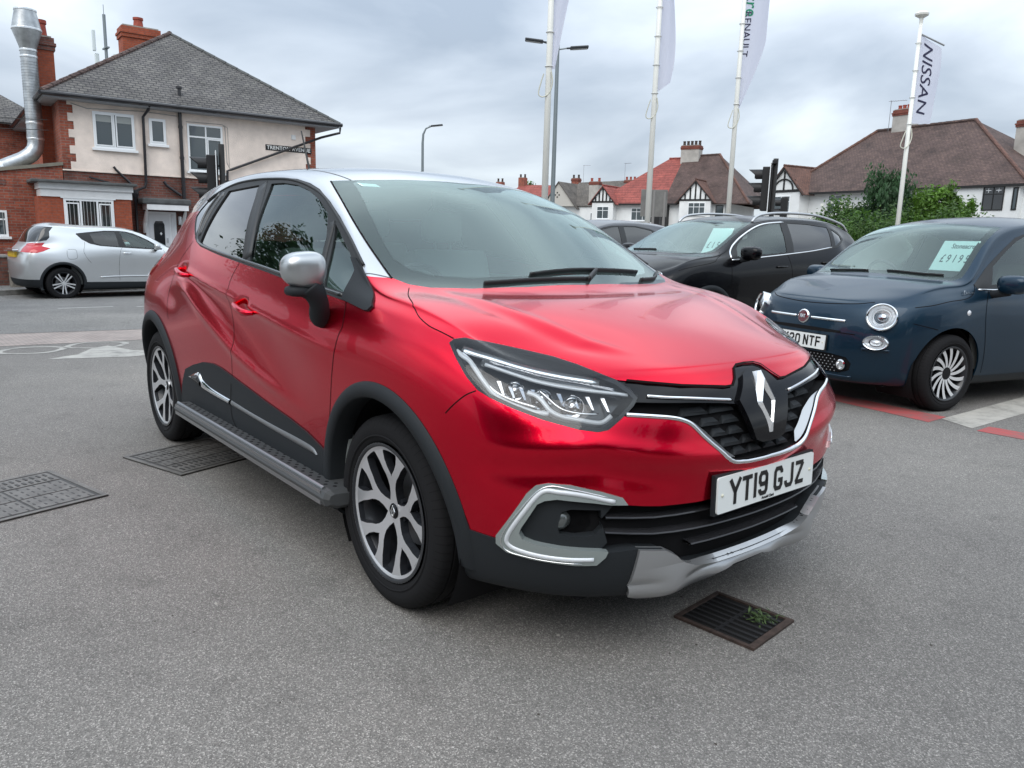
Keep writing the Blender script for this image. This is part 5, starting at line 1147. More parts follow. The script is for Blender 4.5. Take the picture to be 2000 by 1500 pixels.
    # ---- doors
    for sg,(f_,r_,c_,d_) in ((-1,[lr(q)[0] for q in (df,dr,cl,dl)]),(1,[lr(q)[1] for q in (df,dr,cl,dl)])):
        fd=panel('front_door',f_,RED,root,skirt=.015); rd=panel('rear_door',r_,RED,root,skirt=.015)
        panel('side_cladding',c_,M_PLAST,root,off=.006,skirt=.012)
        a,d_=cutpoly(d_,quarter,side_pr,None,3); b,d_=cutpoly(d_,rg,side_pr,None,3); c,d_=cutpoly(d_,fg,side_pr,None,3); e,d_=cutpoly(d_,ql,side_pr,None,3)
        fr_=panel('window_frame',d_,M_RUB,root,off=.003,skirt=.010)
        panel('quarter_window',a,G_PRIV,root); panel('rear_window',b,G_PRIV,rd,off=-.004); panel('front_window',c,G_SIDE,fd,off=-.004); panel('corner_window',e,G_SIDE,fd,off=-.004)
        # gloss pillar strips
        S_=lambda L:[(p[0],sg*abs(p[1]),p[2]) for p in L]
        trim('pillar_strip',bvh,S_([(-1.47,.655,1.448),(-1.34,.76,1.28),(-1.24,.83,1.115)]),.075,.0045,mat('pillar_film',(.022,.024,.026),.45),fr_,prof='flat')
        trim('pillar_strip',bvh,S_([(-1.935,.68,1.428),(-1.965,.73,1.32),(-1.965,.80,1.20)]),.05,.005,mat('satin_black',(.03,.032,.034),.25,coat=.4),fr_,prof='flat')
        trim('quarter_bar',bvh,S_([(-.665,.70,1.278),(-.60,.77,1.15),(-.512,.83,1.045)]),.028,.006,M_RUB,fr_,prof='flat')
        # waist seal and upper frame seals
        trim('waist_seal',bvh,S_([(-.33,.83,1.020),(-.6,.83,1.043),(-1.0,.83,1.082),(-1.3,.83,1.108),(-1.6,.83,1.134),(-1.88,.82,1.163),(-1.97,.80,1.195),(-2.02,.74,1.3),(-1.99,.68,1.425)]),.014,.010,mat('satin_black',(.03,.032,.034),.25),fr_)
        trim('roof_seal',bvh,S_([(-2.14,.7,1.392),(-2.05,.68,1.428),(-1.84,.65,1.461),(-1.6,.64,1.473),(-1.4,.64,1.474),(-1.2,.64,1.466),(-1.009,.65,1.437),(-.85,.66,1.392),(-.7,.69,1.330),(-.5,.72,1.226),(-.33,.75,1.122)]),.012,.009,M_RUB,fr_)
        # mirror sail
        sv=S_([(-.118,.830,1.002)]) 
        sail=[(-.44,1.150),(-.385,1.150),(-.30,1.105),(-.235,1.068),(-.150,1.022),(-.120,1.000),(-.130,.986),(-.155,.984),(-.318,1.006),(-.335,1.030)]
        sl_,_=cutpoly(d_,sail,side_pr,None,2); panel('mirror_sail',sl_,M_PLAST,fr_,off=.009,skirt=.012)
        # handles
        for hx,hz,pp in ((-2.13,1.028,rd),(-1.24,.918,fd)):
            h,nn,_,_=bvh.ray_cast(Vector((hx,sg*3,hz)),Vector((0,-sg,0))); h2,_,_,_=bvh.ray_cast(Vector((hx+.19,sg*3,hz-.020)),Vector((0,-sg,0)))
            A=Vector((hx-.02,h.y+sg*.000,hz+.002)); B=Vector((hx+.19,h2.y,hz-.022)); mb=MB()
            pts=[A,A.lerp(B,.10)+Vector((0,sg*.026,0)),A.lerp(B,.35)+Vector((0,sg*.034,0)),A.lerp(B,.70)+Vector((0,sg*.034,-.001)),A.lerp(B,.92)+Vector((0,sg*.024,0)),B]
            mb.tube([tuple(p) for p in cr_spline(pts,5)],[.009+.006*math.sin(math.pi*k/25) for k in range(26)],10)
            ho=mb.obj('door_handle',RED,pp,smooth=True)
        # panel gaps
        g=MB()
        S1=[(-1.311,.838,1.094),(-1.347,.856,1.044),(-1.368,.871,.989),(-1.372,.880,.940),(-1.352,.886,.878),(-1.318,.885,.762),(-1.345,.879,.651),(-1.363,.873,.545)]
        S2=[(-.297,.840,1.003),(-.275,.858,.962),(-.265,.872,.921),(-.285,.882,.878),(-.312,.888,.776),(-.350,.881,.622),(-.395,.871,.481),(-.406,.869,.438)]
        S3=[(-2.04,.81,1.175),(-2.18,.85,1.080),(-2.215,.862,1.025),(-2.25,.876,.954),(-2.29,.883,.896),(-2.305,.887,.845),(-2.29,.889,.790),(-2.272,.889,.755)]
        S4=[(-.127,.69,1.058),(-.06,.735,1.048),(-.003,.763,1.033),(.055,.783,1.013),(.113,.80,.985),(.179,.805,.962),(.24,.80,.95),(.292,.795,.941)]
        S5=[(.442,.822,.812),(.413,.838,.795),(.376,.854,.761),(.352,.865,.735)]
        for L in (S1,S2,S3,S4,S5): trim('panel_gap',bvh,S_(L),.0032,.0012,M_GAP,root,prof='ribbon',n=8)
        g=MB()
        for L in ([(-1.363,.873,.545),(-1.385,.869,.45),(-1.375,.867,.372),(-1.268,.865,.300)],[(-.406,.869,.438),(-.422,.867,.385),(-.391,.864,.334),(-.31,.863,.28)]):
            trim('g',bvh,S_(L),.0045,.0078,None,None,prof='ribbon',mb=g,n=8)
        g.obj('cladding_gap',M_GAP,root)
        # bright strips in the cladding
        st=MB()
        def band(up,lo,off):
            U_=cr_spline(S_(up),5); L_=cr_spline(S_(lo),5); V=[];F=[]
            for a_,b_ in zip(U_,L_):
                for k,(t_,o_) in enumerate(((0,.005),(.12,off),(.5,off+.004),(.88,off),(1,.005))):
                    p=a_*(1-t_)+b_*t_; c_,n_,_,_=bvh.find_nearest(Vector(p)); V.append(tuple(c_+n_*o_))
            n_=len(U_)
            for i in range(n_-1):
                for k in range(4): F.append((i*5+k,i*5+k+1,(i+1)*5+k+1,(i+1)*5+k))
            st.add(V,F)
        band([(-1.376,.871,.463),(-1.174,.869,.452),(-.915,.869,.445),(-.683,.869,.443),(-.525,.868,.437),(-.478,.868,.416)],[(-1.374,.870,.437),(-1.174,.868,.431),(-.915,.868,.421),(-.683,.868,.414),(-.56,.868,.412),(-.480,.868,.414)],.009)
        st.obj('cladding_strip',mat('strip_grey',(.22,.225,.23),.35,metal=.7),root,smooth=True); st=MB()
        band([(-1.955,.878,.492),(-1.86,.878,.522),(-1.80,.878,.528),(-1.765,.876,.500),(-1.68,.875,.480),(-1.56,.873,.470),(-1.396,.871,.463)],[(-1.95,.878,.484),(-1.87,.876,.464),(-1.80,.876,.455),(-1.765,.874,.450),(-1.68,.872,.445),(-1.56,.872,.441),(-1.396,.870,.438)],.012)
        st.obj('cladding_strip',M_CHROME,root,smooth=True)
        st=MB(); band([(-1.90,.878,.500),(-1.85,.878,.508),(-1.81,.878,.512),(-1.78,.876,.492)],[(-1.90,.878,.487),(-1.85,.876,.474),(-1.81,.876,.466),(-1.78,.874,.462)],.0185); st.obj('strip_insert',M_GLOSSK,root,smooth=True)
        # side step
        sb=MB(); x0,x1=-2.02,-.27
        Ms=Matrix.Identity(4)
        prof=[(.80,.335),(.925,.345),(.945,.338),(.955,.315),(.945,.285),(.90,.268),(.80,.265)]
        V=[];F=[];k=len(prof)
        xs=[(x0-.015,.6),(x0,.97),(x0+.05,1.0),(x1-.05,1.0),(x1,.97),(x1+.015,.6)]
        for xx,sc_ in xs:
            for a_,b_ in prof: V.append((xx,sg*(.87+(a_-.87)*(1 if sc_>.9 else .8)),.305+(b_-.305)*sc_))
        for i in range(len(xs)-1):
            for j in range(k): F.append((i*k+j,i*k+(j+1)%k,(i+1)*k+(j+1)%k,(i+1)*k+j))
        F.append(tuple(range(k))); F.append(tuple((len(xs)-1)*k+j for j in range(k))[::-1])
        so_=mesh_obj('side_step',V,F,mat('step_tread',(.055,.058,.06),.5,bump=(250,.4,.001)),root)
        e_=MB(); e_.tube([(x0+.01,sg*.935,.343),(x1-.03,sg*.935,.343)],.0075,8); V=[]
        e_.box(x0+.005,sg*.9465-.004,.285,x1-.03,sg*.9465+.009,.336)
        e_.obj('step_edge',mat('step_alloy',(.42,.43,.44),.3,metal=1),so_)
        dts=MB()
        for ki in range(26):
            for kj in range(3):
                xx=x0+.06+ki*.065+(kj%2)*.032; yy=sg*(.892-.0+(kj-1)*.020)
                dts.lathe([(0,(.3358+(abs(yy)-.80)*.08)),(.0075,(.3358+(abs(yy)-.80)*.08)),(.0085,.334+(abs(yy)-.80)*.08)],8,M=Matrix.Translation((xx,yy,0)))
        dts.obj('tread_studs',M_DARK,so_)
    # ---- front grille
    gin=panel('grille_recess',gr,M_DARK,root,shift=(-.045,0,0))
    # walls of the opening
    E=boundary(weld(gr).T); gw=weld(gr); V=[];F=[]
    for a,b in E:
        k=len(V); V+=[gw.V[a],gw.V[b],gw.V[b]-[.05,0,0],gw.V[a]-[.05,0,0]]; F.append((k,k+1,k+2,k+3))
    mesh_obj('grille_wall',V,F,M_DARK,root)
    # upper gloss bar (both sides) as cut from the opening
    bar=[(-.3,.868),(.0,.868),(.047,.866),(.071,.859),(.100,.832),(.128,.8165),(.160,.8155),(.326,.830),(.428,.842),(.520,.853),(.56,.86),(.56,.79),(.484,.797),(.310,.786),(.20,.776),(.136,.767),(.112,.755),(.085,.705),(.060,.655),(-.3,.655)]
    bp_,rest=cutpoly(gr,bar,front_pr,None,3)
    panel('grille_bar',bp_,M_GLOSSK,root,off=-.004,skirt=.02)
    sh=[(-.3,.850),(.03,.850),(.062,.838),(.128,.775),(.118,.752),(.076,.655),(.045,.643),(-.3,.643)]
    shp,_=cutpoly(gr,sh,front_pr,None,3); panel('badge_shield',shp,M_GLOSSK,root,off=.008,skirt=.02)
    cm=MB()
    for sg in (-1,1):
        S_=lambda L:[(p[0],sg*abs(p[1]),p[2]) for p in L]
        trim('g',bvh,S_([(.752,.453,.811),(.775,.40,.806),(.789,.345,.800),(.81,.24,.789),(.823,.150,.779)]),.0085,.004,None,None,mb=cm)
    cm.obj('grille_bar_chrome',M_CHROME,root,smooth=True)
    gl=MB()
    # chrome blade: wide on the uprights, thin at the tips
    Lc=[(.745,.528,.764),(.774,.469,.759),(.798,.40,.750),(.809,.364,.741),(.819,.334,.726),(.833,.296,.690),(.846,.246,.648),(.853,.208,.619),(.857,.172,.604),(.862,.122,.598),(.865,.0,.595)]
    full=[(p[0],-p[1],p[2]) for p in Lc]+[(p[0],p[1],p[2]) for p in Lc[::-1][1:]]
    trim('grille_chrome',bvh,full,.013,.006,M_CHROME,root,n=6)
    for sg in (-1,1):  # inner return blade, seen side-on in the opening
        V=[];F=[]
        pts=cr_spline([(.80,.385,.742),(.815,.338,.722),(.830,.296,.687),(.846,.246,.645),(.853,.208,.618),(.857,.172,.606)],5)
        for i,p in enumerate(pts):
            a_=Vector((p[0]+.002,sg*(p[1]-.006),p[2]+.006)); kt=min(1,.10+2.2*i/len(pts),.15+3.5*(len(pts)-1-i)/len(pts)); V+=[tuple(a_),(a_.x-.020*kt,sg*(abs(a_.y)-.019*kt),a_.z+.011*kt)]
        for i in range(len(pts)-1): F.append((2*i,2*i+1,2*i+3,2*i+2))
        mesh_obj('grille_blade',V,F,mat('blade_satin',(.42,.43,.44),.28,metal=.8),root,True)
    # grille bars: four slats each side made of long lozenges
    sl=MB()
    for zz,y0,y1 in ((.752,.115,.345),(.718,.10,.272),(.684,.085,.235),(.650,.0,.200),(.620,.0,.150)):
        for sg in (-1,1):
            ny=max(2,int(round((y1-y0)/.11)))
            for i in range(ny):
                a_=y0+(y1-y0)*i/ny+.004; b_=y0+(y1-y0)*(i+1)/ny-.002
                h,n_,_,_=bvh.ray_cast(Vector((3,sg*(a_+b_)/2,zz)),Vector((-1,0,0)))
                h1,_,_,_=bvh.ray_cast(Vector((3,sg*a_,zz)),Vector((-1,0,0))); h2,_,_,_=bvh.ray_cast(Vector((3,sg*b_,zz)),Vector((-1,0,0)))
                f=lambda hh,yy,dx,dz:(hh.x-.026-dx,sg*yy,zz+dz)
                V=[f(h1,a_,0,-.009),f(h2,b_,0,-.009),f(h2,b_-.014,.0,.001),f(h1,a_+.014,.0,.001),f(h1,a_+.018,.018,.011),f(h2,b_-.018,.018,.011),f(h1,a_,.02,-.013),f(h2,b_,.02,-.013)]
                sl.add(V,[(0,1,2,3),(3,2,5,4),(0,6,7,1),(0,3,4,6),(1,7,5,2)])
    sl.obj('grille_slats',M_PLAST,root)
    # diamond badge
    c0=Vector((.825,0,.757)); Mx=MX((.826,0,.756),(0,1,0),(-.32,0,1)) # x=+y, y=up the face
    def ring(b):
        o=[(-.008,.098),(.008,.098),(.056,.006),(.056,-.006),(.010,-.098),(-.010,-.098),(-.056,-.006),(-.056,.006)]
        i_=[(-.0,.054),(.0,.054),(.023,.0),(.023,.0),(.0,-.054),(.0,-.054),(-.023,.0),(-.023,.0)]
        V=[];F=[]
        for p,q in zip(o,i_):
            m_=((p[0]*.30+q[0]*.70),(p[1]*.30+q[1]*.70))
            V+=[(p[0],p[1],.014),(m_[0],m_[1],.027),(q[0],q[1],.016),(p[0],p[1],-.02),(q[0],q[1],-.005)]
        n_=8
        for k in range(n_):
            j=(k+1)%n_
            for a_,b_ in ((0,1),(1,2),(3,0),(2,4)): F.append((k*5+a_,j*5+a_,j*5+b_,k*5+b_))
        b.add(V,F,0,Mx)
    bb=MB(); ring(bb); bb.obj('emblem',mat('emblem_chrome',(.80,.81,.82),.22,metal=.62,coat=.6),root,auto=5)
    # ---- lower grille
    lrs=panel('lower_grille_recess',lgr,M_DARK,root,shift=(-.05,0,0))
    lw=weld(lgr); E=boundary(lw.T); V=[];F=[]
    for a,b in E:
        k=len(V); V+=[lw.V[a],lw.V[b],lw.V[b]-[.055,0,0],lw.V[a]-[.055,0,0]]; F.append((k,k+1,k+2,k+3))
    mesh_obj('lower_grille_wall',V,F,M_PLAST,root)
    for (za,zb,zc) in ((.452,.458,.474),(.398,.408,.431),(.348,.356,.372)):
        pts=[]
        for yy in np.linspace(-.58,.58,17):
            z_=np.interp(abs(yy),[0,.24,.42,.60],[za,za+.002,zb,zc]); h,_,_,_=bvh.ray_cast(Vector((3,yy,z_)),Vector((-1,0,0))); pts.append((h.x-.016,yy,z_))
        if za<.35: pts=pts[4:-4]
        V=[];F=[]
        for p in pts: V+=[(p[0]-.035,p[1],p[2]+.008),(p[0],p[1],p[2]+.004),(p[0]+.002,p[1],p[2]),(p[0]-.004,p[1],p[2]-.004),(p[0]-.035,p[1],p[2]-.006)]
        for i in range(len(pts)-1):
            for k in range(4): F.append((i*5+k,i*5+k+1,(i+1)*5+k+1,(i+1)*5+k))
        mesh_obj('lower_grille_slat',V,F,mat('slat_plastic',(.03,.03,.033),.25,coat=.3),root)
    for sg,hs,ds,ls in ((-1,lr(hl)[0],lr(drl)[0],lr(lgr)[0]),(1,lr(hl)[1],lr(drl)[1],lr(lgr)[1])):
        S_=lambda L:[(p[0],sg*abs(p[1]),p[2]) for p in L]
        # fog lamp pod: the outer end of the lower opening, shallow
        pod=[(.56,.519),(.63,.525),(.707,.533),(.735,.525),(.75,.505),(.775,.43),(.775,.40),(.737,.397),(.684,.389),(.595,.381),(.58,.40),(.60,.47)]
        pd,_=cutpoly(ls,pod,front_pr,None,3)
        fp=[(.595,.445),(.612,.425),(.66,.418),(.695,.424),(.70,.445),(.693,.492),(.672,.500),(.60,.497)]
        ho,pd=cutpoly(pd,fp,front_pr,None,3)
        po=panel('fog_lamp_pod',pd,M_PLAST,root,off=-.012,skirt=.03)
        panel('fog_pocket',ho,M_DARK,po,shift=(-.05,0,0))
        h,n_,_,_=bvh.ray_cast(Vector((3,sg*.670,.462)),Vector((-1,0,0))); Mf=MX((h.x-.03,sg*.668,.462),(0,1,0),(0,0,1))
        f=MB(); f.lathe([(0,.004),(.018,.002),(.030,-.012),(.034,-.02)],24,M=Mf@Matrix.Rotation(0,4,'X')); f.obj('fog_lamp',mat('fog_lens',(.10,.11,.11),.08,metal=.3,coat=1),po,smooth=True)
        # C-shaped surround with light guide
        cs=panel('lamp_surround',ds,mat('surround_silver',(.36,.41,.405),.25,metal=.55,coat=.5),root,off=.008,skirt=.02)
        trim('light_guide',bvh,S_([(.763,.575,.526),(.722,.645,.546),(.675,.703,.555),(.640,.738,.552),(.600,.768,.487),(.556,.785,.410),(.560,.778,.380),(.605,.738,.366),(.675,.665,.360),(.717,.607,.360)]),.016,.013,M_WHITE_LT,cs,n=6)
        trim('light_guide',bvh,S_([(.755,.590,.540),(.700,.675,.563),(.645,.735,.566),(.585,.773,.487),(.538,.790,.405),(.545,.777,.366),(.600,.738,.355),(.70,.632,.348)]),.004,.012,M_CHROME,cs,n=6)
        # ---- headlight: dark bowl, lamps inside, clear cover
        hlr=panel('headlight',hs,mat('lamp_housing',(.045,.048,.052),.25,metal=.4),root,off=-.045)
        hw=weld(hs); E=boundary(hw.T); V=[];F=[]
        for a,b in E:
            k=len(V); V+=[hw.V[a]-hw.N[a]*.001,hw.V[b]-hw.N[b]*.001,hw.V[b]-hw.N[b]*.05,hw.V[a]-hw.N[a]*.05]; F.append((k,k+1,k+2,k+3))
        mesh_obj('lamp_rim',V,F,M_GLOSSK,hlr)
        panel('lamp_cover',hs,M_LENS,hlr,off=.001)
        # black border of the cover
        Pin=P2(HL); cen=Pin.mean(0)
        inn,brd=cutpoly(hs,Pin,dg,None,2,off=-.011)
        panel('cover_border',brd,M_GLOSSK,hlr,off=-.0015)
        t_=lambda L,w_,o_,m_,nm='daytime_light',h_=.006: trim(nm,bvh,S_(L),w_,h_,m_,hlr,off=o_,n=6,prof='flat')
        t_([(.322,.81,.915),(.352,.806,.902),(.380,.802,.893),(.415,.803,.868),(.450,.804,.842),(.485,.800,.815),(.510,.790,.800),(.544,.772,.787),(.592,.738,.772),(.624,.707,.768)],.013,-.012,M_WHITE_LT)
        t_([(.336,.80,.915),(.372,.795,.898),(.405,.792,.872),(.440,.794,.845),(.478,.789,.820),(.510,.777,.806),(.545,.757,.795),(.592,.722,.782)],.006,-.016,M_CHROME,'lamp_bezel')
        t_([(.556,.728,.826),(.575,.715,.819),(.592,.708,.806),(.608,.704,.790),(.626,.697,.773),(.650,.680,.762),(.680,.648,.755),(.706,.615,.748),(.720,.592,.748),(.727,.565,.765)],.012,-.012,M_WHITE_LT)
        t_([(.575,.700,.838),(.600,.690,.815),(.620,.680,.793),(.640,.662,.775),(.672,.630,.768),(.700,.590,.766)],.005,-.016,M_CHROME,'lamp_bezel')
        t_([(.421,.777,.889),(.491,.732,.871),(.563,.679,.851),(.646,.599,.834),(.725,.500,.818)],.008,-.012,M_WHITE_LT,'light_bar')
        t_([(.330,.795,.926),(.384,.765,.918),(.457,.705,.905),(.552,.632,.883),(.656,.545,.858)],.022,-.020,mat('pale_reflector',(.55,.58,.60),.22,metal=.8),'upper_reflector')
        for q_ in (0,1,2): t_([(.415+.006*q_,.768-.004*q_,.903-.006*q_),(.491,.712-.004*q_,.887-.005*q_),(.563,.655-.004*q_,.868-.005*q_),(.646,.580-.004*q_,.849-.005*q_),(.700,.520,.835-.005*q_)],.0025,-.0135,M_BOWL,'reflector_rib')
        t_([(.400,.775,.902),(.491,.712,.885),(.563,.655,.866),(.646,.580,.848),(.715,.515,.831)],.030,-.026,mat('lamp_fin',(.12,.125,.13),.2,metal=.6),'lamp_fin')
        # projector bowls
        for (px_,py_,pz_,rr) in ((.520,.745,.838,.026),(.585,.700,.818,.029),(.650,.640,.798,.030)):
            c_,n_,_,_=bvh.find_nearest(Vector((px_,sg*py_,pz_))); Mp=MX(c_-n_*.030,n_.cross(Vector((0,0,1))).normalized(),Vector((0,0,1)))
            if (Mp.to_3x3()@Vector((0,0,1))).dot(n_)<0: Mp=Mp@Matrix.Rotation(math.pi,4,'X')
            q=MB(); q.lathe([(0,-.012),(rr*.6,-.008),(rr,.006),(rr*1.08,.007)],20,M=Mp); q.obj('reflector_bowl',M_BOWL,hlr,auto=30)
            q=MB(); q.lathe([(0,.010),(rr*.3,.008),(rr*.5,-.002),(rr*.5,-.01)],16,M=Mp); q.obj('projector_lens',M_CHROME,hlr,smooth=True)
        for k in range(9):
            kk=k*.55; xx=.49+.045*kk; yy=.775-.034*kk-.0009*kk*kk*4
            c_,n_,_,_=bvh.find_nearest(Vector((xx,sg*yy,.834-.011*kk))); tt=(Vector((.8,-sg*.55,0))).normalized()
            q=MB(); up=n_.cross(tt); c_=c_-n_*.022
            a_=c_+up*.022-tt*.010 if up.z>0 else c_-up*.022-tt*.010; b_=c_-up*.022+tt*.014 if up.z>0 else c_+up*.022+tt*.014
            V=[tuple(a_-tt*.006),tuple(a_+tt*.006),tuple(b_+tt*.003),tuple(b_-tt*.003)]; V+=[tuple(Vector(v)-n_*.015) for v in V]
            q.add(V,[(0,1,2,3),(0,4,5,1),(1,5,6,2),(2,6,7,3),(3,7,4,0)]); q.obj('reflector_fin',M_BOWL,hlr)
        # ---- arches, liners, wheels
        arch_flare(bvh,root,0,.335,.385,.435,-10,196,.014,sg)
        arch_flare(bvh,root,-2.606,.335,.385,.438,-12,205,.018,sg)
        for cx in (0,-2.606): wheel_liner(root,cx,.335,.392,.45,.83,sg)
        for cx,sp in ((0,R(-2)),(-2.606,R(10))): wheel(root,(cx,sg*.762,.325),sg,.327,.205,.234,spokes_y,sp)
        # ---- door mirrors
        def shp(p):
            # superellipsoid -> mirror shell: flat rear (-x), rounded nose, narrower low inner corner
            x_=p.x; k=1-.22*max(0,-p.z/.08)*(.5); y_=p.y*(1-.16*max(0,-p.z)/.08); zz=p.z*(1-.14*(p.y/.11))
            if x_<0: x_*=.72
            return (x_-.0-.10*abs(y_)*0,sg*(y_),zz)
        V,F=superell(.056,.074,.063,28,18,.70,.66,shp)
        V=[(-.375+v[0]-.28*(abs(v[1])*math.copysign(1,v[1]*sg))*1.0*.55,sg*.962+v[1],1.110+v[2]) for v in V]
        mo=mesh_obj('mirror',V,F if sg>0 else [f[::-1] for f in F],mat('silver_mirror_paint',(.42,.44,.45),.30,metal=.75,coat=.7,coat_r=.03),root,True)
        mb=MB(); V,F=superell(.005,.050,.043,20,12,.5,.5); V=[(-.415-.16*(v[1]),sg*.962+sg*v[1],1.110+v[2]) for v in V]
        mesh_obj('mirror_glass',V,F,M_CHROME,mo,True)
        if sg>0: mo.location=(-.20,-.075,-.02)
        mb.tube([(p[0],sg*p[1],p[2]) for p in cr_spline([(-.425,.862,.925),(-.405,.888,.950),(-.372,.905,.990),(-.362,.925,1.030),(-.365,.945,1.055)],4)],[.030,.034,.037,.038,.038,.037,.036,.035,.034,.034,.035,.037,.039,.041,.043,.045,.045][:17],14)
        if sg<0: mb.obj('mirror_arm',M_PLAST,mo,smooth=True)
        V,F=superell(.050,.066,.020,24,10,.6,.6); V=[(-.382+v[0]*.9,sg*.955+v[1],1.038+v[2]) for v in V]; mesh_obj('mirror_base',V,F,M_PLAST,mo,True)
    # seam across the front between bonnet and bar
    trim('bonnet_gap',bvh,[(p[0],p[1]*1.0,p[2]) for p in [(.700,-.485,.850),(.732,-.428,.844),(.771,-.326,.832),(.804,-.160,.8175),(.806,-.128,.8185),(.791,-.101,.834),(.765,-.071,.861),(.755,-.047,.868),(.753,0,.870),(.755,.047,.868),(.765,.071,.861),(.791,.101,.834),(.806,.128,.8185),(.804,.160,.8175),(.771,.326,.832),(.732,.428,.844),(.700,.485,.850)]],.007,.0035,M_GAP,root,prof='ribbon',spl=False)
    trim('screen_gap',bvh,[(-.938,-.575,1.45),(-.80,-.618,1.41),(-.60,-.664,1.31),(-.448,-.686,1.22),(-.30,-.698,1.13),(-.215,-.706,1.08)],.007,.0015,M_GAP,root,prof='ribbon')
    trim('screen_gap',bvh,[(-.938,.575,1.45),(-.80,.618,1.41),(-.60,.664,1.31),(-.448,.686,1.22),(-.30,.698,1.13),(-.215,.706,1.08)],.007,.0015,M_GAP,root,prof='ribbon')
    g=MB()
    for sg in (-1,1): trim('g',bvh,[(-2.5,sg*.50,1.5),(-2.0,sg*.515,1.53),(-1.5,sg*.515,1.53),(-1.1,sg*.51,1.5),(-.90,sg*.50,1.47)],.006,.0012,None,None,prof='ribbon',mb=g)
    for sg in (-1,1): trim('g',bvh,[(-.300,sg*.775,1.102),(-.262,sg*.745,1.095),(-.215,sg*.708,1.086)],.004,.0012,None,None,prof='ribbon',mb=g)
    g.obj('roof_seam',mat('grey_gap',(.12,.12,.125),.6),root)
    # corner cowl plastics at the screen foot
    # wipers
    wp=MB(); hp=lambda x_,y_,o_=.012:(lambda h:(h[0]+h[1]*o_))(bvh.find_nearest(Vector((x_,y_,1.1)))[0:2])
    trim('g',bvh,[(-.075,-.20,1.08),(-.09,.0,1.09),(-.11,.25,1.09),(-.14,.46,1.09)],.011,.012,None,None,mb=wp,off=.004)
    trim('g',bvh,[(-.020,.05,1.06),(-.055,.10,1.075),(-.095,.16,1.09)],.016,.016,None,None,mb=wp,off=.004)
    trim('g',bvh,[(-.060,-.42,1.07),(-.045,-.30,1.07),(-.03,-.10,1.07),(-.025,.05,1.07)],.013,.011,None,None,mb=wp,off=.003)
    wp.obj('wiper',M_RUB,root,smooth=True)
    wp=MB(); trim('g',bvh,[(-.20,.655,1.08),(-.15,.60,1.07),(-.10,.52,1.065),(-.06,.40,1.06)],.012,.012,None,None,mb=wp,off=.003)
    wp.obj('wiper',M_RUB,root,smooth=True)
    # antenna
    h,_,_,_=bvh.ray_cast(Vector((-2.35,0,3)),Vector((0,0,-1))); a=MB(); a.tube([h,(h.x-.03,0,h.z+.05),(h.x-.14,0,h.z+.30)],[.013,.008,.004],8); a.obj('aerial',M_RUB,root)
    # plate
    plate(root,MX((.863,0.010,.507),(0,1,0),(-.03,0,1)),'YT19 GJZ',small='Arnold Clark')
    # tax sticker on the glass, sensor pod
    h,n_,_,_=bvh.find_nearest(Vector((-.830,-.455,1.45)));
    st=MB(); Ms=MX(h-n_*.006,Vector((0,1,0)),n_.cross(Vector((0,1,0)))); st.box(-.045,-.022,-.0005,.045,.022,.0005,M=Ms); st.obj('windscreen_sticker',mat('sticker_mint',(.62,.80,.74),.5),root)
    sp=MB(); h,n_,_,_=bvh.find_nearest(Vector((-.74,0,1.43))); V,F=superell(.09,.10,.025,20,10,.7,.7); sp.add(V,F,0,Matrix.Translation(h-n_*.05)); sp.box(h.x-.13,-.12,h.z-.09,h.x-.115,.12,h.z-.02,bev=.006); sp.obj('interior_mirror',M_FRIT,root,auto=50)
    # ---- cabin and underside
    MC=mat('cabin_grey_cloth',(.30,.33,.325),.85)
    cb=MB()
    cb.box(-.62,-.74,.72,-.22,.74,.985,bev=.05); cb.box(-.36,-.68,.86,-.12,.68,1.010,bev=.04)
    cb.obj('dashboard',mat('dash_grey',(.20,.215,.21),.8),root,auto=50)
    fl=MB(); fl.box(-3.0,-.80,.30,-.1,.80,.33); fl.box(-.5,-.78,.33,-.46,.78,.9); fl.obj('cabin_floor',M_DARK,root)
    un=MB(); un.box(-3.1,-.60,.20,.66,.60,.235); un.box(-2.1,-.80,.21,-.50,.80,.235); un.obj('underbody',M_DARK,root)
    for sg in (-1,1):
        seat(root,-1.05,sg*.36,.50,MC); dp=MB(); dp.box(-2.2,sg*.80-.01,.34,-.35,sg*.80+.01,1.02); dp.obj('door_lining',MC,root)
    for yy in (-.42,0,.42): seat(root,-1.95,yy,.52,MC,w=.22,rear=True,name='rear_seat')
    hl_=MB(); hl_.box(-2.4,-.50,1.455,-.98,.50,1.465); hl_.obj('headlining',M_CABINL,root)
    steering_wheel(root,(-.66,-.37,.95))
    return root
build_captur()
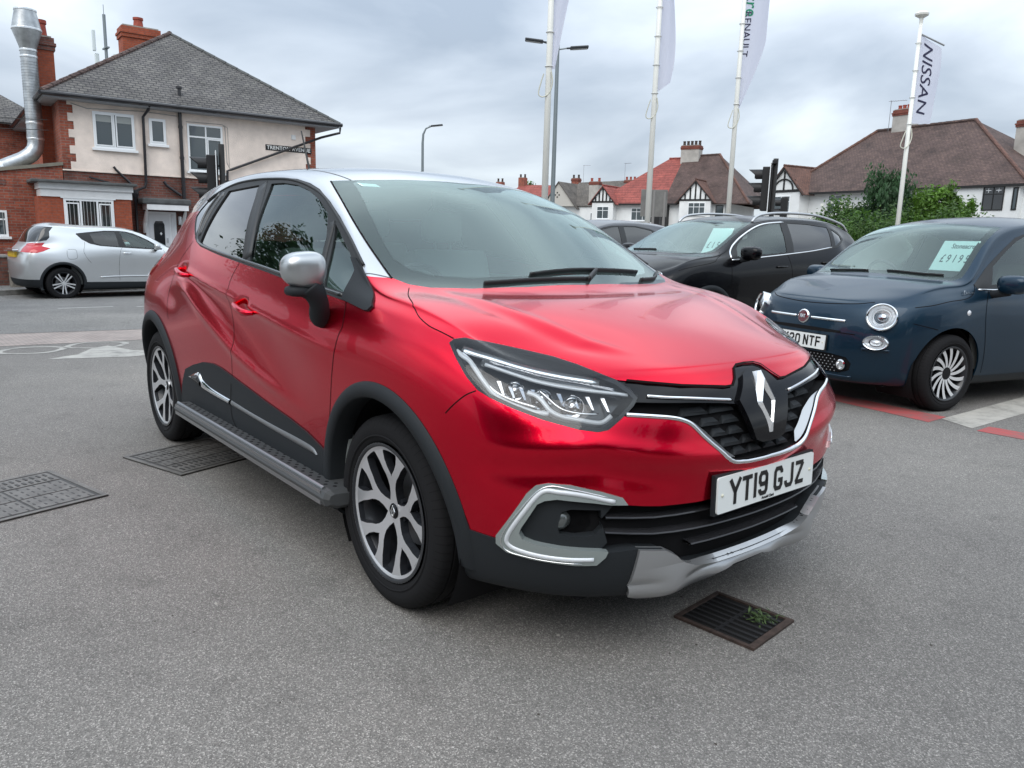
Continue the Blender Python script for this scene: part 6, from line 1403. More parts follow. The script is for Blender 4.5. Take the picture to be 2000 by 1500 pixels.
# ---------------------------------------------------------------- the other cars
def disk_on(bvh,p,r,m,root,name,aspect=1,depth=.02,bulge=.010,ring=M_CHROME,toward=(1,0,0),tilt=0,parts=True):
    """an oval lamp let into the bodywork"""
    c,n,_,_=bvh.find_nearest(Vector(p)); n=(n+Vector(toward)*.35).normalized(); u=Vector((0,0,1)).cross(n).normalized(); v=n.cross(u); c=c+n*.030
    M=MX(c,u*math.cos(tilt)+v*math.sin(tilt),v*math.cos(tilt)-u*math.sin(tilt))@Matrix.Diagonal((1,aspect,1,1))
    b=MB(); b.lathe([(r*1.05,-.05),(r*1.05,.006),(r*.98,.013),(r*.90,.008),(r*.88,-.004)],40,M=M); o=b.obj(name,ring,root,auto=40)
    b=MB(); b.lathe([(r*.9,.004),(r*.82,-.012),(r*.45,-.03),(0,-.034)],32,M=M); b.obj('reflector',M_REFL,o,smooth=True)
    if parts:
        b=MB(); b.lathe([(r*.62,-.012),(r*.60,-.002),(r*.55,-.002),(r*.53,-.012)],32,M=M); b.obj('light_ring',M_WHITE_LT,o,smooth=True)
        b=MB(); b.lathe([(0,-.004),(r*.22,-.006),(r*.34,-.014),(r*.36,-.024)],24,M=M); b.obj('projector_lens',M_BOWL,o,smooth=True)
    else: b=MB(); b.lathe([(0,-.002),(r*.4,-.006),(r*.5,-.02)],20,M=M); b.obj('bulb_cap',M_REFL,o,smooth=True)
    b=MB(); b.lathe([(0,bulge+.004),(r*.5,bulge),(r*.88,.006)],32,M=M); b.obj('lens',M_LENS,o,smooth=True)
    return o
def simple_spokes(n,w0,w1,face,double=0,cap=.03,twist=0,face2=None,depth=.03,n2=0):
    def f(wo,ri,h):
        zf=lambda r: h*.84-depth*(1-min(1,r/ri)); b=MB()
        for k in range(n):
            a=math.pi/2+k*2*math.pi/n
            for dd in ([0] if not double else [-double,double]):
                rows=[]
                for r_ in np.linspace(cap*.8,ri-.008,7):
                    t=(r_-cap)/(ri-cap); ww=w0+(w1-w0)*t; aa=a+twist*t; off=dd*(.35+.65*t)*ri
                    rows.append((rot2((r_,off-ww),aa),rot2((r_,off+ww),aa)))
                strip_poly(b,rows,zf,.022)
        b.lathe([(ri-.014,h*.80),(ri-.008,h*.86),(ri+.002,h*.92)],64,mi=0)
        b.lathe([(0,zf(0)+.006),(cap*.9,zf(0)+.006),(cap*1.05,zf(0)-.01)],32,mi=0 if not face2 else 1)
        b.obj('rim',[face,face2 or M_ALLOYK],wo)
    return f
def screen_card(root,M,lines,w=.34,h=.40):
    b=MB(); b.box(-w/2,-h/2,-.002,w/2,h/2,.002,M=M); o=b.obj('price_card',mat('card_mint',(.55,.74,.70),.7),root)
    for t,s,x,y,sx in lines: text_obj('card_lettering',t,s,M@Matrix.Translation((x,y,.004)),mat('card_ink',(.03,.06,.06),.6),o,sx=sx)
    return o
def generic_car(name,label,S,Cc,paint,pose,spec,level=4,cat='car'):
    root=empty(name,(pose[0],pose[1],pose[3] if len(pose)>3 else 0),pose[2],label=label,cat=cat)
    if spec.get('scale'): root.scale=(spec['scale'],)*3
    s=vnormals(cage_surface(S,Cc,3,14,level=level))
    if spec.get('press'): spec['press'](s); vnormals(s)
    bvh=bvh_of(s); wb,wr,wz=spec['wb'],spec['arch'],spec['wr']
    for cx in (0,-wb):
        fn=lambda q:np.where(np.abs(q.V[:,1])>.4,np.linalg.norm(np.stack([q.V[:,0]-cx,q.V[:,2]-wz-.01],1),axis=1)-wr,1.)
        f=fn(s); s=refine(s,np.abs(f[s.T]).min(1)<.04); _,s=split(s,fn(s))
    scr,s=cutpoly(s,spec['screen'],top_pr,lambda q:q.V[:,2]>spec.get('scz',.9),2)
    lo=np.array(spec['screen']); cen=np.array([lo[:,0].mean(),0])
    cl_,fr=cutpoly(scr,spec['screen'],top_pr,None,1,off=-.045); wsn=panel('windscreen',cl_,G_GLARE,root); panel('windscreen_edge',fr,G_SCREEN,wsn); panel('windscreen_surround',fr,M_FRIT,root,off=-.004)
    if spec.get('rear_screen'):
        rs,s=cutpoly(s,spec['rear_screen'],spec.get('rspr',top_pr),spec.get('rsw'),2); panel('rear_screen',rs,G_PRIV,root)
    hi=lambda q:(q.V[:,2]>spec.get('dloz',.85))&(np.abs(q.V[:,1])>.40)
    dl,s=cutpoly(s,spec['dlo'],side_pr,hi,2)
    flank=lambda q:(np.abs(q.V[:,1])>.55)
    doors=[]
    for dn,dp in spec['doors']:
        d_,s=cutpoly(s,dp,side_pr,flank,1); doors.append((dn,d_))
    clads=[]
    for nm,poly,pr,wh,m_,of in spec.get('cuts',[]):
        c_,s=cutpoly(s,poly,pr,wh,2); clads.append((nm,c_,m_,of))
    panel('body',s,paint,root,skirt=.012)
    for nm,c_,m_,of in clads:
        if of=='lr':
            for h in lr(c_): panel(nm,h,m_,root,off=.004,skirt=.012)
        else: panel(nm,c_,m_,root,off=of,skirt=.012)
    dobj={}
    for (dn,d_) in doors:
        for h,sg in zip(lr(d_),(-1,1)): dobj[(dn,sg)]=panel(dn,h,paint,root,skirt=.012)
    for sg,d_ in zip((-1,1),lr(dl)):
        for wn_,wp_,g_,par in spec['panes']:
            a,d_=cutpoly(d_,wp_,side_pr,None,2); panel(wn_,a,g_,dobj.get((par,sg),root),off=-.003)
        fo=panel('window_frame',d_,M_RUB,root,off=.002,skirt=.008)
        S_=lambda L:[(p[0],sg*abs(p[1]),p[2]) for p in L]
        for nm,L,w_,h_,m_ in spec.get('trims',[]): trim(nm,bvh,S_(L),w_,h_,m_,root,n=6)
        for L in spec['gaps']: trim('panel_gap',bvh,S_(L),.005,.0014,M_GAP,root,prof='ribbon',n=6)
        for hx,hz,par in spec['handles']:
            h,_,_,_=bvh.ray_cast(Vector((hx,sg*3,hz)),Vector((0,-sg,0))); h2,_,_,_=bvh.ray_cast(Vector((hx+.17,sg*3,hz-.005)),Vector((0,-sg,0)))
            A=h-Vector((0,sg*.004,0)); B=h2-Vector((0,sg*.004,0)); pts=[A,A.lerp(B,.15)+Vector((0,sg*.032,0)),A.lerp(B,.5)+Vector((0,sg*.040,0)),A.lerp(B,.85)+Vector((0,sg*.032,0)),B]
            m=MB(); m.tube([tuple(p) for p in cr_spline(pts,4)],.012,8); m.obj('door_handle',spec.get('hm',paint),dobj.get((par,sg),root),smooth=True)
        for cx in (0,-wb):
            wheel_liner(root,cx,wz+.01,wr+.006,.42,spec['track']+.03,sg)
            wheel(root,(cx,sg*(spec['track']),wz),sg,wz+.003,spec.get('tw',.20),spec['ri'],spec['spokes'],spec.get('spin',0.2))
            if spec.get('flare'): arch_flare(bvh,root,cx,wz+.01,wr,wr+.055,spec['flare'][0],spec['flare'][1],.012,sg)
        mx_,my_,mz_=spec['mirror']; a_,b_,c_=spec.get('msz',(.07,.10,.075))
        V,F=superell(a_,b_,c_,24,14,.65,.65,lambda p:(p.x*(.7 if p.x<0 else 1)-.35*abs(p.y)*0,p.y*(1-.15*max(0,-p.z)/c_),p.z))
        V=[(mx_+v[0]-.12*sg*v[1],sg*my_+v[1],mz_+v[2]) for v in V]; mo=mesh_obj('mirror',V,F,spec.get('mm',paint),root,True)
        m=MB(); m.tube([(mx_+.02,sg*(my_-.20),mz_-.09),(mx_+.01,sg*(my_-.12),mz_-.075),(mx_,sg*(my_-.03),mz_-.05)],[.032,.03,.035],10); m.obj('mirror_arm',M_PLAST,mo,smooth=True)
    for L in spec.get('cgaps',[]): trim('bonnet_gap',bvh,L,.006,.0016,M_GAP,root,prof='ribbon',n=5)
    cb=MB(); x0=spec['screen'][0][0]; xs=max(q[0] for q in spec['screen']); bz=spec['cowl']
    cb.box(xs-.55,-.66,bz-.30,xs-.12,.66,bz-.05,bev=.05); cb.obj('dashboard',M_CABIN,root,auto=50)
    f=MB(); f.box(-wb-.3,-.62,.28,-.15,.62,.31); f.box(-.45,-.62,.3,-.42,.62,.85); f.box(-wb-.25,-.60,.18,.45,.60,.21); f.box(-wb+.36,-.72,.18,-.37,.72,.22)
    f.obj('underbody',M_DARK,root)
    sx=xs-1.15*spec.get('seatk',1)
    for sg in (-1,1):
        seat(root,sx,sg*.34,.42+spec.get('seatz',0),spec.get('seatm')); seat(root,sx-.80,sg*.34,.44+spec.get('seatz',0),spec.get('seatm'),rear=True,name='rear_seat')
        d=MB(); d.box(-wb+.2,sg*.73-.01,.3,-.3,sg*.73+.01,bz-.12); d.obj('door_lining',M_CABIN,root)
    steering_wheel(root,(xs-.60,-.34,bz-.08))
    for L in spec.get('wipers',[]):
        m=MB(); trim('g',bvh,L,.013,.013,None,None,mb=m,off=.003); m.obj('wiper',M_RUB,root,smooth=True)
    return root,bvh
def T_cage(fx,fy,fz):
    """the crossover net pulled to another car's proportions"""
    global cage_surface
    keep={}
    def cap(S,C,a,b,level=4,**k): keep['S']=np.array(S,float); keep['C']=C; return None
    real=cage_surface; cage_surface=cap
    try: captur_surface()
    finally: cage_surface=real
    S=keep['S']; S2=S.copy(); S2[...,0]=fx(S[...,0],S[...,2]); S2[...,1]=fy(S[...,1],S[...,0],S[...,2]); S2[...,2]=fz(S[...,0],S[...,2])
    C={}
    for k,c in keep['C'].items(): C[k]=(float(fx(np.array(c[0]),np.array(c[1]))),float(fz(np.array(c[0]),np.array(c[1]))))+tuple(c[2:])
    return S2,C
# ---- small navy city car
def build_small():
    Zl=[.18,.21,.36,.52,.67,.81]; cols=[]
    def col(xs,ys,zs): cols.append(list(zip(xs,ys,zs)))
    rx=[-2.70,-2.80,-2.84,-2.85,-2.83,-2.78,-2.70,-2.66,-2.63,-2.60]; rz=[.2,.23,.36,.52,.67,.82,.93,.98,1.01,1.04]
    col(rx,[0]*10,rz); col(rx,[.2]*10,rz); col([x+.02 for x in rx],[.38,.40,.42,.43,.43,.42,.40,.385,.365,.34],rz)
    col([-2.62,-2.70,-2.73,-2.72,-2.69,-2.64,-2.58,-2.55,-2.53,-2.51],[.54,.60,.63,.64,.63,.60,.56,.53,.50,.46],[.2,.23,.36,.52,.67,.82,.93,.98,1.02,1.05])
    col([-2.5]*6+[-2.47,-2.44,-2.42,-2.40],[.64,.71,.75,.765,.76,.735,.67,.60,.54,.49],Zl+[.96,1.10,1.18,1.22])
    col([-2.2]*6+[-2.2,-2.2,-2.18,-2.16],[.68,.75,.79,.81,.81,.79,.735,.655,.575,.52],Zl+[.965,1.14,1.28,1.33])
    col([-1.8]*6+[-1.8,-1.8,-1.79,-1.78],[.69,.755,.795,.808,.812,.80,.765,.68,.585,.53],Zl+[.945,1.16,1.345,1.40])
    col([-1.4]*6+[-1.4,-1.39,-1.37,-1.36],[.69,.755,.795,.808,.812,.80,.775,.69,.59,.535],Zl+[.93,1.15,1.365,1.425])
    col([-1.0]*6+[-.98,-.93,-.86,-.80],[.69,.755,.795,.808,.812,.80,.775,.70,.605,.56],Zl+[.915,1.12,1.32,1.375])
    col([-.6]*6+[-.58,-.55,-.50,-.46],[.69,.755,.795,.808,.812,.80,.775,.72,.66,.62],Zl+[.90,1.04,1.16,1.215])
    col([-.27]*6+[-.26,-.24,-.22,-.20],[.69,.755,.795,.812,.812,.80,.775,.755,.73,.695],Zl+[.885,.93,.965,.99])
    col([0]*6+[-.01,-.02,-.02,-.02],[.68,.75,.79,.812,.81,.79,.755,.73,.705,.67],[.18,.21,.36,.52,.67,.80,.86,.895,.92,.945])
    col([.18]*6+[.18,.18,.175,.17],[.66,.73,.765,.785,.785,.765,.735,.71,.685,.65],[.18,.21,.36,.51,.66,.78,.835,.865,.89,.915])
    col([.30,.37,.40,.41,.40,.37,.345,.33,.315,.30],[.62,.68,.71,.725,.725,.71,.69,.67,.65,.615],[.18,.21,.35,.5,.64,.75,.80,.825,.845,.868])
    col([.42,.53,.565,.575,.56,.53,.505,.49,.47,.44],[.50,.55,.575,.59,.59,.585,.575,.565,.55,.52],[.18,.21,.34,.48,.62,.725,.77,.79,.81,.832])
    col([.51,.625,.66,.665,.65,.62,.595,.58,.56,.53],[.36,.38,.39,.40,.40,.40,.395,.39,.38,.37],[.18,.21,.34,.48,.62,.72,.765,.785,.802,.822])
    fx=[.55,.66,.695,.70,.685,.655,.63,.615,.595,.565]; fz=[.18,.21,.34,.48,.62,.72,.765,.785,.80,.82]
    col([x-.006 for x in fx],[.19]*10,fz); col(fx,[0]*10,fz)
    C={4:(-2.47,1.20),5:(-2.26,1.37),6:(-1.82,1.455),7:(-1.38,1.487),8:(-.66,1.41),9:(-.32,1.205),10:(-.02,.995),11:(.13,.965),12:(.28,.925),13:(.42,.878)}
    navy=mat('navy_paint',(.003,.022,.044),.35,metal=.45,coat=.42,coat_r=.012)
    ff=lambda q:q.V[:,0]>.3
    spec=dict(scale=1.03,wb=2.30,arch=.335,wr=.288,track=.715,ri=.205,tw=.19,cowl=1.0,seatm=mat('beige_seat',(.35,.33,.29),.8),
      screen=[(-.80,.535),(-.62,.580),(-.45,.612),(-.28,.655),(-.185,.672),(-.125,.64),(-.06,.50),(-.03,.30),(-.02,0),(-.02,-.3),(-.67,-.3),(-.67,0),(-.69,.25),(-.74,.45)],scz=.93,
      dlo=[(-.235,.945),(-.25,.915),(-.60,.918),(-1.0,.935),(-1.4,.953),(-1.85,.975),(-2.05,1.02),(-2.02,1.13),(-1.85,1.28),(-1.6,1.345),(-1.3,1.362),(-1.05,1.35),(-.86,1.305),(-.70,1.225),(-.55,1.145),(-.40,1.06)],
      panes=[('front_window',[(-.42,.945),(-1.36,.975),(-1.40,1.335),(-1.25,1.345),(-1.03,1.33),(-.87,1.28),(-.70,1.195),(-.50,1.08)],G_SIDE,'front_door'),('quarter_window',[(-1.47,.98),(-1.84,1.0),(-1.98,1.04),(-1.95,1.12),(-1.8,1.25),(-1.6,1.32),(-1.47,1.33)],G_SIDE,None)],
      doors=[('front_door',[(-.40,.25),(-.37,.45),(-.33,.65),(-.33,.80),(-.37,.93),(-1.36,.95),(-1.42,.93),(-1.44,.7),(-1.40,.35),(-1.36,.25)])],
      cuts=[('lower_grille',[(-.3,.40),(0,.40),(.30,.40),(.42,.385),(.455,.34),(.44,.285),(.36,.255),(0,.25),(-.3,.25)],front_pr,ff,M_DARK,-.012),
            ('sill_trim',[(-2.0,.10),(-2.0,.255),(-.33,.255),(-.33,.10)],side_pr,lambda q:np.abs(q.V[:,1])>.5,M_PLAST,'lr')],
      gaps=[[(-.37,.775,.91),(-.33,.80,.80),(-.33,.81,.65),(-.37,.80,.45),(-.40,.78,.27)],[(-1.42,.77,.93),(-1.44,.81,.7),(-1.40,.79,.35)],[(-.235,.745,.95),(-.22,.765,.905),(-.17,.775,.86),(-.08,.775,.835),(.05,.765,.82),(.20,.74,.79),(.33,.69,.765)],[(.36,.71,.66),(.26,.765,.64),(.17,.785,.62)]],
      cgaps=[[(.505,-.50,.79),(.56,-.40,.765),(.60,-.2,.755),(.615,0,.752),(.60,.2,.755),(.56,.40,.765),(.505,.50,.79)],[(.60,-.45,.555),(.655,-.25,.56),(.68,0,.562),(.655,.25,.56),(.60,.45,.555)]],
      trims=[('waist_trim',[(-.26,.78,.915),(-.45,.785,.912),(-.60,.785,.914)],.012,.007,M_CHROME),('bumper_strip',[(.50,.66,.46),(.57,.585,.462),(.60,.51,.463)],.022,.012,navy)],
      handles=[(-1.36,.80,'front_door')],hm=M_CHROME,mirror=(-.42,.93,.955),msz=(.075,.105,.07),spokes=simple_spokes(14,.010,.0165,mat('polished_alloy',(.78,.79,.80),.28,metal=.55,coat=.4),cap=.052,twist=.38,face2=M_GLOSSK,depth=.02),spin=.1,
      wipers=[[(-.09,-.50,1.03),(-.055,-.30,1.02),(-.045,-.05,1.01)],[(-.13,.56,1.03),(-.085,.38,1.02),(-.06,.12,1.02)]])
    root,bvh=generic_car('car','navy blue bubble shaped city car with round chrome headlights, price card in its windscreen',cols,C,navy,(-1.065,4.412,-1.804),spec)
    for sg in (-1,1):
        disk_on(bvh,(.50,sg*.575,.685),.103,None,root,'headlight',aspect=.92,toward=(1.2,0,.1))
        disk_on(bvh,(.53,sg*.570,.515),.085,None,root,'driving_light',aspect=.60,toward=(1.2,0,0),parts=False)
        h,n,_,_=bvh.ray_cast(Vector((3,sg*.385,.325)),Vector((-1,0,0))); m=MB(); M=MX(h,(0,1,0),(0,0,1)); m.lathe([(.040,-.01),(.040,.006),(.030,.010),(.026,.0),(0,-.004)],28,M=M); m.obj('fog_lamp',M_CHROME,root,auto=35)
        h,n,_,_=bvh.ray_cast(Vector((-.13,sg*3,.74)),Vector((0,-sg,0))); m=MB(); m.lathe([(0,.006),(.017,.005),(.021,0)],20,M=MX(h,(1,0,0),(0,0,1)) if sg<0 else MX(h,(-1,0,0),(0,0,1))); m.obj('side_repeater',M_WHITE_LT,root,smooth=True)
    f=lambda y,z:bvh.ray_cast(Vector((3,y,z)),Vector((-1,0,0)))[0]
    P=[f(y,.652) for y in (-.30,-.2,-.1)]; 
    for sg in (-1,1): trim('nose_whisker',bvh,[(f(sg*y,.652)) for y in (.08,.16,.24,.32,.375)],.020,.012,M_CHROME,root)
    h=f(0,.655); M=MX((h.x+.004,0,.655),(0,1,0),(-.12,0,1)); m=MB(); m.lathe([(.054,-.006),(.054,.008),(.046,.010)],40,M=M,mi=0); m.lathe([(0,.012),(.046,.010)],40,M=M,mi=1); bo=m.obj('badge',[M_CHROME,mat('badge_maroon',(.10,.012,.02),.2,coat=1)],root,smooth=True)
    text_obj('badge_lettering','FIAT',.036,M@Matrix.Translation((0,0,.0135)),M_CHROME,bo,sx=.72,bold=.001)
    # mesh of the lower intake: rows of bright studs
    m=MB()
    for j in range(6):
        for i in range(-11,12):
            y=.033*i+(.0165 if j%2 else 0); z=.270+.022*j
            if abs(y)>.33: continue
            h=f(y,z); m.lathe([(0,.006),(.004,.004),(.005,0)],6,M=MX((h.x-.006,y,z),(0,1,0),(0,0,1)))
    m.obj('intake_studs',M_SATIN,root)
    trim('bumper_crease',bvh,[f(y,.235) for y in (-.45,-.25,0,.25,.45)],.02,.008,MATS['navy_paint'],root)
    h=f(0,.47); plate(root,MX((h.x+.008,0,.475),(0,1,0),(-.06,0,1)),'YK20 NTF')
    up=MB(); 
    V=[];F=[]
    for i,y in enumerate(np.linspace(-.36,.36,15)):
        h=f(y,.565); V+=[(h.x+.003,y,.585-.06*abs(y)**2),(h.x+.004,y,.556+.05*abs(y)**2)]
    for i in range(14): F.append((2*i,2*i+1,2*i+3,2*i+2))
    mesh_obj('nose_slot',V,F,M_DARK,root)
    # screen cards and wing script
    screen_card(root,MX((-.46,.40,1.15),(.12,1,0),(-.5,0,.86)),[('Stoneacre',.062,.04,.085,.85),('£ 9 1 9 5',.10,.02,-.03,.72)],.33,.27)
    h,n,_,_=bvh.ray_cast(Vector((-.17,3,.885)),Vector((0,-1,0))); text_obj('wing_script','Dolcevita',.042,MX(h+n*.004,(-1,0,0),(0,n.z*-1,1)),M_CHROME,root,shear=.3)
    h,n,_,_=bvh.ray_cast(Vector((-1.0,0,3)),Vector((0,0,-1)))
    return root
# ---- black crossover behind it
def build_black():
    fx=lambda x,z:np.interp(x,[-3.26,-2.606,-2.1,-1.2,-.24,0,.87],[-3.49,-2.646,-2.30,-1.25,-.27,0,.92])+0*x
    fy=lambda y,x,z:y*(1.015+np.where(z>1.0,.0,.0))
    fz=lambda x,z:np.interp(z,[0,.2,.6,.95,1.1,1.3,1.56],[0,.19,.63,1.01,1.15,1.34,1.585])+.03*np.clip((-x-1.8)/1.2,0,1)*(z>1.2)+.0*x
    S,C=T_cage(fx,fy,fz)
    blk=mat('black_paint',(.002,.002,.003),.25,coat=.25,coat_r=.01,spec=.2)
    up=lambda L:[(float(fx(np.array(x),0)),float(fz(np.array(x),np.array(z)))) for x,z in L]
    dlo=up([(-.33,1.035),(-.36,1.005),(-.60,1.02),(-1.003,1.05),(-1.311,1.075),(-1.8,1.125),(-2.15,1.175),(-2.50,1.25),(-2.52,1.275),(-2.40,1.36),(-2.20,1.41),(-1.95,1.45),(-1.661,1.470),(-1.40,1.47),(-1.146,1.455),(-1.0,1.43),(-.83,1.375),(-.65,1.29),(-.5,1.20),(-.40,1.11)])
    spec=dict(wb=2.646,arch=.385,wr=.340,track=.79,ri=.235,tw=.215,cowl=1.17,seatz=.08,
      screen=[(fx(-.938,0),.575),(fx(-.80,0),.615),(fx(-.60,0),.655),(fx(-.448,0),.680),(fx(-.30,0),.695),(fx(-.215,0),.70),(fx(-.150,0),.665),(-.10,.62),(-.043,.481),(.004,.272),(.022,.0),(.022,-.2),(-.83,-.2),(-.83,0),(-.845,.18),(-.89,.38),(-.93,.50)],scz=1.1,
      dlo=dlo,
      panes=[('front_window',up([(-.43,1.04),(-1.25,1.10),(-1.32,1.455),(-1.15,1.44),(-.98,1.405),(-.82,1.355),(-.64,1.265),(-.50,1.165)]),G_SIDE,'front_door'),('rear_window',up([(-1.36,1.10),(-2.02,1.175),(-2.08,1.42),(-1.75,1.455),(-1.43,1.46)]),G_PRIV,'rear_door'),('quarter_window',up([(-2.10,1.19),(-2.42,1.255),(-2.40,1.31),(-2.16,1.40)]),G_PRIV,None)],
      doors=[('front_door',[(-.40,.30),(-.37,.60),(-.33,.85),(-.34,1.06),(-1.33,1.13),(-1.38,.9),(-1.36,.6),(-1.38,.30)]),('rear_door',[(-1.38,.30),(-1.36,.6),(-1.38,.9),(-1.33,1.13),(-2.15,1.20),(-2.30,1.0),(-2.26,.80),(-2.05,.60),(-2.0,.30)])],
      cuts=[('lower_cladding',[(-4,.05),(-4,.42),(-2.3,.42),(-2.0,.38),(-.4,.36),(.3,.42),(1.2,.42),(1.2,.05)],side_pr,None,M_PLAST,.004)],
      gaps=[[(-.34,.85,1.06),(-.33,.88,.85),(-.37,.89,.60),(-.40,.88,.38)],[(-1.31,.83,1.12),(-1.38,.89,.9),(-1.36,.9,.6),(-1.38,.88,.38)],[(-.27,.75,1.12),(-.20,.79,1.06),(-.05,.83,1.01),(.2,.83,.97),(.40,.80,.93)]],
      trims=[('window_chrome',[(-.36,.835,1.07),(-.40,.80,1.17),(-.55,.75,1.27),(-.68,.72,1.335),(-.85,.68,1.40),(-1.02,.65,1.447),(-1.2,.645,1.478),(-1.45,.64,1.495)],.020,.010,M_CHROME),('waist_chrome',[(-.36,.85,1.055),(-.60,.85,1.068),(-1.0,.85,1.10),(-1.35,.85,1.13),(-1.8,.84,1.17),(-2.2,.82,1.22)],.014,.008,M_CHROME)],
      handles=[(-1.27,.99,'front_door'),(-2.12,1.04,'rear_door')],mirror=(-.52,.985,1.135),msz=(.075,.115,.075),spokes=simple_spokes(5,.02,.03,M_DIAM),flare=(-5,190),
      wipers=[[(-.12,-.45,1.13),(-.07,-.25,1.13),(-.05,.0,1.13)]])
    root,bvh=generic_car('car','black crossover with silver roof rails and chrome window line, parked behind the red car',S,C,blk,(-3.89,4.93,R(-95)),spec,level=4)
    for sg in (-1,1):
        P=[]
        for x_,dz in ((-.98,.0),(-1.05,.045),(-1.2,.062),(-1.6,.065),(-2.2,.06),(-2.7,.045),(-2.86,.0)):
            h,_,_,_=bvh.ray_cast(Vector((x_,sg*.575,3)),Vector((0,0,-1))); P.append((x_,sg*.575,h.z+dz))
        m=MB(); m.tube([tuple(p) for p in cr_spline(P,5)],.016,8); m.obj('roof_rail',M_SATIN,root,smooth=True)
        c,n,_,_=bvh.find_nearest(Vector((.55,sg*.72,.90))); disk_on(bvh,(.62,sg*.66,.86),.10,None,root,'headlight',aspect=.5,parts=False)
    screen_card(root,MX((-.62,.40,1.26),(.1,1,0),(-.5,0,.86)),[('£ 1 5',.12,-.03,-.06,.8)],.34,.34)
    plate(root,MX((.92,0,.52),(0,1,0),(0,0,1)),'YK20 NTF')
# ---- silver crossover on the road
def build_silver():
    fx=lambda x,z:np.interp(x,[-3.26,-2.606,-2.1,-1.2,-.24,0,.87],[-3.28,-2.53,-2.05,-1.22,-.26,0,.83])+0*x
    fy=lambda y,x,z:y*(.99+.02*np.exp(-((x+2.55)/.4)**2)*(z<.95)+.05*(z>1.1)*(x<-2.3))
    fz=lambda x,z:np.interp(z,[0,.2,.6,.95,1.1,1.3,1.56],[0,.20,.64,1.02,1.12,1.32,1.57])+np.interp(x,[-3.3,-3.0,-2.85,-2.55,-2.1,-1.7],[0,.04,.15,.065,.01,0])*np.clip((z-1.05)/.28,0,1)
    S,C=T_cage(fx,fy,fz)
    sil=mat('silver_car_paint',(.58,.60,.61),.36,metal=.7,coat=.8,coat_r=.03)
    dlo=[(-.42,1.085),(-.44,1.065),(-.8,1.075),(-1.25,1.10),(-1.75,1.135),(-1.95,1.18),(-2.10,1.27),(-2.19,1.375),(-2.18,1.395),(-1.95,1.425),(-1.6,1.465),(-1.3,1.468),(-1.15,1.455),(-1.0,1.42),(-.85,1.355),(-.68,1.27),(-.52,1.165)]
    spec=dict(wb=2.53,arch=.395,wr=.335,track=.765,ri=.238,tw=.215,cowl=1.12,seatz=.05,
      screen=[(-.95,.56),(-.80,.60),(-.60,.645),(-.46,.675),(-.32,.69),(-.24,.695),(-.17,.665),(-.10,.60),(-.05,.481),(.0,.272),(.02,.0),(.02,-.2),(-.82,-.2),(-.82,0),(-.835,.18),(-.88,.38),(-.92,.50)],scz=1.1,
      dlo=dlo,panes=[('front_window',[(-.62,1.10),(-1.22,1.125),(-1.28,1.45),(-1.14,1.435),(-1.0,1.395),(-.84,1.325),(-.66,1.235),(-.56,1.15)],G_SIDE,'front_door'),('rear_window',[(-1.36,1.13),(-1.72,1.155),(-1.86,1.20),(-1.92,1.40),(-1.62,1.445),(-1.38,1.45)],G_PRIV,'rear_door')],
      doors=[('front_door',[(-.45,.38),(-.42,.60),(-.36,.85),(-.40,1.08),(-1.30,1.11),(-1.36,1.0),(-1.40,.7),(-1.40,.38)]),('rear_door',[(-1.40,.38),(-1.40,.7),(-1.36,1.0),(-1.30,1.11),(-1.78,1.16),(-2.04,1.22),(-2.06,1.12),(-2.10,1.0),(-2.02,.85),(-1.95,.72),(-1.93,.38)])],
      rear_screen=[(-2.60,1.515),(-2.685,1.42),(-2.70,1.30),(-2.76,1.235),(-2.92,1.205),(-3.3,1.16),(-3.3,1.5),(-2.85,1.535)],rspr=side_pr,rsw=lambda q:q.V[:,0]<-2.4,
      cuts=[('tail_light',[(-2.72,1.075),(-2.86,1.115),(-2.80,1.185),(-2.97,1.175),(-3.3,1.13),(-3.3,.985),(-2.98,.975),(-2.86,1.01)],side_pr,lambda q:(np.abs(q.V[:,1])>.42)&(q.V[:,0]<-2.4),mat('tail_red',(.50,.006,.012),.12,coat=.8),'lr'),('lower_cladding',[(-4,.05),(-4,.42),(-2.9,.42),(-2.2,.36),(-.4,.34),(.3,.40),(1.2,.42),(1.2,.05)],side_pr,None,M_PLAST,.004)],
      gaps=[[(-.40,.85,1.07),(-.36,.88,.85),(-.42,.88,.60),(-.45,.88,.38)],[(-1.30,.82,1.10),(-1.36,.87,1.0),(-1.40,.88,.7),(-1.40,.88,.38)],[(-2.05,.80,1.22),(-2.07,.83,1.12),(-2.10,.86,1.0),(-2.04,.88,.86),(-1.97,.88,.77)],[(-2.40,.80,1.04),(-2.26,.81,1.035),(-2.24,.83,.95),(-2.26,.84,.86),(-2.40,.84,.85),(-2.43,.83,.93),(-2.42,.81,1.02)]],
      trims=[('sill_strip',[(-.5,.875,.47),(-1.0,.88,.475),(-1.5,.88,.47),(-1.8,.885,.455)],.035,.012,sil)],
      handles=[(-1.30,.985,'front_door')],hm=M_CHROME,mirror=(-.60,.97,1.13),msz=(.075,.10,.07),flare=(-8,200),
      spokes=simple_spokes(5,.010,.015,mat('bright_alloy',(.75,.76,.77),.3,metal=.6),double=.17,depth=.012),spin=.62)
    hx=1.67; q=(-17.703,.939)
    root,bvh=generic_car('car','silver crossover with five double spoke wheels on the road before the corner house',S,C,sil,(q[0]+2.53*math.cos(hx),q[1]+2.53*math.sin(hx),hx,-.318),spec,level=4)
    h=bvh.ray_cast(Vector((-5,0,.90)),Vector((1,0,0)))[0]; b=MB(); b.box(h.x-.035,-.28,.87,h.x+.01,.28,.985,bev=.008); b.obj('number_plate',mat('plate_yellow',(.75,.48,.03),.4),root,auto=40)
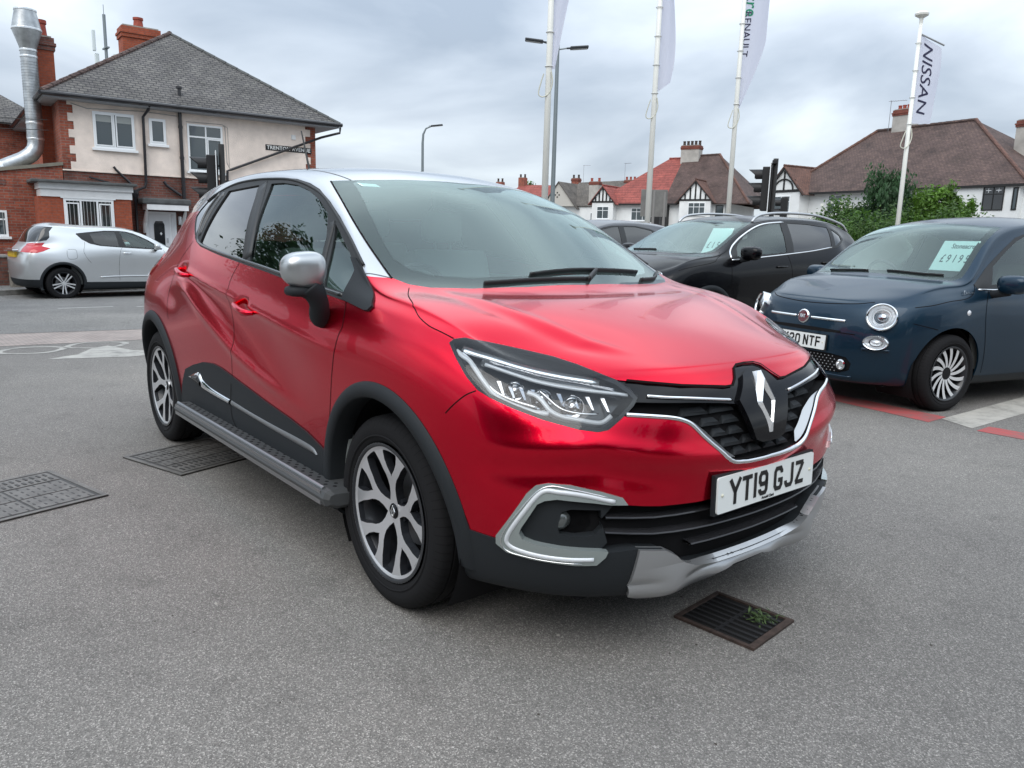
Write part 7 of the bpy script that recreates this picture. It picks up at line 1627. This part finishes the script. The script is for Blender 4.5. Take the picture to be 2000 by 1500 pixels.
    b=MB(); b.box(h.x-.09,-.40,.995,h.x+.02,.40,1.045,bev=.015); b.obj('plate_chrome',M_CHROME,root,auto=40)
# ---- grey car further back, only its roof and glass show
def build_grey():
    fx=lambda x,z:np.interp(x,[-3.26,-2.606,-1.2,-.24,0,.87],[-3.3,-2.65,-1.3,-.3,0,.9])+0*x
    fy=lambda y,x,z:y*1.0
    fz=lambda x,z:z*1.0
    S,C=T_cage(fx,fy,fz)
    gr=mat('grey_car_paint',(.06,.063,.07),.3,metal=.5,coat=.6)
    up=lambda L:[(float(fx(np.array(x),0)),z) for x,z in L]
    spec=dict(wb=2.65,arch=.375,wr=.325,track=.76,ri=.21,cowl=1.05,
      screen=[(-.98,.56),(-.80,.61),(-.60,.65),(-.45,.68),(-.30,.69),(-.20,.66),(-.10,.60),(-.043,.481),(.004,.272),(.022,.0),(.022,-.2),(-.83,-.2),(-.83,0),(-.845,.18),(-.89,.38),(-.94,.50)],scz=1.0,
      dlo=up([(-.37,1.04),(-.42,1.015),(-.60,1.02),(-1.003,1.05),(-1.311,1.08),(-1.8,1.12),(-2.1,1.17),(-2.2,1.25),(-2.1,1.38),(-1.95,1.43),(-1.661,1.465),(-1.40,1.465),(-1.146,1.455),(-1.0,1.43),(-.83,1.375),(-.65,1.29),(-.5,1.20),(-.40,1.11)]),
      panes=[('front_window',up([(-.48,1.05),(-1.22,1.09),(-1.28,1.45),(-1.15,1.435),(-.98,1.40),(-.82,1.345),(-.64,1.255),(-.52,1.17)]),G_PRIV,'front_door'),('rear_window',up([(-1.33,1.09),(-1.95,1.16),(-2.05,1.25),(-1.98,1.40),(-1.65,1.45),(-1.39,1.45)]),G_PRIV,'rear_door')],
      doors=[('front_door',[(-.40,.25),(-.37,.60),(-.33,.85),(-.34,1.02),(-1.33,1.08),(-1.38,.9),(-1.36,.6),(-1.38,.25)]),('rear_door',[(-1.38,.25),(-1.36,.6),(-1.38,.9),(-1.33,1.08),(-2.15,1.18),(-2.25,1.0),(-2.22,.80),(-2.05,.60),(-2.0,.25)])],
      gaps=[[(-.34,.85,1.02),(-.33,.88,.85),(-.40,.88,.30)],[(-1.33,.83,1.08),(-1.38,.88,.9),(-1.38,.88,.30)]],handles=[(-1.27,.93,'front_door')],mirror=(-.50,.96,1.08),spokes=simple_spokes(5,.02,.03,M_DIAM))
    generic_car('car','grey hatchback mostly hidden behind the red car, only roof and dark windows showing',S,C,gr,(-7.1,5.6,R(-95)),spec,level=3)
build_small(); build_black(); build_silver(); build_grey()
# ---------------------------------------------------------------- flagpoles
FW=mat('flag_cloth',(.66,.67,.74),.8); 
def flag_cloth(root,x,y,dirv,w_,z1,z0,shape,amp,texts,label,tr=.25):
    """banner: shape(t)->(left,right) fraction across at drop t"""
    d=Vector((dirv[0],dirv[1],0)).normalized(); n=Vector((-d.y,d.x,0)); ns,nt_=14,40; V=[];F=[]
    def P(s,t):
        l,r_=shape(t); u=(l+(r_-l)*s)*w_; wv=amp*math.sin(2.6*t*3.1+s*3.0)*s+amp*.7*math.sin(s*5.5+t*2)
        zz=z1+(z0-z1)*t+ (shape(t,True)*s if True else 0)
        return Vector((x,y,0))+d*u+n*wv+Vector((0,0,zz))
    for j in range(nt_+1):
        for i in range(ns+1): V.append(tuple(P(i/ns,j/nt_)))
    for j in range(nt_):
        for i in range(ns): a=j*(ns+1)+i; F.append((a,a+1,a+ns+2,a+ns+1))
    m=FW
    if 'cloth_tl' not in MATS:
        t=FW.node_tree; b=t.nodes['Principled BSDF']; o=[q for q in t.nodes if q.type=='OUTPUT_MATERIAL'][0]; tl=t.nodes.new('ShaderNodeBsdfTranslucent'); tl.inputs[0].default_value=(.76,.78,.90,1); mx=t.nodes.new('ShaderNodeMixShader'); mx.inputs[0].default_value=.55
        t.links.new(b.outputs[0],mx.inputs[1]); t.links.new(tl.outputs[0],mx.inputs[2]); t.links.new(mx.outputs[0],o.inputs[0]); MATS['cloth_tl']=FW
    bo=mesh_obj('flag',V,F,FW,None,True); tag(bo,label,'flag',group='dealer flags')
    for body,size,s0,t0,col,sx,sh in texts:
        # lettering runs down the banner; map its x to t and its y to s
        to=text_obj('flag_lettering',body,size,Matrix.Identity(4),col,bo,extrude=0,align='LEFT',sx=sx,shear=sh)
        H=z1-z0; bm=bmesh.new(); bm.from_mesh(to.data); bmesh.ops.subdivide_edges(bm,edges=[e for e in bm.edges if e.calc_length()>.06],cuts=2)
        for sgn in (-1,):
            for v in bm.verts:
                t=t0+v.co.x/H; s=s0-v.co.y/ w_ *-1; p=P(min(max(s,0),1),min(max(t,0),1))
                v.co=p+n*0
        bm.normal_update(); me=to.data; bm.to_mesh(me); bm.free()
        sm=to.modifiers.new('thickness','SOLIDIFY'); sm.thickness=.016; sm.offset=0
    return bo
def flagpole(x,y,top,r,label,loop_z,arm=None,cap=True):
    root=empty('flagpole',(x,y,float(gh(x))),0,label=label,cat='flagpole',group='white flagpoles behind the parked cars'); g=float(gh(x))
    wm=mat('pole_white',(.74,.74,.69),.4,coat=.2)
    b=MB(); b.tube([(0,0,0),(0,0,top-g)],[r*1.15,r*.82],20); b.obj('pole',wm,root,smooth=True)
    b=MB()
    for k in range(6):
        zz=loop_z+.15+k*.62
        if zz<top-.1: b.tube([(r*1.25*math.cos(a),r*1.25*math.sin(a),zz-g) for a in np.linspace(0,6.28,14)],.009,5)
    b.obj('flag_ring',mat('ring_white',(.60,.60,.58),.5),root)
    d=Vector((.63,.776,0)); b=MB(); P=[Vector((0,0,loop_z-g))+d*(r+.01)]
    P=[d*(r+.02)+Vector((0,0,.05)),d*(r+.05)+Vector((0,0,-.15)),d*.05+Vector((0,0,-.34)),d*-.02+Vector((-.02,-.05,-.42)),d*-.09+Vector((-.03,-.06,-.36)),d*-.07+Vector((0,-.05,-.14)),d*-.02+Vector((0,-.06,.0))]
    b.tube([tuple(p+Vector((0,0,loop_z-g))+Vector((.02,-.06,0))) for p in cr_spline(P,5)],.013,6); b.obj('tie_rope',mat('rope_cream',(.55,.55,.47),.7),root)
    if cap: c=MB(); c.lathe([(r*.8,-.02),(r*.85,.08),(.05,.12),(.15,.18),(.16,.22),(.10,.27),(0,.28)],20,M=Matrix.Translation((0,0,top-g))); c.obj('finial',wm,root,auto=40)
    if arm: a=MB(); a.tube([(0,0,arm[0]-g),(arm[1]*d.x,arm[1]*d.y,arm[2]-g)],.022,8); a.obj('flag_arm',mat('arm_grey',(.35,.36,.37),.4,metal=.6),root)
    return root
INK=mat('flag_navy_ink',(.015,.015,.05),.7); GRN=mat('flag_green_ink',(.01,.22,.12),.7)
flagpole(-9.77,8.40,9.6,.060,'white flagpole nearest the tall double lamp post, leftmost of four',4.35)
flagpole(-10.50,12.33,9.6,.062,'white flagpole between the red roofed house and the second pole from left',4.45)
flagpole(-9.99,14.78,9.6,.058,'white flagpole in front of the brown roof, green lettered flag',4.45)
flagpole(-7.13,17.83,6.50,.052,'shorter white flagpole with round cap and its whole flag in view, rightmost',4.05,arm=(6.28,.62,6.03))
D=(.63,.776)
def shp_a(t,dz=False):
    if dz: return 0
    return (.04,1.0-.86*max(0,(t-.35)/.65)**.75 if t>.35 else 1.0)
flag_cloth(None,-9.77,8.40,D,.80,9.2,4.45,shp_a,.05,[],'white dealer flag on the leftmost pole, its pointed lower end showing')
def shp_b(t,dz=False):
    if dz: return .22*max(0,(t-.85)/.15)
    return (.05,(1.0-.55*min(1,max(0,(t-.25)/.3))) if t<.55 else .45+.12*math.sin((t-.55)/.45*3.1))
flag_cloth(None,-10.50,12.33,D,.74,9.2,4.62,shp_b,.07,[('RENAULT',.30,.30,.10,INK,1.0,0)],'white dealer flag with slack lower corner on the second pole from left')
def shp_c(t,dz=False):
    if dz: return .0
    return (.05,1.0 if t<.66 else 1.0-.90*((t-.66)/.34)**1.2)
flag_cloth(None,-9.99,14.78,D,.62,9.2,4.50,shp_c,.05,[('Stoneacre',.42,.25,.20,GRN,.95,.1),('RENAULT',.24,.14,.52,INK,1.0,0),('motor group',.15,.62,.30,GRN,1.,.1)],'white dealer flag with green and black lettering')
def shp_d(t,dz=False):
    if dz: return -.30*(1-t)+ .0
    return (.07,.96+.10*math.sin(t*3.1)-.12*t)
flag_cloth(None,-7.13,17.83,D,.58,6.26,4.22,shp_d,.03,[('NISSAN',.34,.38,.04,INK,1.50,.10)],'lilac white NISSAN flag on the short pole, letters reading downwards')
# ---------------------------------------------------------------- lamp posts, signals, mast
STEEL=mat('galvanised_post',(.20,.23,.24),.45,metal=.5); LH=mat('lamp_head_dark',(.035,.04,.045),.4,metal=.3)
def lamp_head(root,p,d,L=.62):
    d=Vector(d).normalized(); M=MX(p,d,(-d.y,d.x,0)); b=MB(); b.box(0,-.15,-.035,L,.15,.045,M=M,bev=.03); b.box(-.12,-.03,-.02,.05,.03,.03,M=M,bev=.01); o=b.obj('lamp_head',LH,root)
    g=MB(); g.box(.10,-.10,-.046,L-.05,.10,-.036,M=M); g.obj('lamp_glass',mat('lamp_glass_grey',(.25,.27,.28),.15),o)
r=empty('street_lamp',(-18.67,16.60,-.318),0,label='tall grey lamp post with two heads beside the first flagpole',cat='street lamp',group='street lamps')
b=MB(); b.tube([(0,0,0),(0,0,1.3),(0,0,1.35),(0,0,8.05)],[.11,.11,.085,.06],14); b.tube([(0,0,7.85),(.42*.63,.42*.776,7.92)],.025,8); b.tube([(0,0,7.95),(-.50*.63,-.50*.776,8.08)],.025,8); b.obj('post',STEEL,r,smooth=False)
lamp_head(r,(.42*.63,.42*.776,7.90),(.63,.776,.08)); lamp_head(r,(-.50*.63,-.50*.776,8.08),(-.63,-.776,.10))
r=empty('street_lamp',(-38.27,23.75,-.318),0,label='single headed lamp post with curved top rising behind the red car roof',cat='street lamp',group='street lamps')
b=MB(); b.tube([(0,0,0),(0,0,6.9),(.02,.03,7.4),(.12,.15,7.72),(.32,.40,7.86)],[.10,.075,.065,.05,.045],12); b.obj('post',STEEL,r)
lamp_head(r,(.30,.38,7.86),(.63,.776,.12),.7)
SB=mat('signal_black',(.010,.010,.011),.55); SBL=mat('signal_lens_dark',(.06,.012,.012),.3)
def signal(x,y,ztop,head_off,face,label,board=True,pole_top=None,grp='traffic lights',scale=1):
    g=float(gh(x)); root=empty('traffic_light',(x,y,g),0,label=label,cat='traffic light',group=grp)
    b=MB(); b.tube([(0,0,0),(0,0,(pole_top or ztop)-g)],.057,14); b.obj('pole',mat('signal_pole',(.03,.03,.03),.5),root)
    f=Vector((*face,0)).normalized(); s=Vector((-f.y,f.x,0)); c=Vector((*head_off,0)); M=MX(c+Vector((0,0,ztop-g-.95*scale)),s,(0,0,1)) # z axis = s x up
    zz=(M.to_3x3()@Vector((0,0,1))); sg=1 if zz.dot(f)>0 else -1
    h=MB(); h.box(-.16,-.03,min(-.23*sg,-.01*sg),.16,.96,max(-.23*sg,-.01*sg),M=M,bev=.02); ho=h.obj('signal_head',SB,root)
    if board: q=MB(); q.box(-.25,-.10,-.19*sg-.006,.25,1.03,-.19*sg+.006,M=M); q.obj('backing_board',SB,ho); w=MB(); w.box(-.262,-.112,-.19*sg-.008,-.250,1.042,-.19*sg+.008,M=M); w.box(.250,-.112,-.19*sg-.008,.262,1.042,-.19*sg+.008,M=M); w.box(-.25,1.03,-.19*sg-.008,.25,1.042,-.19*sg+.008,M=M); w.obj('white_border',UPVC,ho)
    for k in range(3):
        zc=.78-k*.30; n=20; V=[];F=[]
        for i in range(n+1):
            a=R(-40+260*i/n); L_=.26 if True else 0; dl=.16+.15*max(0,math.sin(a))
            for (rr,dd) in ((.130,-.02),(.130,dl),(.122,dl),(.122,-.02)): V.append((rr*math.cos(a),zc-.30*.0+rr*math.sin(a),sg*dd))
        for i in range(n):
            for j in range(3): F.append((i*4+j,i*4+j+1,(i+1)*4+j+1,(i+1)*4+j))
        v=MB(); v.add(V,F,0,M); v.obj('visor',SB,ho); l=MB(); l.lathe([(0,.01),(.07,.005),(.105,-.01)],20,M=M@Matrix.Translation((0,zc,0))@(Matrix.Identity(4) if sg>0 else Matrix.Rotation(math.pi,4,'X'))); l.obj('signal_lens',SBL if k==0 else mat('signal_lens_black',(.015,.015,.014),.3),ho,smooth=True)
    m=MB(); m.tube([c*.5+Vector((0,0,ztop-g-.2)),c+Vector((0,0,ztop-g-.2))],.02,6); m.tube([Vector((0,0,ztop-g-.2)),c*.6+Vector((0,0,ztop-g-.2))],.02,6); m.obj('bracket',SB,root)
    return root
signal(-14.40,3.64,2.72,(-.20,-.26),(-.30,-.95),'black traffic signal seen side on in front of the corner house upper window',pole_top=2.95)
signal(-8.42,14.27,2.98,(-.22,-.16),(-.88,-.47),'black traffic signal with three hooded lamps in front of the right hand houses',pole_top=3.18)
signal(-12.6,21.5,2.75,(-.12,-.10),(-.88,-.47),'small distant traffic signal half hidden by the third flagpole',board=False,pole_top=2.8)
signal(-19.2,22.9,2.55,(-.12,-.10),(-.88,-.47),'small distant traffic signal in front of the half timbered semi detached pair',board=False,pole_top=2.6)
# camera on the right-hand signal, back of the grey panel behind flagpole two
c=MB(); c.box(-.05,-.10,0,.05,.10,.10,M=Matrix.Translation((-8.40,14.2,3.05))@Matrix.Rotation(R(40),4,'Z'),bev=.02); tag(c.obj('detector',SB),'small detector box mounted on top of the right hand traffic signal','detector')
r=empty('road_sign',(-17.5,20.6,-.318),0,label='back of a grey rectangular road sign on a post behind the second flagpole',cat='road sign')
b=MB(); M=MX((0,0,2.45),(.63,.776,0),(0,0,1)); b.box(-.48,0,-.02,.50,.98,.02,M=M,bev=.01); b.obj('sign_panel',mat('sign_back_grey',(.16,.155,.145),.6,noise=(4,.2)),r)
b=MB(); b.tube([(0,0,0),(0,0,3.4)],.05,10); b.tube([(.25,.31,0),(.25,.31,3.35)],.05,10); b.obj('sign_post',mat('sign_post_grey',(.22,.21,.20),.6),r)
r=empty('cell_mast',(-56.4,11.0,-.3),0,label='slim white phone mast showing above the corner house roof ridge',cat='mast')
b=MB(); b.tube([(0,0,0),(0,0,15.0)],.10,8); b.tube([(0,0,14.5),(0,0,15.6)],.02,5); b.box(-.5,-.12,12.9,.5,.12,12.98); b.obj('mast_pole',STEEL,r)
b=MB(); b.box(-.48,-.62,9.5,-.22,-.38,12.6,bev=.05); b.box(.25,.32,9.5,.50,.56,12.6,bev=.05); b.box(-.3,-.75,12.7,-.1,-.55,14.0,bev=.05); b.obj('antenna_panel',mat('antenna_white',(.60,.66,.66),.5),r)
# ---------------------------------------------------------------- shrubs and trees
def leaf_mat(name,c,tl=.35):
    def b(t,p,co):
        n=N_(t,'ShaderNodeTexNoise',i_Scale=1.7,i_Detail=5.); t.links.new(co,n.inputs['Vector']); oi=N_(t,'ShaderNodeTexNoise',i_Scale=18.,i_Detail=2.); t.links.new(co,oi.inputs['Vector'])
        a=ramp(t,n.outputs[0],[(.32,tuple(q*.55 for q in c)),(.5,c),(.7,tuple(min(1,q*1.6) for q in c))]); a=mixc(t,1.,a,ramp(t,oi.outputs[0],[(.3,(.6,)*3),(.7,(1.4,)*3)]),'MULTIPLY'); t.links.new(a,p.inputs['Base Color'])
        o=[q for q in t.nodes if q.type=='OUTPUT_MATERIAL'][0]; tb=t.nodes.new('ShaderNodeBsdfTranslucent'); t.links.new(a,tb.inputs[0]); mx=t.nodes.new('ShaderNodeMixShader'); mx.inputs[0].default_value=tl; t.links.new(p.outputs[0],mx.inputs[1]); t.links.new(tb.outputs[0],mx.inputs[2]); t.links.new(mx.outputs[0],o.inputs[0])
    return node_mat(name,b,.55)
BARK=mat('bark',(.06,.045,.035),.9,noise=(8,.4),bump=(20,.6,.01))
def tree(x,y,h,blobs,nleaf,leaf,m,label,name='tree',seed=1,trunk=True,flowers=0,cat='tree',group=None,z0=None,up=0):
    """blobs: (dx,dy,z,rx,ry,rz) clumps of the crown"""
    rng=np.random.default_rng(seed); g=float(gh(x)) if z0 is None else z0; root=empty(name,(x,y,g),0,label=label,cat=cat,group=group)
    if trunk:
        b=MB(); top=max(bb[2] for bb in blobs)*.8; b.tube([(0,0,-.1),(.03,.02,top*.35),(-.04,.05,top*.7),(.05,0,top)],[h*.028,h*.022,h*.014,h*.006],9)
        for k,bb in enumerate(blobs): b.tube([(0,0,top*.25+.08*k),(bb[0]*.5,bb[1]*.5,(bb[2]+top*.3)/2),(bb[0],bb[1],bb[2])],[h*.014,h*.009,h*.003],7)
        b.obj('trunk',BARK,root,smooth=True)
    vol=np.array([bb[3]*bb[4]*bb[5] for bb in blobs])**.75; P=[];Nn=[]
    for bb,kk in zip(blobs,(vol/vol.sum()*nleaf).astype(int)):
        sub=rng.normal(size=(max(6,kk//90),3)); sub/=np.linalg.norm(sub,axis=1,keepdims=True); rad=rng.uniform(.45,1.02,(len(sub),1)); cl=sub*rad; ci=rng.integers(0,len(cl),kk)
        p=cl[ci]+rng.normal(size=(kk,3))*.13; P.append(p*np.array(bb[3:6])+np.array(bb[0:3])); Nn.append(p)
    P=np.concatenate(P); Nn=np.concatenate(Nn); k=P[:,2]>.05; P=P[k];Nn=Nn[k]; n=len(P)
    Nn=norm(Nn*.8+rng.normal(size=(n,3))*.7+np.array([0,0,.3])); t=norm(np.cross(Nn,rng.normal(size=(n,3)))); bt=np.cross(Nn,t)
    if up: t=norm(t*.5+np.array([0,0,up])); bt=norm(np.cross(Nn,t))
    s=leaf*rng.uniform(.6,1.3,(n,1)); V=np.stack([P-t*s*1.0,P+bt*s*.45,P+t*s*1.1,P-bt*s*.45],1).reshape(-1,3); F=np.arange(4*n).reshape(-1,4)
    me=bpy.data.meshes.new('crown'); me.vertices.add(4*n); me.vertices.foreach_set('co',V.ravel()); me.loops.add(4*n); me.polygons.add(n); me.loops.foreach_set('vertex_index',F.ravel()); me.polygons.foreach_set('loop_start',np.arange(0,4*n,4)); me.polygons.foreach_set('loop_total',np.full(n,4)); me.materials.append(m); me.update(calc_edges=True); me.validate()
    o=bpy.data.objects.new('crown',me); COL.objects.link(o); o.parent=root
    if flowers:
        f=MB()
        for _ in range(flowers):
            i=rng.integers(0,n); q=P[i]*1.0+Nn[i]*.05; f.add([(q[0]-.04,q[1],q[2]-.04),(q[0]+.04,q[1]+.02,q[2]-.04),(q[0]+.04,q[1]+.02,q[2]+.04),(q[0]-.04,q[1],q[2]+.04)],[(0,1,2,3)])
        f.obj('blossom',mat('white_blossom',(.75,.75,.68),.7),root)
    return root
L1=leaf_mat('leaf_dark_green',(.038,.085,.034)); L2=leaf_mat('leaf_mid_green',(.060,.125,.022)); L3=leaf_mat('leaf_fresh_green',(.095,.19,.024))
G='green shrubs between the flagpole and the right hand houses'
def at(u,v,D_):  # real spot on the site, D_ metres out
    d=_F+_R*((u-1000)/1516.1)-_U*((v-750)/1516.1); k=D_/math.hypot(d.x,d.y); return (2.163+d.x*k,-2.102+d.y*k,1.238+d.z*k)
q=at(1650,400,27); tree(q[0],q[1],3.0,[(0,0,1.9,.9,.9,.95),(-.5,-.3,1.3,.8,.8,1.0),(.3,.2,2.3,.45,.45,.5)],9000,.060,L2,'mid green flowering shrub at the left end of the shrubs, white blossom',flowers=70,seed=3,cat='shrub',name='shrub',group=G)
q=at(1722,400,26); tree(q[0],q[1],3.9,[(0,0,2.0,.9,.9,1.5),(0,0,2.75,.55,.55,.95),(.2,.1,1.3,1.2,1.0,1.3)],14000,.065,L1,'dark blue green conical conifer, the tallest of the shrubs left of the short flagpole',seed=4,cat='tree',name='conifer',group=G,up=.9)
q=at(1780,400,27); tree(q[0],q[1],3.3,[(0,0,1.8,.75,.75,1.2),(.1,.1,2.5,.45,.45,.65)],9000,.060,L2,'olive green shrub directly behind the short flagpole with a few pale flowers',flowers=30,seed=5,cat='shrub',name='shrub',group=G)
q=at(1832,400,26); tree(q[0],q[1],4.1,[(0,0,2.0,.75,.75,1.1),(.1,.1,2.65,.5,.5,.6),(-.5,-.3,1.3,.8,.8,1.0),(.5,.5,1.8,.5,.5,.8)],12000,.065,L3,'bright fresh green leafy shrub, rightmost of the shrubs against the white wall',seed=6,cat='shrub',name='shrub',group=G)
q=at(1760,440,24); tree(q[0],q[1],2.4,[(-2.4,-1.4,1.1,1.3,1.0,.9),(-.6,-.4,1.2,1.5,1.1,1.1),(1.0,.7,1.3,1.3,1.0,1.1)],16000,.055,L2,'low clipped hedge mass at the foot of the shrubs, behind the navy car',seed=7,trunk=False,cat='hedge',name='hedge',group=G)
q=at(1890,420,27); tree(q[0],q[1],2.9,[(0,0,2.0,.45,.45,.9)],900,.06,L2,'thin sprig of shrub against the white wall right of the bright green bush',seed=8,cat='shrub',name='shrub',group=G)
q=at(1050,362,110); tree(q[0],q[1],9,[(0,0,6.6,3.2,3.2,2.1),(-2.5,-2.5,5.8,2.6,2.6,1.8)],5000,.26,L2,'distant tree top just left of the leftmost flagpole',seed=9)
# trees and a house behind the photographer: they are what the paint and glass mirror
TL='trees standing behind the photographer, mirrored in the paintwork'
for i,(x,y,h,k) in enumerate(((-13.2,-6.9,8.6,0),(-17.5,-10.5,8.0,1),(10.5,-10.5,8.0,2),(12.5,-3.0,6.5,3),(4.5,-12.5,7.5,4),(14.5,4.5,6.0,5),(8.2,-13.5,7.5,6),(14.0,-7.0,8.0,7),(16.5,0.5,7.5,8))):
    tree(x,y,h,[(0,0,h*.62,h*.30,h*.30,h*.26),(h*.18,h*.1,h*.5,h*.2,h*.2,h*.2),(-h*.18,-h*.1,h*.52,h*.22,h*.22,h*.2),(0,h*.1,h*.82,h*.18,h*.18,h*.16)],13000,.10,L1,['rounded tree off to the left, mirrored dark in the red car door glass','smaller dark tree mirrored in the rear door glass','tall tree mirrored at the nose of the red bonnet','tree to the right of the photographer','tallest tree straight behind the photographer','low tree beyond the bay lines to the right','spreading tree behind the photographer to the right','wide tree between the two rear houses','dense tree in front of the rear houses'][k],seed=20+i,group=TL)
def showroom():  # unseen building, added to put dark reflections on the parked cars
    r=empty('showroom',(-2,-17,0),0,label='long glazed showroom, unseen, added behind the photographer for dark reflections, pale fascia band',cat='building')
    b=MB(); b.box(0,-12,0,34,0,5.2); b.obj('wall',mat('showroom_cladding',(.09,.095,.10),.6),r)
    b=MB(); b.box(-.2,-.1,4.3,34.2,.35,5.3); b.obj('fascia',mat('fascia_grey',(.30,.31,.32),.5),r)
    for i in range(8):
        g=MB(); g.box(.6+i*4.2,.02,.2,4.4+i*4.2,.06,4.1); g.obj('window',wglass('showroom_glass',(.02,.025,.03)),r)
showroom()
def back_row():
    for i,(x,y,a) in enumerate(((30,-14,R(200)),(27,8,R(175)))):
        r=empty('house',(x,y,0),a+R(90),label=['brick semi behind the photographer to the right rear','brick semi behind the photographer beyond the bays'][i],cat='house',group='houses behind the photographer')
        b=MB(); b.box(-6,0,0,6,8,5); b.obj('brick_wall',BRK,r); roof_part(r,'roof',[(-6.4,-.4,5),(6.4,-.4,5),(6.4,8.4,5),(-6.4,8.4,5),(-2.5,4,8.2),(2.5,4,8.2)],[(0,1,5,4),(1,2,5),(2,3,4,5),(3,0,4)],TBROWN)
        for xx in (-4.5,-1.2,2.6): window(r,xx,xx+1.6,3.2,4.5,0,muls=(xx+.8,)); window(r,xx,xx+1.6,.9,2.2,0,muls=(xx+.8,))
back_row()
